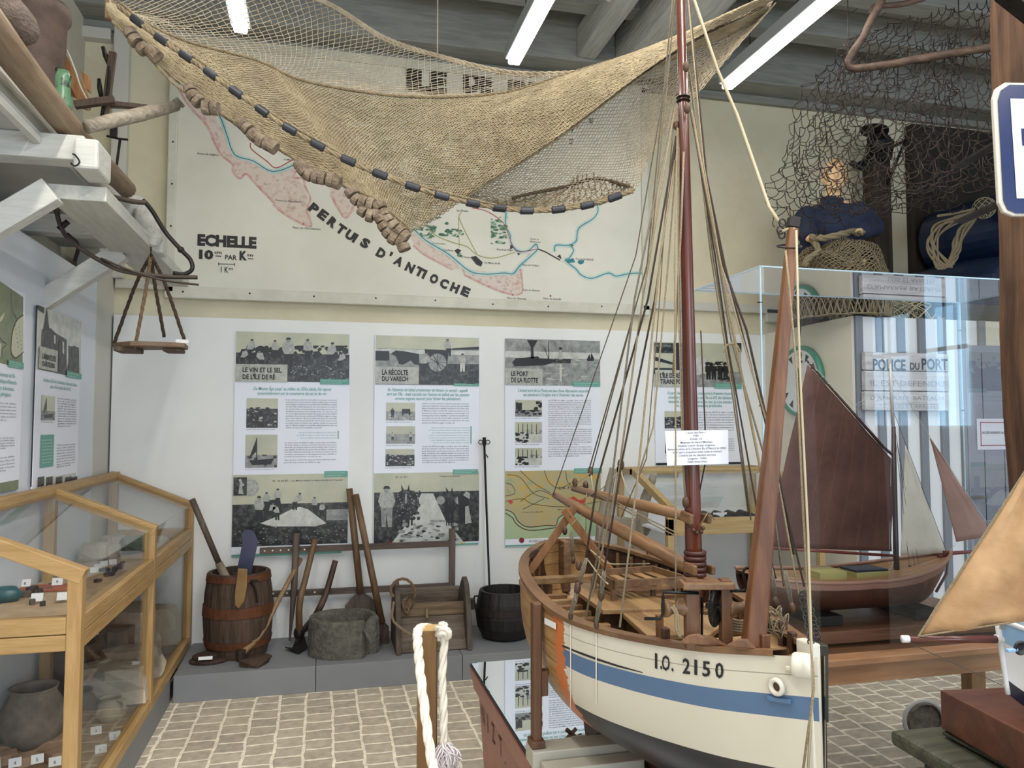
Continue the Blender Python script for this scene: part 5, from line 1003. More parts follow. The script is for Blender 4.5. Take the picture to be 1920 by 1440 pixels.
rope(t, [at(830, 1188, d=d0-.03), at(806, 1178, d=d0+.06), at(786, 1180, d=d0-.02), at(783, 1200, d=d0-.06), at(788, 1260, d=d0-.1), at(800, 1360, d=d0-.2), at(815, 1460, d=d0-.28), at(850, 1640, d=d0-.5)], .0135, M_wr, 'rope_run', twist=True)
rope(t, [at(826, 1183, d=d0-.03), at(833, 1200, d=d0-.04), at(829, 1270, d=d0-.04), at(832, 1330, d=d0-.04), at(832, 1400, d=d0-.04)], .0115, M_wr, 'rope_tail', twist=True); tail_ = [o for o in D.objects if o.name.startswith('rope_tail')][-1]
rope(t, [at(824, 1190, d=d0-.06), at(836, 1180, d=d0-.07), at(840, 1190, d=d0-.06), at(826, 1196, d=d0-.02), at(822, 1178, d=d0-.03), at(834, 1172, d=d0-.05)], .0125, M_wr, 'knot', twist=True)
mb = MB(); rnd = random.Random(9)
for k in range(90):
    a = at(831+rnd.uniform(-4, 4), 1392+rnd.uniform(-6, 6), d=d0-.04); b_ = a+Vector((rnd.uniform(-.03, .05), rnd.uniform(-.03, .03), -rnd.uniform(.03, .10))); mb.tube(cat_rom([a, a.lerp(b_, .5)+Vector((rnd.uniform(-.02, .02), rnd.uniform(-.02, .02), 0)), b_], 5), .0022, 4)
mb.build('frayed_end', mat('white_fibre', hx('d6cfd2'), .9), tail_, smooth=True)
# ================================================================ THE BIG MODEL FISHING BOAT
M_red = mat('red_brown_paint', hx('7a3026'), .3, 0, hx('8a3d31'), 6, None, .08, 60); M_mirror = mat('mirror_top', (.86, .9, .93), .0, 1.0)
TZ = .55
t = thing('mirror_table', 'red-painted plinth with a mirror top under the big model boat', 'display table', (.95, 2.0, 0))
mb = MB(); mb.hexa([(.60, 1.28, TZ-.10), (1.30, 1.28, TZ-.10), (1.30, 3.07, TZ-.10), (.60, 3.07, TZ-.10), (.585, 1.265, TZ-.012), (1.315, 1.265, TZ-.012), (1.315, 3.09, TZ-.012), (.585, 3.09, TZ-.012)])
mb.build('rim', M_red, t, bevel=.004)
mb = MB(); mb.hexa([(.645, 1.32, 0), (1.25, 1.32, 0), (1.25, 3.03, 0), (.645, 3.03, 0), (.615, 1.29, TZ-.1), (1.28, 1.29, TZ-.1), (1.28, 3.05, TZ-.1), (.615, 3.05, TZ-.1)]); mb.build('case', M_red, t, bevel=.003)
mb = MB(); mb.bb(.588, 1.312, 1.268, 3.087, TZ-.012, TZ-.003); mb.build('edge', M_dark, t)
mb = MB(); mb.bb(.592, 1.308, 1.272, 3.083, TZ-.003, TZ); mb.build('mirror', M_mirror, t)
mb = MB(); M_redd = mat('dark_carved_red', hx('33120e'), .6)
for ch, y, hh in (('N', 3.00, .075), ('I', 2.90, .075), ('Z', 2.82, .075), ('T', 2.70, .075), ('.', 2.62, .075)):
    mb.text(ch, Vector((.606, y, .345)), Vector((0, -1, 0)), Vector((-.03/.45, 0, 1)).normalized(), hh, width=.045 if ch not in 'I.' else .01)
mb.v = [Vector((.645-.03*v.z/.45-.002, v.y, v.z)) for v in mb.v]
mb.build('carved_letters', M_redd, t)
mb = MB(); q = at(938, 1410, X=.62); mb.slab([(.618, 2.55, .26), (.618, 2.38, .22), (.628, 2.36, .06), (.628, 2.53, .10)], (-.002, 0, 0)); mb.build('sticker', M_card, t)

CXB = .925
def interp(tab, x):
    if x <= tab[0][0]: return tab[0][1]
    for (a, b_), (c, d_) in zip(tab, tab[1:]):
        if x <= c:
            u = (x-a)/(c-a); return b_+(d_-b_)*u
    return tab[-1][1]
def smooth_tab(tab, n=60):
    xs = [a for a, _ in tab]; pts = cat_rom([Vector((a, b_, 0)) for a, b_ in tab], n); return [(p.x, p.y) for p in pts]
HB = smooth_tab([(1.30, .008), (1.38, .052), (1.5, .115), (1.65, .178), (1.75, .218), (1.85, .258), (1.95, .287), (2.1, .307), (2.25, .308), (2.4, .296), (2.55, .268), (2.7, .215), (2.82, .15), (2.90, .08), (2.93, .0)])
HS = smooth_tab([(1.30, 1.062), (1.4, 1.042), (1.55, 1.015), (1.75, .992), (1.95, .984), (2.1, .988), (2.3, 1.0), (2.5, 1.013), (2.7, 1.028), (2.93, 1.045)])
HK = smooth_tab([(1.30, .625), (1.6, .615), (2.0, .62), (2.4, .64), (2.6, .68), (2.8, .77), (2.93, .92)])
def hullx(y, z):
    b_ = interp(HB, y); h = interp(HS, y); k = interp(HK, y); u = min(1, max(0, (h-z)/(h-k)))
    s = min(1, max(0, (y-1.30)/.75)); n = 1.35+2.4*s; e = .85-.33*s
    return b_*(max(0, 1-u**n))**e
def onhull(px, py, off=.0012):
    X = .7
    for _ in range(30):
        q = at(px, py, X=X); X = .6*X+.4*(CXB-hullx(q.y, q.z))
    q = at(px, py, X=X); q.x -= off; return q
def hull_paint():
    m = D.materials.new('boat_hull_paint'); m.use_nodes = True; nt = m.node_tree; N = nt.nodes; L = nt.links; b = N['Principled BSDF']; b.inputs['Roughness'].default_value = .35
    uv = N.new('ShaderNodeUVMap'); sp = N.new('ShaderNodeSeparateXYZ'); L.new(uv.outputs[0], sp.inputs[0])
    def rgb(c): n = N.new('ShaderNodeRGB'); n.outputs[0].default_value = (*c, 1); return n.outputs[0]
    def gt(a, v):
        n = N.new('ShaderNodeMath'); n.operation = 'GREATER_THAN'; L.new(a, n.inputs[0]); n.inputs[1].default_value = v; return n.outputs[0]
    def mix(f, a, c):
        n = N.new('ShaderNodeMix'); n.data_type = 'RGBA'; L.new(f, n.inputs[0]); L.new(a, n.inputs[6]); L.new(c, n.inputs[7]); return n.outputs[2]
    def math_(op, a, v):
        n = N.new('ShaderNodeMath'); n.operation = op; L.new(a, n.inputs[0])
        if isinstance(v, (int, float)): n.inputs[1].default_value = v
        else: L.new(v, n.inputs[1])
        return n.outputs[0]
    u, v = sp.outputs[0], sp.outputs[1]
    white = rgb(hx('c6c1b3')); blue = rgb(hx('4d6788')); dark = rgb(hx('2b2a2c')); orange = rgb(hx('b5673a')); wht2 = rgb(hx('d0cdc2'))
    nz = N.new('ShaderNodeTexNoise'); nz.inputs['Scale'].default_value = 9; mp = N.new('ShaderNodeMapping'); mp.inputs['Scale'].default_value = (.7, 6, 1); L.new(uv.outputs[0], mp.inputs[0]); L.new(mp.outputs[0], nz.inputs[0]); nz.inputs['Detail'].default_value = 6
    r = N.new('ShaderNodeValToRGB'); r.color_ramp.elements[0].color = (*hx('8a6742'), 1); r.color_ramp.elements[1].color = (*hx('a9855a'), 1); r.color_ramp.elements[0].position = .35; r.color_ramp.elements[1].position = .65; L.new(nz.outputs[0], r.inputs[0])
    col = mix(gt(v, .076), white, blue); col = mix(gt(v, .120), col, white)
    # plank seams
    for s0 in (.036, ):
        a = math_('SUBTRACT', v, s0); a = math_('ABSOLUTE', a, 0); inv = math_('LESS_THAN', a, .0011); col = mix(inv, col, rgb(hx('8f8b80')))
    # jagged paint edge: blunt brush teeth
    vn = N.new('ShaderNodeTexNoise'); vn.inputs['Scale'].default_value = 62; vn.inputs['Detail'].default_value = 2; cb_ = N.new('ShaderNodeCombineXYZ'); L.new(v, cb_.inputs[1]); L.new(cb_.outputs[0], vn.inputs[0])
    jag = math_('MULTIPLY', vn.outputs[0], .06); uj = math_('ADD', u, jag)
    vn2 = N.new('ShaderNodeTexNoise'); vn2.inputs['Scale'].default_value = 14; L.new(cb_.outputs[0], vn2.inputs[0]); jag2 = math_('MULTIPLY', vn2.outputs[0], .10); uk = math_('ADD', u, jag2)
    col = mix(gt(v, HULL_VD), col, dark)
    col = mix(gt(uj, HULL_U0), col, orange); wd = r.outputs[0]
    for s0 in (.04, .085, .13, .175, .22, .265):
        a = math_('SUBTRACT', v, s0); a = math_('ABSOLUTE', a, 0); inv = math_('LESS_THAN', a, .0011); wd = mix(inv, wd, rgb(hx('4f3820')))
    col = mix(gt(uk, HULL_U1), col, wd)
    L.new(col, b.inputs['Base Color']); return m
boat = thing('model_fishing_boat', 'big wooden model fishing boat, cream hull with blue band, lettered I.O. 2150', 'model boat', (CXB, 2.1, .62))
M_bw = wood('boat_wood', hx('66482f'), hx('856446'), 'y', .5, 8, .12); M_bwx = wood('boat_wood_cross', hx('6b4a2f'), hx('8a6543'), 'x', .5, 8, .12); M_bwz = wood('boat_wood_upright', hx('5f3f28'), hx('80593a'), 'z', .5, 8, .12)
M_bwl = wood('boat_wood_light', hx('8c6a45'), hx('ac8a60'), 'y', .5, 8, .1); M_bwd = wood('boat_wood_dark', hx('402a1c'), hx('5b3f2b'), 'y', .55, 8, .1)
q1_ = onhull(1063, 1200); q2_ = onhull(1062, 1290); q3_ = onhull(1042, 1240); HULL_U0 = (q1_.y+q2_.y)/2+.03; HULL_U1 = q3_.y+.05
HULL_VD = sum(interp(HS, q_.y)-q_.z for q_ in [onhull(x_, y_) for x_, y_ in ((1100, 1327), (1150, 1352), (1200, 1383))])/3; print('VD', HULL_VD)
def loft_side(y0, y1, ny, vs, inset=0):
    rows = []
    for i in range(ny+1):
        y = y0+(y1-y0)*i/ny; rows.append(y)
    return rows
NY, NZ = 70, 22
mb = MB(); mb.uv = []
yy = [1.30+(2.93-1.30)*i/NY for i in range(NY+1)]
for side in (-1, 1):
    b0 = len(mb.v)
    for y in yy:
        h, k = interp(HS, y), interp(HK, y)
        for j in range(NZ+1):
            a = j/NZ; u = 1-(1-a)**1.6 if False else math.sin(a*math.pi/2)
            z = h+(k-h)*u; mb.v.append(Vector((CXB+side*hullx(y, z), y, z))); mb.uv.append((y, h-z))
    for i in range(NY):
        for j in range(NZ): a = b0+i*(NZ+1)+j; mb.f.append([a, a+1, a+NZ+2, a+NZ+1]); mb.mi.append(0)
hull = mb.build('hull', hull_paint(), boat, smooth=True)
# inner skin
mb = MB()
for side in (-1, 1):
    rows = []
    for y in [1.36+(2.88-1.36)*i/40 for i in range(41)]:
        h, k = interp(HS, y), interp(HK, y); r_ = []
        for j in range(13):
            z = h-.002+(k+.03-h)*math.sin(j/12*math.pi/2); r_.append((CXB+side*max(0, hullx(y, z)-.014), y, z))
        rows.append(r_)
    mb.grid(rows)
mb.build('inner_planking', M_bwd, boat, smooth=True)
# gunwale cap
mb = MB()
for side in (-1, 1):
    A_, B_, C_, D_ = [], [], [], []
    for y in [1.375+(2.928-1.375)*i/60 for i in range(61)]:
        h = interp(HS, y); o = hullx(y, h)+.006; i_ = max(0, o-.036)
        A_.append((CXB+side*o, y, h-.002)); B_.append((CXB+side*o, y, h+.010)); C_.append((CXB+side*i_, y, h+.010)); D_.append((CXB+side*i_, y, h-.002))
    mb.grid([A_, B_, C_, D_, A_])
mb.build('gunwale', M_bw, boat)
# rub strake shadow batten
# stem
mb = MB(); mb.slab([(CXB-.014, 1.36, 1.082), (CXB-.014, 1.312, 1.082), (CXB-.014, 1.306, .62), (CXB-.014, 1.345, .61)], (.022, 0, 0)); mb.build('stem_post', mat('cream_paint', hx('c8c4b8'), .4), boat, bevel=.003, label='cream painted stem post')
mb = MB(); mb.hexa([(CXB+.009, 1.318, .93), (CXB+.027, 1.318, .93), (CXB+.027, 1.345, .93), (CXB+.009, 1.345, .93), (CXB+.009, 1.314, 1.078), (CXB+.027, 1.314, 1.078), (CXB+.027, 1.35, 1.078), (CXB+.009, 1.35, 1.078)]); mb.hexa([(CXB+.008, 1.310, .60), (CXB+.014, 1.310, .60), (CXB+.014, 1.345, .60), (CXB+.008, 1.345, .60), (CXB+.009, 1.318, .93), (CXB+.023, 1.318, .93), (CXB+.023, 1.345, .93), (CXB+.009, 1.345, .93)]); mb.build('stem_side_board', mat('dark_green_black_board', hx('24231f'), .5, 0, hx('39352c'), 6), boat, bevel=.002, label='dark board on the far side of the stem')
mb = MB(); mb.slab([(CXB+.027, 1.34, 1.07), (CXB+.036, 1.34, 1.06), (CXB+.041, 1.34, 1.03), (CXB+.039, 1.34, .98), (CXB+.027, 1.34, .95)], (0, .03, 0)); mb.build('stem_knee', M_bwz, boat, bevel=.006)
# cream bow roller, fairlead ring, rubbing chock
c = at(1506, 1248, d=1.50); M_cream = MATS['cream_paint']
mb = MB(); mb.lathe(c, [(.004, -.02), (.020, -.02), (.023, -.016), (.024, -.010), (.024, .010), (.023, .016), (.020, .02), (.004, .02)], 28, RGT*.85-FH*.5); mb.build('bow_roller', M_cream, boat, smooth=True)
mb = MB(); a = onhull(1483, 1253, .012); mb.tube([a, a+Vector((.02, -.006, -.003))], .006, 8); mb.build('roller_pin', M_cream, boat)
q = onhull(1461, 1287, .004); nrm = Vector((-1, -.42, 0)).normalized(); mb = MB(); mb.lathe(q, [(.009, 0), (.009, .006), (.012, .009), (.017, .007), (.0185, 0)], 22, nrm); mb.build('hawse_ring', M_cream, boat, smooth=True)
mb = MB(); mb.lathe(q+nrm*.001, [(.0, .0), (.0095, .0)], 16, nrm); mb.build('hawse_hole', M_bwd, boat)
mb = MB(); a, b_ = onhull(1442, 1308, .004), onhull(1487, 1316, .004); mb.bar(a, b_, .010, .010); mb.build('chock', mat('blue_paint', hx('4d6788'), .35), boat, bevel=.003)
mb = MB()
for x in (1072, 1120): mb.tube([onhull(x, y, .003) for y in range(1172 if x < 1100 else 1188, 1330, 12)], .0018, 5)
mb.build('chain_plate_strap', M_cream, boat)
mb = MB(); mb.tube([onhull(x, y, .0) for x, y in ((1056, 1211), (1090, 1225), (1120, 1236), (1160, 1249), (1205, 1261))], [.003, .003, .003, .0025, .001], 6); mb.build('stripe_batten', M_dark, boat)
# registration lettering, bent onto the planking
def hull_text(s, l, r, yb_l, yb_r, h, m, nm, bold=.02, ital=0):
    c = MB(); c.text(s, Vector((0, 0, 0)), Vector((1, 0, 0)), Vector((0, 1, 0)), 1.0, width=1.0, bold=bold, res=2)
    o = MB(); o.v = []; o.f = c.f; o.mi = c.mi
    for v in c.v:
        u = v.x; o.v.append(onhull(l+(r-l)*u+v.y*ital, yb_l+(yb_r-yb_l)*u-v.y*h, .0016))
    return o.build(nm, m, boat)
for ch, x0_, x1_, yb_ in (('I', 1229, 1233.5, 1252), ('.', 1239, 1243, 1253), ('O', 1242, 1257, 1256), ('.', 1260, 1264, 1257), ('2', 1281, 1295, 1262), ('1', 1303, 1308.5, 1264), ('5', 1318, 1333, 1267), ('0', 1342, 1358, 1270)):
    hull_text(ch, x0_, x1_, yb_, yb_+1.5, 29 if ch != '.' else 29, M_ink, 'registration_letter', bold=.02)
q = onhull(1034, 1166, .004); mb = MB(); a = onhull(1024, 1158, .004); b_ = onhull(1045, 1168, .004); mb.slab([a, b_, b_-Vector((0, 0, .017)), a-Vector((0, 0, .017))], (-.001, 0, 0)); mb.build('name_label', M_card, boat)
# propeller and rudder under the stern
mb = MB(); mb.slab([(CXB-.01, 2.50, .70), (CXB-.01, 2.62, .72), (CXB-.01, 2.68, .60), (CXB-.01, 2.50, .59)], (.02, 0, 0)); mb.build('rudder', M_bwd, boat, bevel=.004)
for a in range(3):
    mb = MB(); an = a*2.094; mb.slab([(CXB+math.cos(an)*.008, 2.46, .66+math.sin(an)*.008), (CXB+math.cos(an+.35)*.05, 2.455, .66+math.sin(an+.35)*.05), (CXB+math.cos(an-.35)*.05, 2.47, .66+math.sin(an-.35)*.05)], (0, .003, 0)); mb.build('propeller_blade', mat('brass_dark', hx('5a4a2c'), .35, .9), boat)
mb = MB(); mb.bb(CXB-.012, CXB+.012, 1.34, 2.5, .595, .64); mb.build('keel', MATS['boat_wood_dark'], boat, bevel=.003)
mb = MB(); mb.bb(CXB-.014, CXB+.014, 2.86, 2.945, .86, 1.052); mb.build('sternpost', M_bw, boat, bevel=.003)
# ribs, beams, boxes inside
for i, y in enumerate([2.02, 2.10, 2.18, 2.26, 2.34, 2.42, 2.50]):
    xl_ = CXB-hullx(y, .93)+.016; mb = MB(); mb.bb(xl_, CXB-.12, y-.012, y+.012, .90, .935); mb.build('floor_beam', M_bwl if i % 2 else M_bwx, boat, bevel=.002)
    mb = MB(); mb.bb(CXB+.12, CXB+hullx(y, .93)-.016, y-.012, y+.012, .90, .935); mb.build('floor_beam', M_bwx, boat, bevel=.002)
for i in range(15):
    y = 1.95+i*.062
    for s in (-1, 1):
        P_ = [Vector((CXB+s*(hullx(y, z)-.02), y, z)) for z in (interp(HS, y)-.012, .93, .87, .80, .74)]
        mb = MB(); mb.tube(P_, .008, 4); mb.build('rib', M_bw, boat)
mb = MB(); mb.slab([(CXB-.26, 2.60, .97), (CXB+.26, 2.60, .97), (CXB+.24, 2.64, .97), (CXB-.24, 2.64, .97)], (0, 0, -.022)); mb.build('stern_thwart', M_bwl, boat, bevel=.002)
mb = MB(); mb.bb(CXB-.05, CXB+.0, 2.36, 2.62, .93, .96); mb.bb(CXB-.04, CXB-.01, 2.36, 2.40, .85, 1.0); mb.build('tiller_support', M_bw, boat, bevel=.002)
mb = MB(); mb.bb(CXB-.24, CXB+.24, 2.0, 2.66, .86, .87); mb.build('sole_board', M_bwd, boat)
def pxslab(nm, pts, Z, th, m, bev=.002, parent=boat):
    mb = MB(); mb.slab([at(x, y, Z=Z) for x, y in pts], (0, 0, -th)); return mb.build(nm, m, parent, bevel=bev)
pxslab('engine_box', [(1076, 1104), (1095, 1092), (1260, 1125), (1330, 1132), (1300, 1140), (1130, 1143)], .975, .014, M_bwl); 
pxslab('engine_box_side', [(1082, 1106), (1100, 1094), (1250, 1126), (1320, 1134), (1295, 1140), (1133, 1142)], .960, .09, M_bw)
pxslab('forward_hatch', [(1168, 1150), (1240, 1140), (1370, 1160), (1330, 1190), (1212, 1190)], .965, .014, M_bwl); pxslab('forward_hatch_side', [(1173, 1152), (1240, 1143), (1360, 1162), (1325, 1190), (1214, 1189)], .950, .08, M_bw)
# raised slatted tray
Pt = [at(x, y, Z=1.035) for x, y in ((1113, 1068), (1224, 1060), (1292, 1081), (1150, 1088))]
for i in range(4):
    a, b_ = Pt[i], Pt[(i+1) % 4]; mb = MB(); mb.slab([a, b_, b_-Vector((0, 0, .035)), a-Vector((0, 0, .035))], ((Pt[0]+Pt[2])/2-(a+b_)/2).normalized()*.007); mb.build('tray_side', M_bw, boat, bevel=.001)
for k in range(5):
    u = .1+.2*k; a, b_ = Pt[0].lerp(Pt[1], u), Pt[3].lerp(Pt[2], u); d1, d2 = (Pt[1]-Pt[0])*.065, (Pt[2]-Pt[3])*.065; mb = MB(); mb.slab([a-d1-Vector((0, 0, .02)), a+d1-Vector((0, 0, .02)), b_+d2-Vector((0, 0, .02)), b_-d2-Vector((0, 0, .02))], (0, 0, -.006)); mb.build('tray_slat', M_bwl, boat)
for a in Pt:
    mb = MB(); mb.bar(a-Vector((0, 0, .03)), a-Vector((0, 0, .10)), .014, .014); mb.build('tray_leg', M_bw, boat)
# foredeck
A_ = []; 
ys_ = [1.36+(1.80-1.36)*i/14 for i in range(15)]
mb = MB(); rows = [[(CXB+s*(max(0, hullx(y, interp(HS, y)-.03)-.012)), y, interp(HS, y)-.030) for s in (-1, -.5, 0, .5, 1)] for y in ys_]; mb.grid(rows); mb.build('foredeck', M_bwl, boat, solid=.006)
for s in (-1, 1):
    for y in (1.56, 1.66): mb = MB(); x = CXB+s*(hullx(y, 1.0)-.03); mb.bb(x-.008, x+.008, y-.01, y+.01, .96, 1.035); mb.build('bulwark_stanchion', M_bwd, boat, bevel=.002)
# bollards and cleats on the rail
for px_, py_ in ((1237, 1192), (1217, 1046), (1151, 0)):
    if py_ == 0: continue
    q = at(px_, py_, Z=interp(HS, 1.7)+.005) if px_ > 1220 else at(px_, py_+10, Z=1.0); mb = MB(); mb.box(q+Vector((0, 0, .022)), (.015, .015, .055), taper=1.05); mb.build('bollard', M_bwz, boat, bevel=.002)
def cleat(pts, d, nm='rail_cleat'):
    mb = MB(); P_ = [at(x, y, X=CXB-hullx(1.6, 1.0)+.01 if d is None else None, d=d) if d else onhull(x, y, -.012) for x, y in pts]; mb.slab(P_, (.010, .004, 0)); mb.build(nm, M_bwz, boat, bevel=.003)
cleat([(1275, 1202), (1290, 1190), (1306, 1188), (1316, 1194), (1326, 1190), (1345, 1202), (1364, 1213), (1320, 1210), (1282, 1208)], 1.66)
cleat([(1358, 1211), (1380, 1198), (1396, 1198), (1404, 1206), (1415, 1218), (1380, 1215)], 1.58)
for pts, dd in (([(988, 1050), (996, 1034), (1008, 1028), (1018, 1032), (1015, 1040), (1000, 1046)], 2.75), ([(1048, 1026), (1060, 1019), (1070, 1023), (1070, 1027)], 3.0), ([(1124, 1030), (1132, 1024), (1142, 1033)], 3.0)):
    mb = MB(); mb.slab([at(x, y, d=dd) for x, y in pts], FH*.012); mb.build('rail_cleat', M_bwd, boat, bevel=.003)
# crutch (crossed legs) at the stern
ap = at(1071, 958, Y=2.52)
mb = MB(); mb.bar(at(993, 1073, Z=1.0), at(1080, 948, Y=2.52), .012, .026); mb.build('crutch_leg', wood('crutch_wood', hx('7c5231'), hx('96683f'), 'z', .5), boat, bevel=.002)
mb = MB(); mb.bar(at(1148, 1075, Y=2.40), at(1058, 956, Y=2.50), .012, .026); mb.build('crutch_leg', MATS['crutch_wood'], boat, bevel=.002)
mb = MB(); mb.tube([at(1071, 968, Y=2.50), at(1071, 968, Y=2.48)], .006, 8); mb.build('crutch_bolt', M_iron, boat)
# boom, gaff
M_spar = wood('varnished_spar', hx('7d5a3d'), hx('9c7653'), 'y', .45, 7, .12)
a, b_ = at(1040, 928, d=2.92), at(1292, 1063, d=1.93)
mb = MB(); mb.tube([a, a.lerp(b_, .3), a.lerp(b_, .7), b_], [.012, .019, .020, .017], 12); mb.build('boom', M_spar, boat, smooth=True)
a2, b2 = at(1075, 916, d=2.86), at(1280, 966, d=1.98)
mb = MB(); mb.tube([a2, a2.lerp(b2, .35), a2.lerp(b2, .75), b2], [.011, .015, .016, .014], 12); mb.build('gaff', M_spar, boat, smooth=True)
for (p_, q_) in (((1278, 966), (1302, 974)), ((1285, 1062), (1306, 1078))):
    mb = MB(); mb.bar(at(p_[0], p_[1], d=1.9), at(p_[0]+20, p_[1]+9, d=1.86), .012, .026); mb.build('jaw', M_bw, boat, bevel=.004)
    mb = MB(); mb.bar(at(p_[0]+38, p_[1]+4, d=1.93), at(p_[0]+54, p_[1]+8, d=1.9), .012, .022); mb.build('jaw', M_bw, boat, bevel=.004)
# mast
M_mast = wood('mast_wood', hx('4c1f14'), hx('6c3220'), 'z', .35, 7, .08, coat=.3)
dm = 1.905; mtop = at(1275, -60, d=dm); mbot = at(1303, 1140, d=dm)
mb = MB(); mb.tube([mtop.lerp(mbot, u) for u in (0, .3, .6, .85, 1)], [.0105, .0135, .0165, .020, .021], 16); mb.build('mast', M_mast, boat, smooth=True)
mb = MB()
for k in range(5): q = at(1303, 1036+k*10, d=dm); mb.lathe(q, [(.019, -.005), (.027, -.005), (.028, 0), (.027, .005), (.019, .005)], 18)
mb.build('mast_hoops', mat('red_brown_hoop', hx('43201a'), .45), boat, smooth=True)
mb = MB()
for y in (183, 190): q = at(1281, y, d=dm); mb.lathe(q, [(.014, -.003), (.018, 0), (.014, .003)], 14)
mb.build('mast_band', M_iron, boat)
mb = MB(); Pb = [at(x, y, d=dm-.025) for x, y in ((1293, 985), (1300, 994), (1307, 999), (1315, 997), (1318, 990))]
for p_ in Pb: mb.ball(p_, .0055, 8, 6)
mb.build('parrel_beads', M_bwd, boat, smooth=True)
# leaning bowsprit
M_bs = wood('bowsprit_wood', hx('5c3820'), hx('865836'), 'z', .5, 7, .15)
b0_, b1_ = at(1412, 1212, d=1.62), at(1487, 428, d=1.66)
mb = MB(); mb.bar(b0_, b1_, .042, .042, .021, .021, up=FH); mb.build('bowsprit', M_bs, boat, bevel=.004)
mb = MB(); mb.bar(at(1486, 427, d=1.66), at(1489, 408, d=1.66), .023, .023, up=FH); mb.build('bowsprit_cap', M_iron, boat, bevel=.001)
mb = MB(); q = at(1433, 1207, d=1.60); mb.box(q, (.018, .018, .04)); mb.build('heel_block', M_bwz, boat, bevel=.002)
rc = at(1480, 462, d=1.66); mb = MB(); mb.tube([rc+RGT*(math.cos(k*math.pi/8)*.026)+(UPV*.35+FH*.9)*(math.sin(k*math.pi/8)*.026) for k in range(16)], .002, 6, closed=True); mb.build('bowsprit_ring', M_iron, boat, smooth=True)
# windlass
dw = 1.70
for x0_, x1_ in ((1284, 1310), (1350, 1370)):
    mb = MB(); c = at((x0_+x1_)/2, 1150, d=dw); w_ = (x1_-x0_)/FPX*dw; mb.box(c, (w_, .03, .15), Matrix.Rotation(-.25, 3, 'Z')); mb.build('windlass_post', M_bwz, boat, bevel=.002)
mb = MB(); c = at(1325, 1096, d=dw-.01); mb.box(c, (.112, .05, .014), Matrix.Rotation(-.25, 3, 'Z')); wcap = mb.build('windlass_cap', M_bw, boat, bevel=.002)
ax = (RGT+FH*.15).normalized()
for x in (1266, 1386):
    c = at(x, 1140, d=dw); mb = MB(); mb.lathe(c, [(.003, -.026), (.019, -.026), (.019, -.018), (.012, -.006), (.013, .008), (.019, .020), (.017, .028), (.003, .028)], 18, ax); mb.build('windlass_drum', M_bw, boat, smooth=True)
c = at(1341, 1138, d=dw-.02); mb = MB(); axg = (RGT*.85-FH*.5).normalized(); mb.lathe(c, [(.030, -.005), (.039, -.005), (.039, .005), (.030, .005), (.030, -.005)], 30, axg); mb.tube([c-axg*.02, c+axg*.012], .006, 8)
e1 = axg.cross(UPV).normalized()
for k in range(4): a = k*math.pi/2+.4; mb.bar(c, c+(e1*math.cos(a)+UPV*math.sin(a))*.032, .005, .005)
for k in range(36): a = k*math.pi/18; p_ = c+(e1*math.cos(a)+UPV*math.sin(a))*.040; mb.box(p_, (.004, .004, .004))
mb.build('gear_wheel', mat('black_cast_iron', hx('111413'), .4, .4), boat)
for P_ in ([(1208, 1160), (1238, 1160), (1243, 1150), (1243, 1122), (1244, 1110), (1310, 1112)], [(1370, 1108), (1397, 1108), (1399, 1100), (1393, 1072), (1398, 1065), (1416, 1064)]):
    mb = MB(); mb.tube([at(x, y, d=dw-.02) for x, y in P_], .0035, 8); mb.build('crank', MATS['black_cast_iron'], wcap, smooth=True)
mb = MB(); mb.tube([at(1316, 1120, d=dw), at(1316, 1200, d=dw)], .003, 6); mb.build('pawl_rod', MATS['black_cast_iron'], boat)
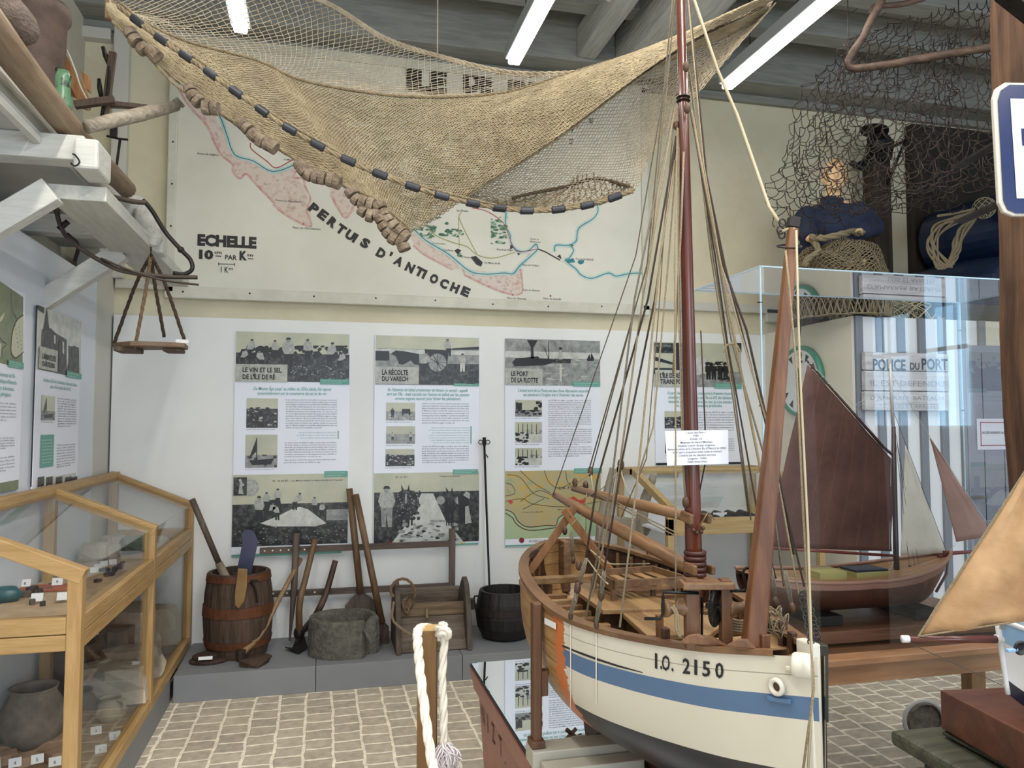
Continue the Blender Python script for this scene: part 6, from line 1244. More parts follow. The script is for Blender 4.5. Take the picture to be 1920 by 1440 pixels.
# rigging -------------------------------------------------------------
M_rt = mat('tan_cord', hx('6c604c'), .9, 0, hx('8b7e66'), 300); M_rk = mat('tarred_cord', hx('2a211b'), .9, 0, hx('3b3029'), 200); M_rg = mat('grey_cord', hx('565045'), .9, 0, hx('716a5c'), 300); M_rp = mat('pale_cord_rig', hx('9d937b'), .9)
R1 = []
def line(pts, r=.0022, m=M_rt, nm='rope'): return rope(boat, [at(x, y, d=d_) for x, y, d_ in pts], r, m, nm, smooth_pts=False)
tp = dm
for L_, r_, m_ in (
    ([(1262, -10, tp), (1213, 500, 2.2), (1104, 882, 2.62)], .0022, M_rg), ([(1267, -10, tp), (1220, 470, 2.2), (1109, 884, 2.62)], .0022, M_rt),
    ([(1257, 100, tp), (1192, 480, 2.3), (1037, 928, 2.9)], .0018, M_rg),
    ([(1268, 255, tp), (1215, 560, 1.93), (1120, 900, 2.0), (1098, 1050, 1.98)], .0028, M_rk), ([(1269, 262, tp), (1228, 560, 1.92), (1165, 870, 1.9), (1133, 1070, 1.88)], .0028, M_rk),
    ([(1262, 200, tp), (1190, 560, 1.96), (1147, 900, 1.95), (1098, 1160, 1.95)], .0026, M_rg), ([(1264, 210, tp), (1205, 560, 1.95), (1158, 900, 1.92), (1110, 1120, 1.9)], .0024, M_rt),
    ([(1266, 300, tp), (1238, 480, 1.9), (1195, 900, 1.85), (1162, 1176, 1.80)], .0026, M_rt), ([(1268, 300, tp), (1254, 480, 1.9), (1225, 800, 1.88), (1194, 900, 1.85)], .0022, M_rt),
    ([(1266, 200, tp), (1245, 430, 1.96), (1237, 560, 1.98), (1212, 860, 2.15), (1165, 970, 2.3)], .0018, M_rt),
    ([(1270, 240, tp), (1265, 500, 1.87), (1267, 860, 1.86), (1267, 1140, 1.74)], .0020, M_rt), ([(1273, 240, tp), (1275, 560, 1.88), (1283, 900, 1.88), (1288, 945, 1.88)], .0020, M_rg), ([(1271, 240, tp), (1272, 560, 1.88), (1280, 870, 1.88), (1285, 945, 1.88)], .0018, M_rt),
    # right side
    ([(1292, 130, tp), (1333, 480, 2.0), (1368, 700, 2.1), (1403, 960, 2.2)], .0024, M_rt), ([(1293, 135, tp), (1337, 480, 2.0), (1372, 700, 2.1), (1408, 975, 2.2)], .0024, M_rg),
    ([(1295, 205, tp), (1341, 480, 1.98), (1365, 650, 1.98), (1420, 960, 1.98), (1455, 1085, 1.95)], .0026, M_rk), ([(1295, 210, tp), (1346, 480, 1.98), (1372, 640, 1.98), (1440, 880, 1.98), (1470, 1100, 1.95)], .0030, M_rg),
    ([(1290, -5, tp), (1318, 300, 1.85), (1350, 490, 1.8), (1440, 800, 1.7), (1498, 1115, 1.56)], .0022, M_rt), ([(1292, -5, tp), (1325, 330, 1.85), (1360, 500, 1.8), (1450, 850, 1.7), (1508, 1100, 1.56)], .0022, M_rk),
    ([(1297, 210, tp), (1357, 500, 1.85), (1400, 620, 1.8), (1470, 930, 1.72), (1488, 1040, 1.7)], .0028, M_rk), ([(1296, 205, tp), (1352, 500, 1.85), (1378, 640, 1.83), (1430, 900, 1.8), (1445, 960, 1.8)], .0032, M_rt),
    ([(1300, -5, tp), (1345, 130, 1.9), (1382, 215, 1.85), (1442, 388, 1.72), (1460, 415, 1.67)], .0040, M_rp),
    ([(1493, 432, 1.62), (1497, 600, 1.58), (1500, 700, 1.56), (1515, 1000, 1.50), (1524, 1300, 1.44), (1515, 1440, 1.40)], .0024, M_rp), ([(1473, 470, 1.62), (1480, 540, 1.6), (1494, 700, 1.56), (1506, 960, 1.52), (1520, 1200, 1.46), (1526, 1290, 1.44), (1505, 1450, 1.40)], .0024, M_rt),
    ([(1282, 285, tp-.02), (1278, 400, tp-.02), (1268, 600, tp-.02), (1262, 700, 1.88)], .0030, M_rt),
    ([(1314, 620, 1.88), (1322, 800, 1.88), (1322, 870, 1.88), (1315, 905, 1.9), (1310, 930, 1.9)], .0020, M_rk),
    ([(1105, 888, 2.6), (1082, 905, 2.8), (1072, 918, 2.85)], .0018, M_rp), ([(1108, 890, 2.6), (1112, 920, 2.6), (1122, 925, 2.6)], .0018, M_rp), ([(1165, 880, 2.3), (1130, 915, 2.5), (1095, 935, 2.7)], .0016, M_rp), ([(1164, 882, 2.3), (1175, 920, 2.3), (1188, 942, 2.3)], .0020, M_rp),
    ([(1123, 925, 2.45), (1200, 965, 2.2), (1270, 1000, 1.95)], .0018, M_rt), ([(1123, 930, 2.45), (1200, 972, 2.2), (1270, 1006, 1.95)], .0018, M_rt),
    ([(1107, 1031, 2.0), (1135, 1055, 2.0), (1150, 1058, 2.05), (1218, 1057, 2.3)], .0018, M_rp), ([(1100, 1047, 2.0), (1128, 1085, 1.9), (1140, 1095, 1.88)], .0018, M_rp),
    ([(1100, 925, 2.6), (1098, 1000, 2.6)], .0014, M_rt), ([(1070, 985, 2.5), (1090, 965, 2.55)], .0016, M_rt), ([(1313, 985, 1.86), (1328, 960, 1.86), (1340, 975, 1.86)], .0016, M_rt)):
    line(L_, r_, m_)
def block(x, y, d_, s=.010, m=None):
    mb = MB(); mb.ball(at(x, y, d=d_), s, 10, 8, (.75, .75, 1.25)); mb.build('block', m or M_bwd, boat, smooth=True)
for x, y, d_, s in ((1107, 884, 2.62, .014), (1164, 871, 2.3, .014), (1083, 1102, 1.97, .012), (1127, 1115, 1.90, .012), (1070, 1155, 1.98, .009), (1118, 1172, 1.92, .009), (1059, 995, 2.6, .012), (1075, 1050, 2.5, .01), (1286, 942, 1.88, .012), (1286, 125, 1.87, .011), (1288, 203, 1.87, .011), (1268, 235, 1.91, .010), (1454, 1130, 1.72, .011), (1485, 1140, 1.66, .010), (1098, 910, 2.8, .014), (1078, 905, 2.85, .014), (1085, 1060, 2.2, .012)): block(x, y, d_, s)
for (xa_, ya_), (xb_, yb_), d_ in (((1083, 1106), (1070, 1152), 1.97), ((1127, 1118), (1118, 1168), 1.90), ((1071, 998), (1074, 1046), 2.5), ((1445, 1060), (1454, 1126), 1.75), ((1472, 1070), (1484, 1138), 1.68), ((1100, 1046), (1084, 1098), 1.97), ((1133, 1068), (1128, 1112), 1.88)):
    mb = MB()
    for k in (-3.2, -1.2, 1.2, 3.2): mb.tube([at(xa_+k*.6, ya_, d=d_), at((xa_+xb_)/2+k*1.3, (ya_+yb_)/2, d=d_), at(xb_+k*.6, yb_, d=d_)], .0014, 5)
    mb.build('tackle_falls', M_rg, boat, smooth=True)
mb = MB()
for k in range(12): q = at(1505+k*1.6-(k % 2)*2, 1115+k*8, d=1.50); mb.tube([q+RGT*(math.cos(a)*.006)+UPV*(math.sin(a)*.008) for a in [j*math.pi/4 for j in range(8)]], .0016, 5, closed=True)
mb.build('anchor_chain', mat('steel_chain', hx('4a4a4a'), .35, .8), boat); mb = MB()
for k in range(10): q = at(1516+k*2.0-(k % 2)*2, 1130+k*8, d=1.54); mb.tube([q+RGT*(math.cos(a)*.007)+UPV*(math.sin(a)*.007) for a in [j*math.pi/4 for j in range(8)]], .0016, 5, closed=True)
mb.build('anchor_chain', mat('steel_chain', hx('4a4a4a'), .35, .8), boat)
mb = MB(); rnd = random.Random(4)
for k in range(26):
    a = at(rnd.uniform(1436, 1466), rnd.uniform(1148, 1185), d=1.70); mb.tube(cat_rom([a, a+Vector((rnd.uniform(-.02, .02), 0, rnd.uniform(.0, .02))), a+Vector((rnd.uniform(-.025, .025), 0, rnd.uniform(-.03, .0)))], 6), .0016, 5)
mb.build('rope_coil', M_rt, boat, smooth=True); mb = MB()
for k in range(5): mb.tube(cat_rom([at(1370, 1160+k*5, d=1.75), at(1385, 1164+k*5, d=1.75), at(1398, 1163+k*5, d=1.75)], 6), .003, 5)
mb.build('rope_coil', M_rt, boat, smooth=True)
mb = MB(); P_ = [at(x, y, d=dw-.02) for x, y in ((1262, 1135), (1270, 1150), (1272, 1175), (1276, 1195), (1268, 1180), (1266, 1150), (1258, 1138))]; mb.tube(cat_rom(P_, 20), .003, 6); mb.build('drum_rope', M_rt, boat, smooth=True)
for x, y, d_ in ((1467, 418, 1.66), (1463, 432, 1.66), (1466, 440, 1.66)):
    mb = MB(); q = at(x, y, d=d_); mb.tube([q+RGT*(math.cos(a)*.007)+UPV*(math.sin(a)*.009) for a in [j*math.pi/4 for j in range(8)]], .002, 5, closed=True); mb.build('shackle', M_iron, boat)
line([(1466, 434, 1.66), (1482, 428, 1.66), (1490, 430, 1.65)], .0038, M_rp); mb = MB(); 
for a_, b_ in (((1454, 515), (1466, 560)),): pass
# seizing round the shrouds
mb = MB(); q = at(1375, 652, d=1.86); mb.tube(cat_rom([at(1356, 660, d=1.86), at(1362, 648, d=1.86), at(1378, 645, d=1.86), at(1388, 660, d=1.86)], 8), .003, 5); mb.build('seizing', M_rt, boat)
# card on the mast
sg = thing('model_label', 'white typed card fixed across the mast of the big boat, headed Jouet des Flots', 'sign', at(1306, 872, d=1.86))
S0, S1, S2, S3 = at(1251, 873, d=1.865), at(1366, 870, d=1.84), at(1365, 806, d=1.84), at(1247, 808, d=1.865)
mb = MB(); mb.slab([S0, S1, S2, S3], FH*.002); mb.build('card', mat('typed_card', hx('d4d9e8'), .35), sg)
mb = MB(); Rv = (S1-S0).normalized(); Uv = (S3-S0).normalized(); W_ = (S1-S0).length; H_ = (S3-S0).length
TL = [('« Jouet des Flots »', .32), ('1930', .085), ('Échelle 1/5', .19), ('Maquette de Gérard Monteau', .52), ('Réalisée à partir de plan originaux', .60), ("Bateau de pêche de la Côtinière (Île d'Oléron) en chêne", .95), ('et en sapin à propulsion mixte (voile et moteur)', .80), ('Construit par les chantiers Larrieux', .61), ('Longueur : 9,50m', .31), ("Faible tirant d'eau.", .32)]
for i, (s, w_) in enumerate(TL):
    mb.text(s, S0+Rv*(W_*(.5-w_/2))+Uv*(H_*(.93-.0925*i-.03))-FH*.0015, Rv, Uv, H_*.058, width=W_*w_, bold=.006)
mb.build('typed_text', mat('grey_ink', hx('2c3038'), .6), sg)
# cradle
cr = thing('boat_cradle', 'wooden cradle with upright posts and cream base beams carrying the big boat', 'cradle', (CXB, 2.1, TZ))
M_cr = wood('cradle_wood', hx('4e3320'), hx('6c482d'), 'z', .5, 7, .12); M_crb = mat('cradle_cream', hx('a5a296'), .45)
for s, nm in ((-1, 'post'), (1, 'post')):
    yv = 2.13; x = CXB+s*(hullx(yv, .95)+.021); mb = MB(); mb.box((x, yv, (TZ+.05+1.0)/2), (.026, .035, 1.0-TZ-.05)); mb.build('post', M_cr, cr, bevel=.005)
    mb = MB(); mb.box((x, yv, TZ+.062), (.04, .05, .02)); mb.build('foot', M_cr, cr, bevel=.003)
    mb = MB(); mb.box((x-s*.022, yv, .775), (.02, .03, .07)); mb.build('pad', M_cr, cr, bevel=.003)
mb = MB(); mb.bb(CXB-.35, CXB+.35, 2.09, 2.17, TZ+.002, TZ+.05); mb.build('base_beam', M_crb, cr, bevel=.003)
mb = MB(); mb.bb(CXB-.33, CXB-.05, 2.02, 2.08, TZ+.002, TZ+.03); mb.build('base_step', M_crb, cr, bevel=.003)
mb = MB(); mb.bb(CXB-.32, CXB+.32, 1.50, 1.57, TZ+.002, TZ+.05); mb.build('base_beam', M_crb, cr, bevel=.003)
mb = MB(); mb.bb(CXB-.03, CXB+.03, 1.35, 2.45, TZ+.001, TZ+.044); mb.build('keel_block', M_cr, cr, bevel=.003)
# ================================================================ RIGHT SIDE: CABIN
XC, YC, ZC = 3.27, 4.20, 2.20
M_cab = mat('cabin_cream', hx('cfc9b8'), .6, 0, hx('d6d1c2'), 3); M_cabw = mat('cabin_white', hx('d6d8dc'), .5); M_cabs = mat('cabin_slate_stripe', hx('70757f'), .5); M_door = mat('slate_door', hx('787f90'), .45, 0, hx('7f8697'), 2)
mb = MB(); mb.bb(XC, 6.5, YC+.012, YW, .0, ZC); struct(mb, 'wall_cabin', M_cab, bevel=.003)
mb = MB(); mb.bb(XC+.002, 4.30, YC, YC+.012, .0, ZC-.004); struct(mb, 'wall_cabin_front', M_cabw)
x = XC+.035; i = 0
mb = MB()
for k in range(7):
    xa_ = XC+.005+k*.158; mb.bb(xa_, xa_+.052, YC-.022, YC, .01, ZC-.003)
struct(mb, 'trim_7', M_cabs, bevel=.002)
dr = MB(); dr.bb(4.10, 4.98, YC-.03, YC-.002, .01, 2.03); door = dr.build('door_1', M_door, None, kind='structure', bevel=.003)
mb = MB()
for k in range(5): mb.bb(4.22+k*.16, 4.225+k*.16, YC-.032, YC-.029, .05, 1.98)
mb.build('door_groove', M_dark, door)
mb = MB(); mb.tube([at(1818, 933, Y=YC-.06), at(1850, 932, Y=YC-.06)], .009, 8); mb.tube([at(1820, 933, Y=YC-.06), at(1820, 933, Y=YC-.03)], .008, 8); mb.build('door_handle', mat('brushed_steel', hx('8d8f92'), .35, .8), door)
pl = Plane(Y=YC-.036)
sn = thing('access_notice', 'white notice with a red border on the slate door', 'notice', at(1860, 842, Y=YC-.036))
mb = MB(); pl.rect(mb, 1832, 785, 1905, 843, 0); mb.build('sheet', MATS['typed_card'], sn)
mb = MB()
for a in ((1838, 791, 1900, 793), (1838, 834, 1900, 836), (1838, 791, 1839.6, 836)): pl.rect(mb, *a, 2)
mb.build('red_border', mat('notice_red', hx('9c3348'), .5), sn)
mb = MB(); pl.text(mb, 'ACCÈS INTERDIT AU PUBLIC', 1841, 1898, 813, 4, 3, bold=.02); mb.build('notice_lettering', M_ink, sn)
# police sign
pl = Plane(Y=YC-.075)
ps = thing('port_police_sign', 'worn white plank sign lettered POLICE DU PORT on the striped cabin wall', 'sign', at(1700, 775, Y=YC-.06))
Mw = wood('worn_white_planks', hx('a5a4a8'), hx('c3c2c6'), 'x', .75, 6, .4)
for i, (ya_, yb_) in enumerate(((661, 695), (695.6, 733), (733.6, 770))):
    a, b_ = pl.p(1624, yb_), pl.p(1780, ya_); mb = MB(); mb.bb(a.x, b_.x, YC-.075, YC-.03, at(1700, yb_, Y=YC-.075).z, at(1700, ya_, Y=YC-.075).z-.002); mb.build('plank', Mw, ps, bevel=.008)
mb = MB(); pl.text(mb, 'POLICE', 1637, 1698, 694, 21, 2, bold=.03); pl.text(mb, 'DU', 1706, 1724, 693, 13, 2, bold=.03); pl.text(mb, 'PORT', 1728, 1777, 693, 21, 2, bold=.03); mb.build('black_lettering', mat('worn_black_paint', hx('3b3f4c'), .6), ps)
mb = MB(); pl.text(mb, 'IL EST DEFENDU', 1632, 1770, 724, 11, 2); pl.text(mb, 'D\'AMARRER BATEAUX', 1632, 1772, 750, 8, 2); pl.text(mb, 'LOIS ET ARRETES', 1672, 1760, 766, 9, 2); mb.build('faded_lettering', mat('faded_grey_paint', hx('8b8c94'), .7), ps)
# clock on the cabin side
XS = XC-.03
ck = thing('wall_clock', 'round clock with a green rim on the cream side of the cabin', 'clock', at(1497, 782, X=XS))
cc = at(1499, 715, X=XS); Rk = abs(at(1499, 648, X=XS).z-at(1499, 782, X=XS).z)/2
mb = MB(); mb.lathe(cc, [(Rk*.86, -.01), (Rk*.9, .01), (Rk*.97, .015), (Rk, .0), (Rk, -.025), (0, -.025)], 40, (-1, 0, 0)); mb.build('rim', mat('green_rim', hx('3f7f68'), .35), ck, smooth=True)
mb = MB(); mb.lathe(cc+Vector((-.002, 0, 0)), [(0, 0), (Rk*.88, 0)], 40, (-1, 0, 0)); mb.build('face', mat('clock_face', hx('d0d3d2'), .3), ck)
mb = MB(); Ry = Vector((0, -1, 0))
for n in range(12):
    a = n*math.pi/6; p_ = cc+Ry*(math.sin(a)*Rk*.68)+UPV*(math.cos(a)*Rk*.68)+Vector((-.004, 0, 0))
    if n % 3 == 0:
        s = {0: '12', 3: '3', 6: '6', 9: '9'}[n]; mb.text(s, p_-Ry*(.03 if n else .045)-UPV*.04, Ry, UPV, .08, width=.09 if n == 0 else None, bold=.02)
    else:
        u = Ry*math.sin(a)+UPV*math.cos(a); v = Ry*math.cos(a)-UPV*math.sin(a); mb.add([p_-u*.025, p_+u*.03+v*.022, p_+u*.03-v*.022], [(0, 1, 2)])
mb.build('numerals', M_ink, ck)
mb = MB(); o = cc+Vector((-.007, 0, 0))
for a, L_, w_ in ((2*math.pi*(5.9/12), Rk*.6, .016), (2*math.pi*(11.9/12), Rk*.42, .022)):
    u = Ry*math.sin(a)+UPV*math.cos(a); v = Ry*math.cos(a)-UPV*math.sin(a); mb.add([o-v*w_, o-u*.05, o+v*w_, o+u*L_], [(0, 1, 2, 3)])
mb.lathe(o, [(0, 0), (.03, 0)], 14, (-1, 0, 0)); mb.build('hands', M_ink, ck)
mb = MB(); mb.tube([cc+UPV*Rk*.95, Vector((XS, cc.y-.03, ZC-.002))], .004, 6); mb.build('cable', M_dark, ck)
mb = MB(); q = at(1452, 592, Y=YW-.03); mb.bb(q.x-.07, q.x+.06, YW-.04, YW-.001, q.z-.05, q.z+.05); single(mb, 'wall_switch_box', M_trim, 'small white electrical box high on the back wall left of the cabin', 'switch box', bevel=.004)
# ================================================================ ON TOP OF THE CABIN
# dark opening: flat panel, the shade of its depth put into the colour
mb = MB(); mb.bb(4.70, 6.8, YW-.03, YW-.001, 2.22, 3.98); struct(mb, 'doorway_shade', mat('recess_shade', hx('2a2724'), .9, 0, hx('35312c'), 5))
mb = MB(); mb.bb(4.62, 4.71, YW-.09, YW-.001, 2.2, 3.95); struct(mb, 'trim_8', wood('dark_frame', hx('2f2620'), hx('41352c'), 'z', .7))
# timber upright behind the figure with ship's lamp gear
Yt = 5.0
mb = MB(); a = at(1645, 300, Y=Yt); mb.bb(a.x-.08, a.x+.08, Yt-.05, Yt+.08, ZC, at(1645, 290, Y=Yt).z); single(mb, 'dark_timber_upright', wood('dark_upright', hx('33281f'), hx('4a3a2e'), 'z', .8, 7, .3), 'dark timber upright standing behind the seated figure on the cabin', 'post', bevel=.01)
t = thing('iron_winch', 'dark iron winch head with crank arms on top of the timber upright', 'winch', at(1645, 290, Y=Yt))
Yt = 4.92
mb = MB(); mb.lathe(at(1640, 245, Y=Yt), [(.02, -.02), (.10, -.01), (.10, .01), (.02, .02)], 18, (.2, 0, 1)); mb.lathe(at(1650, 270, Y=Yt), [(.09, -.07), (.1, 0), (.06, .06), (.03, .1)], 16); mb.tube([at(1628, 255, Y=Yt), at(1630, 285, Y=Yt)], .014, 6); mb.build('head', M_iron, t)
mb = MB(); mb.tube([at(1600, 312, Y=Yt), at(1640, 290, Y=Yt), at(1698, 264, Y=Yt)], .012, 8); mb.tube([at(1698, 262, Y=Yt), at(1680, 305, Y=Yt), at(1664, 345, Y=Yt)], .011, 8); mb.tube([at(1595, 305, Y=Yt), at(1615, 315, Y=Yt), at(1630, 300, Y=Yt)], [.02, .025, .02], 8); mb.lathe(at(1658, 290, Y=Yt), [(.03, -.02), (.06, -.02), (.06, .02), (.03, .02)], 14, (0, -1, 0)); mb.build('crank_arm', M_iron, t)
# blue barrels and rope
M_blue = mat('navy_plastic', hx('16233a'), .35, 0, hx('1d2d48'), 4)
Yb = 4.66
for i, (x_, y_, r_, ln) in enumerate(((1850, 450, .27, .8), (1800, 545, .26, .8))):
    c = at(x_, y_, Y=Yb+.1); t = thing('blue_barrel', ['dark blue barrel lying on its side, the upper one beside the timber post', 'dark blue barrel lying on the cabin roof under the other one'][i], 'barrel', (c.x, c.y, ZC), 'dark blue barrels')
    ax_ = (RGT*.45-FH*.9).normalized(); c.z = ZC+r_+.005+(.49 if i == 0 else 0)
    mb = MB(); mb.lathe(c, [(0, -ln/2), (r_*.85, -ln/2), (r_*.93, -ln/2+.02), (r_, -ln*.2), (r_, ln*.2), (r_*.93, ln/2-.02), (r_*.9, ln/2), (r_*.82, ln/2), (r_*.8, ln/2-.03), (0, ln/2-.03)], 32, ax_); mb.build('body', M_blue, t, smooth=False)
    mb = MB(); e1 = ax_.cross(UPV).normalized(); e2 = e1.cross(ax_); cf = c+ax_*(ln/2-.028)
    for k in range(5): a = k*2*math.pi/5; mb.bar(cf, cf+(e1*math.cos(a)+e2*math.sin(a))*r_*.78, .02, .012)
    mb.build('end_ribs', M_blue, t)
cl = at(1770, 500, Y=4.36); cl.z = ZC+.125; mb = MB(); mb.lathe(cl, [(.0, -.22), (.115, -.22), (.12, .22), (0, .22)], 20, (1, .1, 0)); single(mb, 'blue_canister', M_blue, 'low dark blue canister lying in front of the blue barrel', 'canister', smooth=False)
t = thing('rope_hank', 'loose hank of tan rope draped over the blue barrel', 'rope', at(1775, 430, Y=4.5))
rnd = random.Random(6)
for k in range(9):
    j_ = lambda v, w_=9: v+rnd.uniform(-w_, w_)
    rope(t, [at(1842, 388+k*2, Y=4.5), at(j_(1800), j_(405), Y=4.45), at(j_(1762, 12), j_(428), Y=4.40+.01*k), at(j_(1748, 10), j_(462), Y=4.38), at(j_(1768, 16), j_(500, 6), Y=4.37), at(j_(1790, 12), j_(478), Y=4.38), at(j_(1800, 12), j_(440), Y=4.42), at(1830, j_(405, 6), Y=4.48)], .008, M_rt, 'rope_strand')
rope(t, [at(1758, 405, Y=4.42), at(1790, 400, Y=4.45), at(1835, 390, Y=4.48)], .010, M_rt, 'rope_strand')
t = thing('netted_float', 'glass float wrapped in pale netting above the blue barrel', 'float', at(1845, 405, Y=4.25))
fc = at(1845, 390, Y=4.46); mb = MB(); mb.ball(fc, .07, 16, 10); mb.build('ball', mat('dark_float', hx('3c3a36'), .4), t, smooth=True)
G = np.array([[tuple(fc+Vector((math.cos(2*math.pi*i/20)*math.sin(math.pi*(j+.4)/9.8), math.sin(2*math.pi*i/20)*math.sin(math.pi*(j+.4)/9.8), math.cos(math.pi*(j+.4)/9.8)))*.076) for i in range(21)] for j in range(10)])
M_netp = mat('pale_netting', hx('a59a84'), .9); M_nett = mat('tan_netting', hx('83775f'), .9)
net_edges(G, .003, M_netp, 'netting', t)
# ---------------------------------------------------------------- seated figure
fg = thing('seated_fisherman', 'person in a navy smock seated on the cabin, mending a fishing net in the lap', 'person', at(1570, 520, Y=4.75))
YF = 4.62
skin = mat('spotlit_mannequin_skin', hx('efc99c'), .45, 0, hx('e6ba8c'), 8); navy = mat('navy_smock', hx('222a40'), .95, 0, hx('2c354c'), 10, None, .4, 9)  # spotlight on the face is put into the pale skin colour
hc = at(1565, 330, Y=YF); sc_ = YF*1.12/FPX
def P3(x, y, dy=0): return at(x, y, Y=YF+dy)
mb = MB()
RH = Matrix.Rotation(-.55, 3, 'Z')
def H(x, y, z): return hc+RH @ Vector((x, y, z))
def hb_(m_, x, y, z, sc, n_=12, k_=8): m_.ball(H(x, y, z), 1, n_, k_, sc, RH)
hb_(mb, 0, 0, 0, (.080, .098, .122), 18, 14); hb_(mb, 0, -.02, -.065, (.062, .075, .068), 14, 10)
hb_(mb, -.0, -.098, -.022, (.014, .024, .026)); hb_(mb, 0, -.082, .028, (.055, .02, .012)); hb_(mb, 0, -.085, -.068, (.03, .016, .012)); hb_(mb, 0, -.078, -.105, (.03, .022, .02))
for s in (-1, 1): hb_(mb, s*.080, .005, -.01, (.012, .024, .034)); hb_(mb, s*.04, -.07, -.035, (.026, .02, .022))
nb = hc+Vector((0, .02, -.175)); mb.tube([hc+Vector((0, .015, -.07)), nb, nb+Vector((0, .02, -.1))], [.055, .06, .09], 14)
sh = nb+Vector((0, .02, -.09))
def LG(x, y, z): q_ = RH @ Vector((x, y, 0)); return Vector((sh.x+q_.x, sh.y+q_.y, ZC+z))
hip = Vector((sh.x, sh.y+.04, ZC+.30))
for u, (a_, b_) in ((0, (.15, .09)), (.2, (.20, .12)), (.5, (.20, .13)), (.8, (.20, .14)), (1, (.19, .14))): mb.ball(sh.lerp(hip, u), 1, 16, 10, (a_, b_, .12), RH)
HL = P3(1522, 448, -.16); HR = P3(1610, 437, -.16)
arms = []
for s, hnd, el in ((-1, HL, P3(1511, 425, .02)), (1, HR, P3(1640, 425, .02))):
    s0 = sh+RH @ Vector((s*.17, 0, -.015)); wr = el.lerp(hnd, .85); arms.append((s0, el, wr))
    mb.tube([s0, s0.lerp(el, .5), el, el.lerp(wr, .5), wr], [.06, .055, .045, .04, .03], 10)
    pd = (hnd-wr).normalized(); sd = Vector((s, 0, 0)); mb.ball(hnd, 1, 10, 8, (.042, .042, .022))
    inw = Vector((-s, -.35, -.1)).normalized()
    for k in range(4):
        b0 = hnd+Vector((-s*.01, -.025+.02*k-.01, .004)); f1 = b0+inw*(.045)+Vector((0, 0, .01)); f2 = f1+inw*.02+Vector((0, 0, -.018)); mb.tube([b0, f1, f2], [.0105, .010, .008], 7)
    mb.tube([hnd+Vector((0, -.03, 0)), hnd+Vector((-s*.025, -.055, .012)), hnd+Vector((-s*.05, -.06, .004))], [.012, .011, .008], 7)
for s in (-1, 1):
    kn = LG(s*.12, -.38, .38); ft = LG(s*.13, -.34, .02); mb.tube([LG(s*.1, .03, .34), kn], [.09, .065], 10); mb.tube([kn, ft], [.06, .045], 10); mb.ball(ft+RH @ Vector((0, -.05, .02)), 1, 10, 6, (.045, .11, .04), RH)
mb.build('body', skin, fg, remesh=.007)
mb = MB()
for s in (-1, 1): hb_(mb, s*.032, -.088, .006, (.014, .008, .009))
mb.cur = 1
for s in (-1, 1): hb_(mb, s*.032, -.0955, .006, (.006, .003, .006))
mb.cur = 2; hb_(mb, 0, -.099, -.070, (.026, .006, .006)); mb.cur = 3
for s in (-1, 1): hb_(mb, s*.034, -.096, .032, (.022, .006, .005))
mb.build('face_details', [M_card, M_ink, mat('lip', hx('9c5a4a'), .5), mat('brow', hx('4c3a2c'), .9)], fg, smooth=True)
mb = MB(); hb_(mb, 0, .045, -.005, (.079, .064, .106), 18, 12); mb.build('hair', mat('grey_brown_hair', hx('4f453c'), .9, 0, hx('6e6358'), 40), fg, smooth=True)
mb = MB()
for u, (a_, b_) in ((-.03, (.11, .09)), (.05, (.19, .115)), (.25, (.235, .15)), (.5, (.235, .165)), (.8, (.24, .17)), (1, (.23, .17))): mb.ball(sh.lerp(hip, u), 1, 18, 12, (a_, b_, .12), RH)
for s0, el, wr in arms: mb.tube([s0+Vector((0, 0, .01)), s0.lerp(el, .5), el, el.lerp(wr, .6), wr], [.085, .08, .07, .06, .048], 12); mb.ball(s0, .09, 10, 8); mb.ball(el, .072, 10, 8)
mb.tube([nb+Vector((0, .02, .035)), nb+Vector((0, .02, -.07))], [.078, .11], 14)
mb.v = [v+mnoise.noise_vector(v*9)*.012 for v in mb.v]
mb.build('smock', navy, fg, remesh=.010)
mb = MB()
for s in (-1, 1):
    kn = LG(s*.12, -.38, .385); ft = LG(s*.13, -.34, .06); mb.tube([LG(s*.1, .03, .35), kn, ft], [.11, .09, .065], 10)
mb.build('trousers', mat('dark_trousers', hx('1f2430'), .9), fg, remesh=.012)
for s in (-1, 1):
    mb = MB(); ft = LG(s*.13, -.34, .02); mb.ball(ft+RH @ Vector((0, -.05, .03)), 1, 12, 8, (.058, .125, .052), RH); mb.tube([LG(s*.13, -.34, .03), LG(s*.13, -.34, .2)], [.062, .07], 12); mb.build('boot', M_dark, fg, smooth=True)
mb = MB(); mb.bb(sh.x-.2, sh.x+.2, sh.y-.1, sh.y+.25, ZC+.002, ZC+.24); single(mb, 'low_stool', M_oldw, 'low dark wooden stool under the seated figure', 'stool', bevel=.01)
# lap net: heap of netting over knees
def heap(c, rx, ry, h, label, seed, n=2, mtl=None, nu=54, nv=26, r=.0032, name='fishing_net_heap', cat='fishing net'):
    t = thing(name, label, cat, c); rs = random.Random(seed)
    for k in range(n):
        G = []
        for j in range(nv+1):
            row = []
            for i in range(nu+1):
                a = 2*math.pi*i/nu; p_ = j/nv*math.pi*.52; k2 = 1+.16*mnoise.noise(Vector((math.cos(a)*1.7, math.sin(a)*1.7, p_*2+seed+k*4)))+.05*math.sin(a*7+k*2)*math.sin(p_)
                row.append((c[0]+math.cos(a)*math.sin(p_)*rx*k2*(1-.05*k), c[1]+math.sin(a)*math.sin(p_)*ry*k2*(1-.05*k), c[2]+.004+h*max(0, math.cos(p_))**.5*k2*(1-.08*k)))
            G.append(row)
        net_edges(np.array(G), r, mtl or M_netp, 'net_layer', t, jit=.003, seed=seed+k)
    return t
lap = LG(0, -.24, 0)
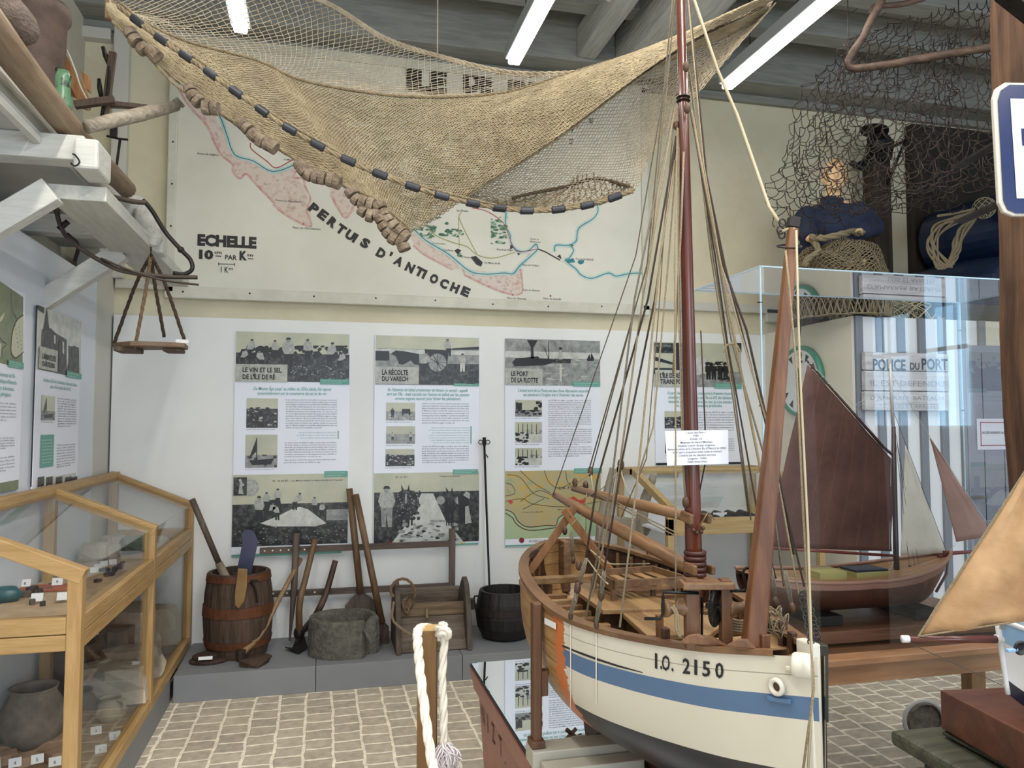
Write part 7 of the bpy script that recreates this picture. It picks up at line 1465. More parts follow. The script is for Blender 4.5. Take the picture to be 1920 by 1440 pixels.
t = heap(lap, .34, .34, .53, 'pale tan fishing net heaped over the knees of the seated figure', 3, 3, M_nett, 110, 60, .0034)
rope(t, [HL+Vector((-.05, -.05, 0)), P3(1540, 447, -.25), P3(1575, 440, -.3), P3(1600, 434, -.2), HR+Vector((.02, -.02, 0))], .022, M_nett, 'net_edge', twist=True)
rope(t, [HL, P3(1535, 470, -.3), P3(1515, 485, -.3), P3(1508, 500, -.3)], .02, M_nett, 'net_edge', twist=True)
heap(Vector((3.62, 4.42, ZC)), .34, .16, .15, 'low heap of grey netting along the front edge of the cabin roof', 8, 2, M_netp, 60, 16, .003)
heap(Vector((3.9, 4.42, ZC)), .28, .15, .17, 'bundle of coarse pale netting on the cabin roof above the sign', 12, 2, mat('pale_net_coarse', hx('b4a98f'), .9), 34, 10, .0045)
# ---------------------------------------------------------------- wire basket-net hanging top right
t = thing('wire_dredge_net', 'dark looped wire net hanging from an iron frame at the top right', 'wire net', at(1700, 390, Y=3.6))
dn = 4.15
def A(x, y, d_=dn): return at(x, y, d=d_)
M_wire = mat('rusty_dark_wire', hx('2c2522'), .6, .5, hx('473c36'), 40)
rows1 = [[A(1606, 62, 4.0), A(1680, 40, 4.0), A(1760, 15, 3.9), A(1850, 0, 3.8), A(1900, -10, 3.7)], [A(1562, 112, 4.0), A(1640, 108, 4.0), A(1740, 95, 3.85), A(1840, 85, 3.75), A(1900, 80, 3.7)], [A(1535, 200, 4.1), A(1610, 190, 3.95), A(1720, 180, 3.8), A(1830, 175, 3.75), A(1900, 170, 3.7)],
         [A(1512, 268, 4.1), A(1600, 265, 3.95), A(1715, 262, 3.8), A(1830, 262, 3.75), A(1900, 260, 3.7)], [A(1488, 320, 4.1), A(1590, 330, 3.95), A(1700, 335, 3.8), A(1830, 325, 3.75), A(1900, 320, 3.7)], [A(1510, 385, 4.1), A(1600, 400, 4.0), A(1670, 372, 3.9), A(1800, 355, 3.8), A(1900, 350, 3.75)]]
net_edges(net_grid(rows1, 46, 30), .0027, M_wire, 'net_front', t, jit=.013, sag=0, loops=5, seed=4, skip=.03)
rows2 = [[p_+FH*.45+Vector((0, 0, .02)) for p_ in r] for r in rows1]
net_edges(net_grid(rows2, 42, 27), .0027, M_wire, 'net_back', t, jit=.016, sag=0, loops=5, seed=9, skip=.04)
mb = MB(); mb.tube(cat_rom([A(1655, -8, 3.9), A(1648, 12, 3.9), A(1632, 40, 3.92), A(1618, 70, 3.95), A(1598, 100, 3.98), A(1590, 118, 4.0), A(1600, 128, 4.0), A(1660, 122, 3.9), A(1760, 104, 3.8), A(1850, 90, 3.7), A(1920, 80, 3.65)], 40), .020, 10); mb.build('iron_frame', wood('rusty_frame', hx('4b3b31'), hx('6b5648'), 'x', .7, 9, .3), t, smooth=True, noise=(.003, 18))
mb = MB(); mb.tube(cat_rom([A(1634, 25, 4.02), A(1642, 12, 4.02), A(1690, 8, 4.0), A(1735, -4, 3.95)], 10), .016, 8); mb.build('iron_frame_rear', MATS['rusty_frame'], t, smooth=True)
# ---------------------------------------------------------------- timber post and blue sign
t = thing('timber_post', 'thick weathered brown timber post with long cracks at the right edge', 'post', (1.99, 1.72, 0))
a0_ = at(1852, 100, d=2.15); a1_ = at(1975, 100, d=2.1)
M_tp = wood('old_timber', hx('4f3627'), hx('7b5a43'), 'z', .8, 6, .5)
def edge_x(z): return .007*math.sin(z*2.3)+.005*math.sin(z*6.1+1)
mb = MB(); rows = []
for k in range(41):
    z = k*.0985; e = edge_x(z); base = Vector((a0_.x, a0_.y, z))+RGT*.115; w_ = .175
    rr = RGT; ff = FH; c_ = base+rr*(e)
    rows.append([c_+rr*0, c_+rr*.02-ff*.015, c_+rr*.07-ff*.022, c_+rr*.074-ff*.008, c_+rr*.078-ff*.022, c_+rr*w_-ff*.015, c_+rr*(w_+.02), c_+rr*(w_+.015)+ff*.17, c_+rr*.01+ff*.17, c_+rr*0])
mb.grid(rows); mb.build('trunk', M_tp, t, noise=(.006, 4))
mb = MB(); mb.box(at(1912, 8, d=2.06), (.12, .05, .03), Matrix.Rotation(.5, 3, 'Y')); mb.build('iron_strap', M_iron, t)
t = thing('blue_parking_sign', 'blue enamel sign with a white panel and worn white edge at the right border', 'sign', at(1960, 400, d=1.8))
ds = 1.80
S = [(1862, 185), (1868, 165), (1885, 154), (2085, 158), (2100, 175), (2108, 385), (2095, 405), (1900, 405), (1882, 398), (1873, 380)]
def off(P_, k, cx_=1983, cy_=280): return [(cx_+(x-cx_)*k[0], cy_+(y-cy_)*k[1]) for x, y in P_]
mb = MB(); mb.slab([at(x, y, d=ds) for x, y in S], FH*.012); mb.build('plate', mat('worn_white_enamel', hx('b4b0a8'), .5, 0, hx('8f8a80'), 20, lo=.6, hi=.75), t, bevel=.003)
mb = MB(); mb.slab([at(x, y, d=ds-.002) for x, y in off(S, (.925, .96))], -FH*.001); mb.build('blue_field', mat('enamel_blue', hx('16264f'), .25), t)
mb = MB(); mb.slab([at(x, y, d=ds-.004) for x, y in ((1894, 185), (2060, 188), (2066, 372), (1906, 372))], -FH*.001); mb.build('white_panel', mat('enamel_white', hx('c9cbd6'), .3), t)
mb = MB(); mb.slab([at(x, y, d=ds-.006) for x, y in ((1915, 241), (1975, 241), (1976, 273), (1917, 273))], -FH*.001); mb.cur = 1; mb.slab([at(x, y, d=ds-.008) for x, y in ((1920, 254), (1934, 254), (1934, 259), (1920, 259))], -FH*.0008); mb.build('pictogram', [MATS['enamel_blue'], MATS['enamel_white']], t)
q = at(1960, 280, d=ds+.005); mb = MB(); mb.bar(q+UPV*.08, q+UPV*.08+FH*.36, .03, .008); mb.bar(q-UPV*.08, q-UPV*.08+FH*.36, .03, .008); mb.build('wall_bracket', M_iron, t)
t = [o for o in D.objects if o.name == 'wire_dredge_net'][0]
for x_, y_, d_ in ((1700, 2, 4.0), (1592, 118, 4.0), (1800, 98, 3.77)):
    q = A(x_, y_, d_); mb = MB(); mb.tube([q, Vector((q.x, q.y, 4.42))], .003, 6); mb.build('suspension_wire', M_iron, t)
# ================================================================ TABLE, ACRYLIC CASE AND GAFF-RIGGED MODEL
TX0, TX1, TY0, TY1, TTZ = 1.36, 2.68, 2.18, 2.76, .75
t = thing('model_table', 'long oiled wooden table carrying the acrylic case and brown-sailed model', 'table', (2.0, 2.45, 0))
M_tt = wood('table_wood', hx('8a6446'), hx('ab8363'), 'x', .4, 5, .1); M_ttl = wood('table_leg_wood', hx('7a5a3c'), hx('96744f'), 'z', .45, 5, .1)
mb = MB(); mb.bb(TX0, TX1+.5, TY0, TY1+.02, TTZ-.022, TTZ); mb.build('tabletop', M_tt, t, bevel=.003)
mb = MB(); mb.bb(TX0+.03, TX1+.46, TY0+.03, TY0+.055, TTZ-.09, TTZ-.024); mb.bb(TX0+.03, TX1+.46, TY1-.04, TY1-.015, TTZ-.09, TTZ-.024); mb.build('apron', M_tt, t, bevel=.002)
for x, y in ((TX0+.05, TY0+.06), (TX1-.02, TY1-.04), (TX0+.05, TY1-.04), (TX1+.42, TY0+.06)):
    mb = MB(); mb.bb(x-.035, x+.035, y-.03, y+.03, 0, TTZ-.024); mb.build('leg', M_ttl, t, bevel=.004)
mb = MB(); mb.bb(TX0+.05, TX1, TY1-.065, TY1-.02, .04, .10); mb.build('stretcher', M_tt, t, bevel=.003)
ac = thing('acrylic_case', 'clear acrylic case with bright edges over the brown-sailed model', 'acrylic case', (2.0, 2.48, TTZ))
AX0, AX1, AY0, AY1, AZ = 1.395, 2.64, 2.24, 2.71, 2.025
M_acr = glass('acrylic', (.985, .995, 1), 0, 1.0)
def emat():
    m = D.materials.new('acrylic_edge'); m.use_nodes = True; b = m.node_tree.nodes['Principled BSDF']; b.inputs['Base Color'].default_value = (*hx('b9d6e8'), 1); b.inputs['Roughness'].default_value = .15; b.inputs['Transmission Weight'].default_value = .35; return m
M_edge = emat(); z0 = TTZ+.001
for nm, a in (('front_pane', (AX0, AX1, AY0, AY0+.001, z0, AZ)), ('back_pane', (AX0, AX1, AY1-.001, AY1, z0, AZ)), ('side_pane', (AX0, AX0+.001, AY0, AY1, z0, AZ)), ('side_pane', (AX1-.001, AX1, AY0, AY1, z0, AZ)), ('top_pane', (AX0, AX1, AY0, AY1, AZ-.001, AZ))):
    mb = MB(); x0_, x1_, y0_, y1_, za, zb_ = a
    if nm[0] == 'f' or nm[0] == 'b': mb.add([(x0_, y0_, za), (x1_, y0_, za), (x1_, y0_, zb_), (x0_, y0_, zb_)], [(0, 1, 2, 3)])
    elif nm[0] == 's': mb.add([(x0_, y0_, za), (x0_, y1_, za), (x0_, y1_, zb_), (x0_, y0_, zb_)], [(0, 1, 2, 3)])
    else: mb.add([(x0_, y0_, zb_), (x1_, y0_, zb_), (x1_, y1_, zb_), (x0_, y1_, zb_)], [(0, 1, 2, 3)])
    mb.build(nm, glass('acrylic_side', (.985, .995, 1), 0, .22) if nm[0] == 's' else M_acr, ac)
e = .0045
for a, b_ in (((AX0, AY0, z0), (AX0, AY0, AZ)), ((AX1, AY0, z0), (AX1, AY0, AZ)), ((AX0, AY1, z0), (AX0, AY1, AZ)), ((AX1, AY1, z0), (AX1, AY1, AZ)), ((AX0, AY0, AZ), (AX1, AY0, AZ)), ((AX0, AY1, AZ), (AX1, AY1, AZ)), ((AX0, AY0, AZ), (AX0, AY1, AZ)), ((AX1, AY0, AZ), (AX1, AY1, AZ))):
    mb = MB(); mb.bar(a, b_, e, e); mb.build('edge', M_edge, ac)
for k in range(4):
    for (x, y) in ((AX0, AY0), (AX1, AY1)): mb = MB(); z = AZ-.12-.34*k; mb.tube([(x-.012, y+.002, z), (x+.004, y-.002, z)], .0022, 6); mb.build('screw', M_iron, ac)
# base board
bs = MB(); BX0, BX1, BY0, BY1, BZ = 1.50, 2.42, 2.30, 2.66, TTZ+.055
bs.bb(BX0, BX1, BY0, BY1, TTZ+.012, BZ); single(bs, 'model_base_board', wood('base_board_wood', hx('6e4a35'), hx('8a6149'), 'x', .45, 6, .12), 'thick wooden base board under the brown-sailed model', 'board', bevel=.004)
for i, x in enumerate((1.72, 2.12)):
    mb = MB(); mb.bb(x-.05, x+.05, 2.36, 2.6, BZ, BZ+.035); single(mb, 'keel_chock', M_dark, ['dark chock under the brown hull, nearer its stern', 'dark chock under the brown hull, nearer its bow'][i], 'chock', 'dark chocks under the brown-hulled model', bevel=.003)
YB2 = 2.48
def small_hull(parent, origin, ax, L_, beam, depth, mats, sheer=.35, zones=(.12, .55), transom=.0, nv=10, full=1.0, bow_rake=.1):
    """hull along unit vector ax starting at the stern; origin = stern sheer point on the centreline"""
    ax = Vector(ax).normalized(); sd = ax.cross(UPV).normalized(); n = 40; out = {}
    def hb(u): return beam/2*(max(0, math.sin(math.pi*min(1, (u*.9+.1+transom))))**.62 if u < .5 else max(0, 1-((u-.5)/.5)**2.3)**.9*1)*(1 if u >= .5 else 1)
    def hz(u): return depth*sheer*(2*(u-.45))**2*(1.0 if u > .45 else .5)
    mb = MB(); mb.cur = 0
    for s in (-1, 1):
        b0 = len(mb.v)
        for i in range(n+1):
            u = i/n; top = hz(u); bot = -depth*(1-.35*max(0, (u-.8)/.2)**2-.3*max(0, (.15-u)/.15)**2); w_ = hb(u)
            for j in range(nv+1):
                a = j/nv; z = top+(bot-top)*a; ww = w_*(1-a**(2.6*full if u < .75 else 1.5))**.75; rk = bow_rake*L_*(-a)*max(0, (u-.8)/.2)
                mb.v.append(Vector(origin)+ax*(u*L_+rk)+sd*(s*ww)+UPV*z)
        for i in range(n):
            for j in range(nv):
                a = b0+i*(nv+1)+j; mb.f.append([a, a+1, a+nv+2, a+nv+1]); c_ = (j+.5)/nv; mb.mi.append(0 if c_ < zones[0] else (1 if c_ < zones[1] else 2))
    mb.build('hull', mats[:3], parent, smooth=True)
    mb = MB(); rows = []
    for i in range(n+1):
        u = i/n; z = hz(u)-depth*.06; rows.append([Vector(origin)+ax*(u*L_)+sd*(k*hb(u)*.96)+UPV*z for k in (-1, -.5, 0, .5, 1)])
    mb.grid(rows); mb.build('deck', mats[3], parent)
    mb = MB()
    for s in (-1, 1):
        P_ = [Vector(origin)+ax*(i/n*L_)+sd*(s*hb(i/n))+UPV*hz(i/n) for i in range(n+1)]; mb.tube(P_, beam*.022, 6)
    mb.build('gunwale', mats[4], parent, smooth=True)
    return lambda u, k=0, dz=0: Vector(origin)+ax*(u*L_)+sd*(k*hb(u))+UPV*(hz(u)+dz)
M_bh = mat('brown_hull_paint', hx('472e27'), .35, 0, hx('52362e'), 5); M_bh2 = mat('dark_hull_bottom', hx('3b2925'), .4); M_deckp = wood('pine_deck', hx('9a7350'), hx('b88f68'), 'x', .45)
m2 = thing('gaff_sail_model', 'model boat with big dark brown gaff sail, white jib and brown hull', 'model boat', (1.95, YB2, BZ+.035))
org = at(1420, 1092, Y=YB2); bow = at(1783, 1037, Y=YB2)
f2 = small_hull(m2, (org.x-.02, YB2, .955), (1, 0, 0), bow.x-org.x+.02, .30, .125, [mat('rim_brown_pink', hx('8d6a5c'), .4), M_bh, M_bh2, M_deckp, mat('pinkish_rail', hx('9a7767'), .4)], .42, (.16, .82), transom=.12, full=1.2)
def Q(x, y): return at(x, y, Y=YB2)
mb = MB(); mb.tube([Q(1682, 1085), Q(1680, 1040), Q(1675, 800)], [.011, .010, .008], 10); mb.build('lower_mast', mat('dark_mast', hx('2e1d19'), .35), m2, smooth=True)
mb = MB(); mb.tube([Q(1675, 810), Q(1669, 682)], [.007, .004], 10); mb.build('topmast', mat('white_topmast', hx('c3c2c0'), .4), m2, smooth=True)
mb = MB(); mb.tube([Q(1513, 676), Q(1656, 838), Q(1679, 858)], [.004, .006, .005], 8); mb.build('gaff', mat('dark_red_spar', hx('3c2320'), .4), m2, smooth=True)
mb = MB(); mb.tube([Q(1425, 1026), Q(1676, 1042)], .0055, 8); mb.build('boom', mat('red_boom', hx('6a3330'), .35), m2, smooth=True)
mb = MB(); mb.tube([Q(1760, 1044), Q(1776, 1038), Q(1878, 1030)], [.009, .008, .004], 8); mb.bb(Q(1770, 1040).x-.01, Q(1770, 1040).x+.012, YB2-.012, YB2+.012, Q(1770, 1046).z, Q(1770, 1032).z); mb.build('bowsprit', MATS['red_boom'], m2, smooth=False)
def sail(nm, corners, m, parent, Yp, bulge=.02, n=16, d_=None, wr=.004, seed=1):
    """corners: throat, peak, clew, tack (quad) in photograph pixels, bellied cloth with thickness"""
    P_ = [at(x, y, Y=Yp) if d_ is None else at(x, y, d=d_[i]) for i, (x, y) in enumerate(corners)]
    A_, B_, C_, D_ = P_; nn = (B_-A_).cross(D_-A_)
    if nn.length < 1e-6: nn = (C_-A_).cross(D_-A_)
    nn.normalize()
    if nn.dot(CAMP-A_) < 0: nn = -nn
    rows = []
    for i in range(n+1):
        u = i/n; r_ = []
        for j in range(n+1):
            v = j/n; p_ = A_.lerp(B_, u).lerp(D_.lerp(C_, u), v); bb_ = 4*u*(1-u)*v*(1-v)*4; p_ = p_+nn*(bulge*bb_/4+wr*mnoise.noise(Vector((u*5+seed, v*3, seed)))); r_.append(p_)
        rows.append(r_)
    mb = MB(); mb.grid(rows); return mb.build(nm, m, parent, smooth=True, solid=.0015)
M_sb = mat('dark_brown_sailcloth', hx('4a3029'), .8, 0, hx('5e4038'), 5, None, .35, 14)
sail('mainsail', [(1673, 862), (1514, 684), (1437, 1026), (1672, 1034)], M_sb, m2, YB2, .035, 24, wr=.008)
mb = MB()
for k in range(1, 7):
    u = k/7; a = at(1673+(1514-1673)*u, 864+(686-864)*u, Y=YB2-.03); b_ = at(1672+(1437-1672)*u, 1033+(1026-1033)*u, Y=YB2-.03); mb.tube([a, a.lerp(b_, .5)+Vector((0, -.012, 0)), b_], .0006, 4)
mb.build('sail_seam', mat('seam_brown', hx('6e4f3c'), .9), m2)
M_sw = mat('white_sailcloth', hx('c2bfb2'), .8, 0, hx('cfccc0'), 6, None, .3, 12); M_sp = mat('pink_brown_sailcloth', hx('86675e'), .8, 0, hx('93736a'), 6, None, .3, 12)
sail('jib', [(1697, 835), (1699, 838), (1774, 1036), (1689, 1042)], M_sw, m2, YB2, .02, 18, wr=.006, seed=3)
sail('flying_jib', [(1744, 822), (1746, 824), (1862, 1004), (1793, 1016)], M_sp, m2, YB2, .015, 18, wr=.005, seed=5)
M_fine = mat('fine_dark_line', hx('3a3836'), .7); M_finew = mat('fine_white_line', hx('b9b9b9'), .7)
for P_, m in (([(1671, 760), (1776, 1038)], M_fine), ([(1672, 700), (1745, 822), (1870, 1010)], M_finew), ([(1676, 795), (1706, 1070)], M_fine), ([(1677, 795), (1716, 1070)], M_fine), ([(1677, 800), (1724, 1066)], M_fine), ([(1670, 722), (1602, 760), (1513, 676)], M_finew), ([(1670, 745), (1602, 762), (1656, 838)], M_finew), ([(1672, 770), (1668, 1030)], M_finew), ([(1775, 1040), (1794, 1018)], M_finew), ([(1680, 1045), (1656, 1095)], M_finew), ([(1770, 1045), (1652, 1092)], M_finew), ([(1776, 1100), (1830, 1085)], M_fine)):
    mb = MB(); mb.tube([Q(x, y) for x, y in P_], .0009, 5); mb.build('rigging_line', m, m2)
mb = MB()
for k in range(14): u = (k+.5)/14; a = Q(1513+(1672-1513)*u, 676+(850-676)*u); mb.tube([a+Vector((math.cos(b_)*.0065, math.sin(b_)*.009, 0)) for b_ in [j*math.pi/3 for j in range(6)]], .0008, 4, closed=True)
mb.build('gaff_lacing', M_finew, m2)
mb = MB(); mb.bb(Q(1522, 1085).x, Q(1572, 1085).x, YB2-.05, YB2+.05, f2(.3).z-.012, f2(.3).z+.018); mb.build('hatch', mat('olive_yellow_hatch', hx('a09a62'), .5), m2, bevel=.002)
mb = MB(); mb.bb(Q(1590, 1085).x, Q(1650, 1085).x, YB2-.05, YB2+.05, f2(.5).z-.02, f2(.5).z+.012); mb.build('cabin_trunk', MATS['olive_yellow_hatch'], m2, bevel=.002)
mb = MB(); mb.bb(Q(1590, 1085).x, Q(1650, 1085).x, YB2-.045, YB2+.045, f2(.5).z+.0125, f2(.5).z+.02); mb.build('cabin_lid', mat('navy_lid', hx('232c3c'), .5), m2, bevel=.002)
for x in (1706, 1716, 1724):
    mb = MB(); mb.ball(Q(x, 1062), .006, 8, 6); mb.ball(Q(x+1, 1076), .006, 8, 6); mb.build('deadeye', M_bh, m2, smooth=True)
mb = MB(); mb.tube([Q(1778, 1035), Q(1775, 1075), Q(1755, 1110)], .005, 6); mb.build('stem', M_bh, m2, smooth=True)

# ================================================================ FOREGROUND CHEST, BLOCK AND TAN-SAILED MODEL
t = thing('tarred_chest', 'old dark green-black wooden chest with a worn lid at the bottom right', 'chest', (1.35, .95, 0))
M_ch = wood('tarred_wood', hx('232622'), hx('3a3d34'), 'x', .6, 6, .4); M_chl = wood('worn_green_lid', hx('23271f'), hx('4a4a3a'), 'x', .65, 5, .6)
zc_ = .93; c0_ = at(1668, 1362, Z=zc_); c1_ = at(1940, 1580, Z=zc_)
L0 = at(1668, 1368, Z=zc_); L1 = at(1760, 1342, Z=zc_+.0); dd = (L1-L0).normalized(); 
# lid front edge runs from the left tip towards the lower right
Fe = at(1950, 1530, Z=zc_); fd = (Fe-L0).normalized(); bd = Vector((-fd.y, fd.x, 0)).normalized()
if bd.dot(FH) < 0: bd = -bd
w_ = .34
mb = MB(); Pq = [L0, L0+fd*.75, L0+fd*.75+bd*w_, L0+bd*w_]; mb.slab(Pq, (0, 0, -.028)); mb.build('lid', M_chl, t, bevel=.008, noise=(.002, 8))
mb = MB(); mb.slab([L0+fd*.05+bd*.07+Vector((0, 0, .004)), L0+fd*.7+bd*.07+Vector((0, 0, .004)), L0+fd*.7+bd*.12+Vector((0, 0, .004)), L0+fd*.05+bd*.12+Vector((0, 0, .004))], (0, 0, .008)); mb.build('lid_batten', M_chl, t, bevel=.003)
mb = MB(); Pq = [p_+(Vector((0, 0, -.029))) for p_ in (L0+fd*.05+bd*.03, L0+fd*.72+bd*.03, L0+fd*.72+bd*(w_-.03), L0+fd*.05+bd*(w_-.03))]; mb.slab(Pq, (0, 0, -(zc_-.03))); mb.build('body', M_ch, t, bevel=.004)
wh = thing('cable_reel', 'dark round reel end behind the brown block at the lower right', 'reel', at(1735, 1345, d=1.75))
mb = MB(); mb.lathe(at(1733, 1352, d=1.72)+Vector((0, 0, -.0)), [(0, -.015), (.040, -.015), (.042, 0), (.040, .015), (0, .015)], 26, -FH); mb.build('disc', mat('dark_granular', hx('2b2724'), .8, 0, hx('4a4540'), 60), wh); mb = MB(); mb.tube([at(1733, 1352, d=1.70)+RGT*math.cos(a)*.043+UPV*math.sin(a)*.043 for a in [k*math.pi/12 for k in range(24)]], .0045, 6, closed=True); mb.build('rim', mat('grey_tyre', hx('6f7072'), .5), wh)
zb_ = zc_+.085; b0_ = at(1762, 1293, Z=zb_); b1_ = at(1980, 1405, Z=zb_)
fb = (b1_-b0_).normalized(); bb_ = Vector((-fb.y, fb.x, 0)); bb_ = bb_ if bb_.dot(FH) > 0 else -bb_
mb = MB(); mb.slab([b0_, b0_+fb*.6, b0_+fb*.6+bb_*.30, b0_+bb_*.30], (0, 0, -.070)); single(mb, 'wood_block', wood('red_brown_block', hx('4a2a1c'), hx('643b29'), 'x', .45, 5, .1), 'smooth red-brown wooden block on the dark chest, under the tan-sailed model', 'block', bevel=.003)
m3 = thing('tan_sail_model', 'white and pale blue model boat with a large tan sail, cut by the right edge', 'model boat', at(1900, 1320, d=1.32))
d3 = 1.32
hr = at(1872, 1190, d=d3); dir3 = (RGT*.93-FH*.36).normalized()
M_h3w = mat('white_hull3', hx('c2c3c6'), .3); M_h3b = mat('pale_blue_band', hx('7ea0c4'), .3); M_h3n = mat('navy_bottom', hx('181d2b'), .3)
stern = hr+dir3*.55
small_hull(m3, stern+Vector((0, 0, -.012)), -dir3, .55, .19, .130, [M_h3b, M_h3w, M_h3n, M_h3w, mat('white_rail', hx('cfd0d3'), .3)], .25, (.34, .80), bow_rake=.02)
mb = MB(); mb.tube([at(1697, 1198, d=d3), at(1880, 1199, d=d3)], [.0045, .0065], 10); mb.build('bowsprit', mat('dark_red_bowsprit', hx('54302b'), .3), m3, smooth=True)
mb = MB(); mb.tube([at(1691, 1198, d=d3), at(1704, 1198, d=d3)], .0062, 10); mb.tube([at(1868, 1198, d=d3), at(1990, 1196, d=d3)], .008, 10); mb.build('bowsprit_tip', M_h3w, m3, smooth=True)
mb = MB(); mb.tube([hr+Vector((0, 0, -.012))+dir3*(.011*a)+UPV*(.030+(-.085-.030)*a) for a in (-.05, .3, .6, .85, 1)], [.005, .005, .0045, .004, .004], 8); mb.build('stem', M_h3w, m3, smooth=True)
q = at(1914, 1215, d=d3-.05); mb = MB(); mb.lathe(q, [(.004, .0), (.010, .003), (.012, 0)], 16, -FH); mb.build('hawse_hole', M_ink, m3)
q = at(1897, 1219, d=d3-.05); mb = MB(); mb.box(q, (.02, .008, .006)); mb.build('chock', M_h3b, m3, bevel=.002)
M_st3 = mat('tan_sailcloth', hx('94714f'), .75, 0, hx('bd9a74'), 6, None, .45, 9)
sail('jib', [(1975, 800), (1978, 802), (2010, 1150), (1722, 1192)], M_st3, m3, None, .03, 22, d_=(1.2, 1.2, 1.22, d3), wr=.010, seed=2)
mb = MB(); mb.tube([at(1722, 1193, d=d3-.002), at(1976, 800, d=1.198)], .002, 6); mb.tube([at(1722, 1193, d=d3-.002), at(2010, 1150, d=1.22)], .0016, 6); mb.build('bolt_rope', M_rt, m3)
mb = MB(); mb.tube([at(1701, 1204, d=d3), at(1880, 1285, d=d3)], .0007, 5); mb.tube([at(1876, 1192, d=d3), at(1883, 1155, d=d3)], .001, 5); mb.build('stay', M_fine, m3)
sail('small_jib', [(1884, 1155), (1886, 1155), (1960, 1175), (1877, 1180)], mat('grey_sailcloth', hx('7f8480'), .8), m3, None, .002, 6, d_=(1.31, 1.31, 1.31, 1.31), wr=.002)

# ================================================================ THE BIG FISHING NET
M_net = mat('hemp_net', hx('877a62'), .9, 0, hx('a4967a'), 12); M_netl = mat('hemp_net_light', hx('948771'), .9, 0, hx('ada08a'), 12)
M_nrope = mat('hemp_rope', hx('6b5f4a'), .9, 0, hx('8b7d63'), 40); M_cork = mat('cork', hx('5a4d40'), .9, 0, hx('857766'), 30, None, .5); M_lead = mat('slate_lead', hx('1f2127'), .5, 0, hx('2e3038'), 10)
net = thing('fishing_net', 'large tan fishing net with corks and lead weights slung under the ceiling', 'fishing net', at(760, 470, d=3.4))
# head rope, mid fold and lead line seen across the picture (x, y, distance)
head = [(204, -10, 3.0), (420, -40, 3.4), (600, 0, 3.7), (720, 70, 3.8), (820, 104, 3.8), (960, 136, 3.75), (1100, 134, 3.5), (1200, 112, 3.3), (1300, 65, 3.0), (1450, -10, 2.7)]
leadl = [(222, 12, 2.86), (300, 72, 2.85), (370, 120, 2.84), (450, 178, 2.83), (560, 252, 2.83), (700, 322, 2.87), (850, 373, 2.95), (985, 395, 3.08), (1100, 385, 3.1), (1187, 358, 3.08)]
fold = [(212, 5, 2.98), (330, 70, 3.05), (480, 112, 3.15), (560, 148, 3.2), (680, 172, 3.25), (800, 182, 3.25), (940, 174, 3.2), (1060, 140, 3.1), (1260, 76, 2.9), (1445, -5, 2.7)]
cork = [(210, 40, 2.9), (262, 88, 2.9), (330, 160, 2.92), (400, 205, 2.95), (480, 250, 2.95), (560, 302, 2.98), (640, 345, 3.0), (700, 372, 3.0), (735, 400, 3.0), (768, 430, 3.0)]
belly = [(765, 432, 3.05), (800, 412, 3.05), (880, 362, 3.05), (960, 310, 3.0), (1040, 260, 2.98), (1130, 195, 2.9), (1200, 140, 2.85), (1270, 92, 2.82), (1350, 50, 2.75), (1450, 0, 2.7)]
right = [(1187, 358, 3.1), (1210, 310, 3.05), (1240, 265, 3.0), (1285, 205, 2.95), (1330, 150, 2.85), (1400, 75, 2.75), (1455, 5, 2.7)]
n = 28
def C(P_, k=n): return cat_rom([at(x, y, d=d_) for x, y, d_ in P_], k)
Hd, Fd, Ck, Bl, Ll = C(head), C(fold), C(cork), C(belly), C(leadl)
# rear sheet: head rope down to the mid fold (open mesh) and on behind
net_edges(net_grid([Hd, [a.lerp(b_, .55)+Vector((0, .05, -.02)) for a, b_ in zip(Hd, Fd)], Fd], 190, 26), .0019, M_netl, 'net_upper_sheet', net, jit=.0015, seed=2)
# front sheet, from the fold to cork line + belly fold: dense double cloth
low = C(cork, 14)[:-1]+C(belly, n-14+0)
low = [low[min(int(i*len(low)/(n+1)), len(low)-1)] for i in range(n+1)]
lowc = cat_rom([at(x, y, d=d_) for x, y, d_ in [cork[0], cork[3], cork[6], (720, 400, 3.0), (768, 431, 3.04), (880, 362, 3.05), (1040, 260, 2.98), (1200, 140, 2.85), (1320, 62, 2.78), (1450, 0, 2.7)]], n)
midr = [a.lerp(b_, .5)+FH*-.05 for a, b_ in zip(Fd, lowc)]
net_edges(net_grid([Fd, midr, lowc], 280, 100), .0022, M_net, 'net_front_sheet', net, jit=.0009, seed=3)
net_edges(net_grid([[a+FH*.04 for a in Fd], [a+FH*.16+Vector((0, 0, -.02)) for a in midr], [a+FH*.04 for a in lowc]], 250, 90), .0024, M_net, 'net_inner_sheet', net, jit=.0012, seed=4)
# right-hand single sheet, between belly fold and lead line / right edge
rt_top = cat_rom([at(x, y, d=d_+.06) for x, y, d_ in [(800, 370, 3.15), (880, 350, 3.12), (1000, 285, 3.05), (1130, 195, 2.95), (1270, 92, 2.86), (1450, 0, 2.72)]], n)
rt_bot = cat_rom([at(x, y, d=d_) for x, y, d_ in [(800, 362, 3.22), (860, 376, 3.2), (985, 393, 3.2), (1100, 384, 3.15), (1187, 358, 3.1), (1225, 285, 3.03), (1330, 150, 2.85), (1455, 5, 2.7)]], n)
net_edges(net_grid([rt_top, [a.lerp(b_, .5)+FH*.05 for a, b_ in zip(rt_top, rt_bot)], rt_bot], 140, 56), .0019, M_netl, 'net_right_sheet', net, jit=.0012, seed=5)
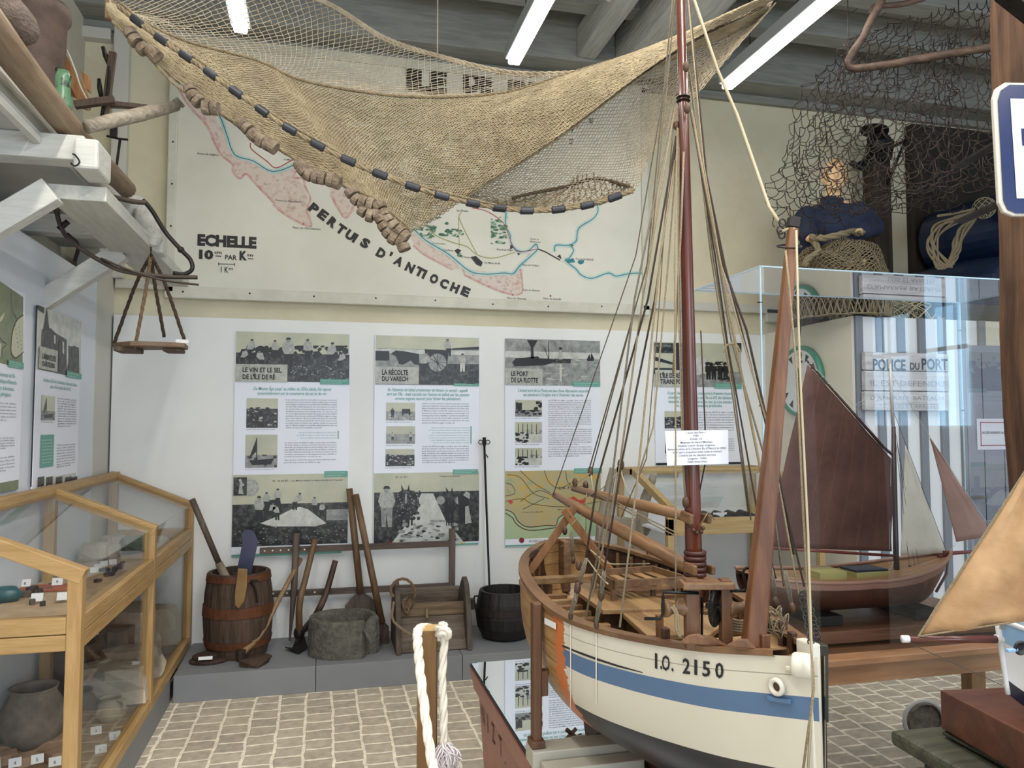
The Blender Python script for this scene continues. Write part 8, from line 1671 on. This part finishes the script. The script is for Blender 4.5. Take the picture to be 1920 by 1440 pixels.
# coarse border meshes along the lead line
bt = cat_rom([at(x, y, d=d_) for x, y, d_ in [(860, 368, 3.2), (960, 375, 3.2), (1060, 345, 3.2), (1090, 325, 3.2), (1150, 335, 3.15), (1188, 345, 3.1)]], n); bt2 = cat_rom([at(x, y, d=d_) for x, y, d_ in [(860, 376, 3.19), (985, 394, 3.19), (1100, 385, 3.14), (1187, 360, 3.09)]], n)
net_edges(net_grid([bt, bt2], 56, 4), .0032, M_nrope, 'border_meshes', net, jit=.004, sag=.006, loops=4, seed=6)
rope(net, [at(x, y, d=d_) for x, y, d_ in head], .011, M_netl, 'head_rope', twist=True)
rope(net, [at(x, y+3+2*(i % 2), d=d_-.01) for i, (x, y, d_) in enumerate(head)], .006, M_netl, 'head_rope', twist=True)
llo = rope(net, [at(x, y, d=d_-.03) for x, y, d_ in leadl], .0095, M_nrope, 'lead_line', twist=True)
rope(net, [at(x+4, y-7+4*(i % 2), d=d_-.03) for i, (x, y, d_) in enumerate(leadl)], .005, M_nrope, 'lead_line_twin', twist=True)
rope(net, [at(x, y, d=d_-.01) for x, y, d_ in fold], .006, M_nrope, 'fold_cord', twist=True)
cko = rope(net, [at(x, y, d=d_-.02) for x, y, d_ in cork]+[at(762, 445, d=3.0)], .0055, M_nrope, 'cork_line', twist=True)
rope(net, [at(x, y, d=d_-.02) for x, y, d_ in ((960, 372, 3.2), (1000, 362, 3.2), (1060, 350, 3.2), (1120, 335, 3.18), (1180, 350, 3.1))], .007, mat('dark_hemp', hx('4c4032'), .9), 'border_rope', twist=True)
LP = cat_rom([at(x, y, d=d_-.03) for x, y, d_ in leadl], 200)
cum = [0]
for a, b_ in zip(LP, LP[1:]): cum.append(cum[-1]+(b_-a).length)
k = .09
while k < cum[-1]:
    i = next(i for i, c_ in enumerate(cum) if c_ >= k); i2 = min(i+5, len(LP)-1); d_ = (LP[i2]-LP[i]).normalized(); mb = MB(); mb.tube([LP[i]-d_*.029, LP[i]-d_*.024, LP[i]+d_*.024, LP[i]+d_*.029], [.010, .0155, .0155, .010], 12); mb.build('lead_weight', M_lead, llo, smooth=False); k += .122
# corks: strings hanging in bunches below the cork line
bunches = [[(245, 62), (254, 76), (268, 92)], [(283, 96), (292, 104)], [(356, 166), (362, 180), (372, 190)], [(388, 202), (403, 203)], [(455, 232), (464, 240), (474, 252)], [(478, 256), (489, 264), (502, 270), (512, 276)], [(563, 308), (570, 318), (580, 327), (592, 332), (604, 334)], [(620, 338), (632, 342)],
           [(660, 360), (668, 374), (680, 380), (694, 384)], [(680, 395), (694, 404), (706, 402)], [(712, 386), (718, 400), (726, 412), (736, 424), (748, 434), (758, 444)], [(714, 410), (720, 424), (728, 436), (738, 446), (752, 452), (757, 464)]]
rnd = random.Random(11)
for B_ in bunches:
    Pb = [at(x, y, d=2.86) for x, y in B_]
    for i, p_ in enumerate(Pb):
        d_ = (Pb[min(i+1, len(Pb)-1)]-Pb[max(i-1, 0)]).normalized(); r_ = rnd.uniform(.024, .028); h_ = rnd.uniform(.011, .014); mb = MB(); mb.lathe(p_, [(r_*.5, -h_), (r_*.95, -h_), (r_, -h_*.6), (r_, h_*.6), (r_*.95, h_), (r_*.5, h_)], 14, d_); mb.build('cork_float', M_cork, cko, smooth=False, noise=(.002, 40))
mb = MB(); q = at(203, 25, d=3.0); mb.bb(q.x-.014, q.x+.014, q.y, q.y+.03, q.z-.02, q.z+.25); mb.build('hanging_batten', M_toolp, net, bevel=.004)
for nm_, a in (('left', at(206, 5, d=3.0)), ('right', at(1450, -5, d=2.7)), ('middle', at(820, 104, d=3.8))):
    mb = MB(); mb.tube([a, Vector((a.x, a.y, 4.42 if nm_ != 'left' else 4.25))], .003, 6); mb.build('suspension_cord', M_netl, net)
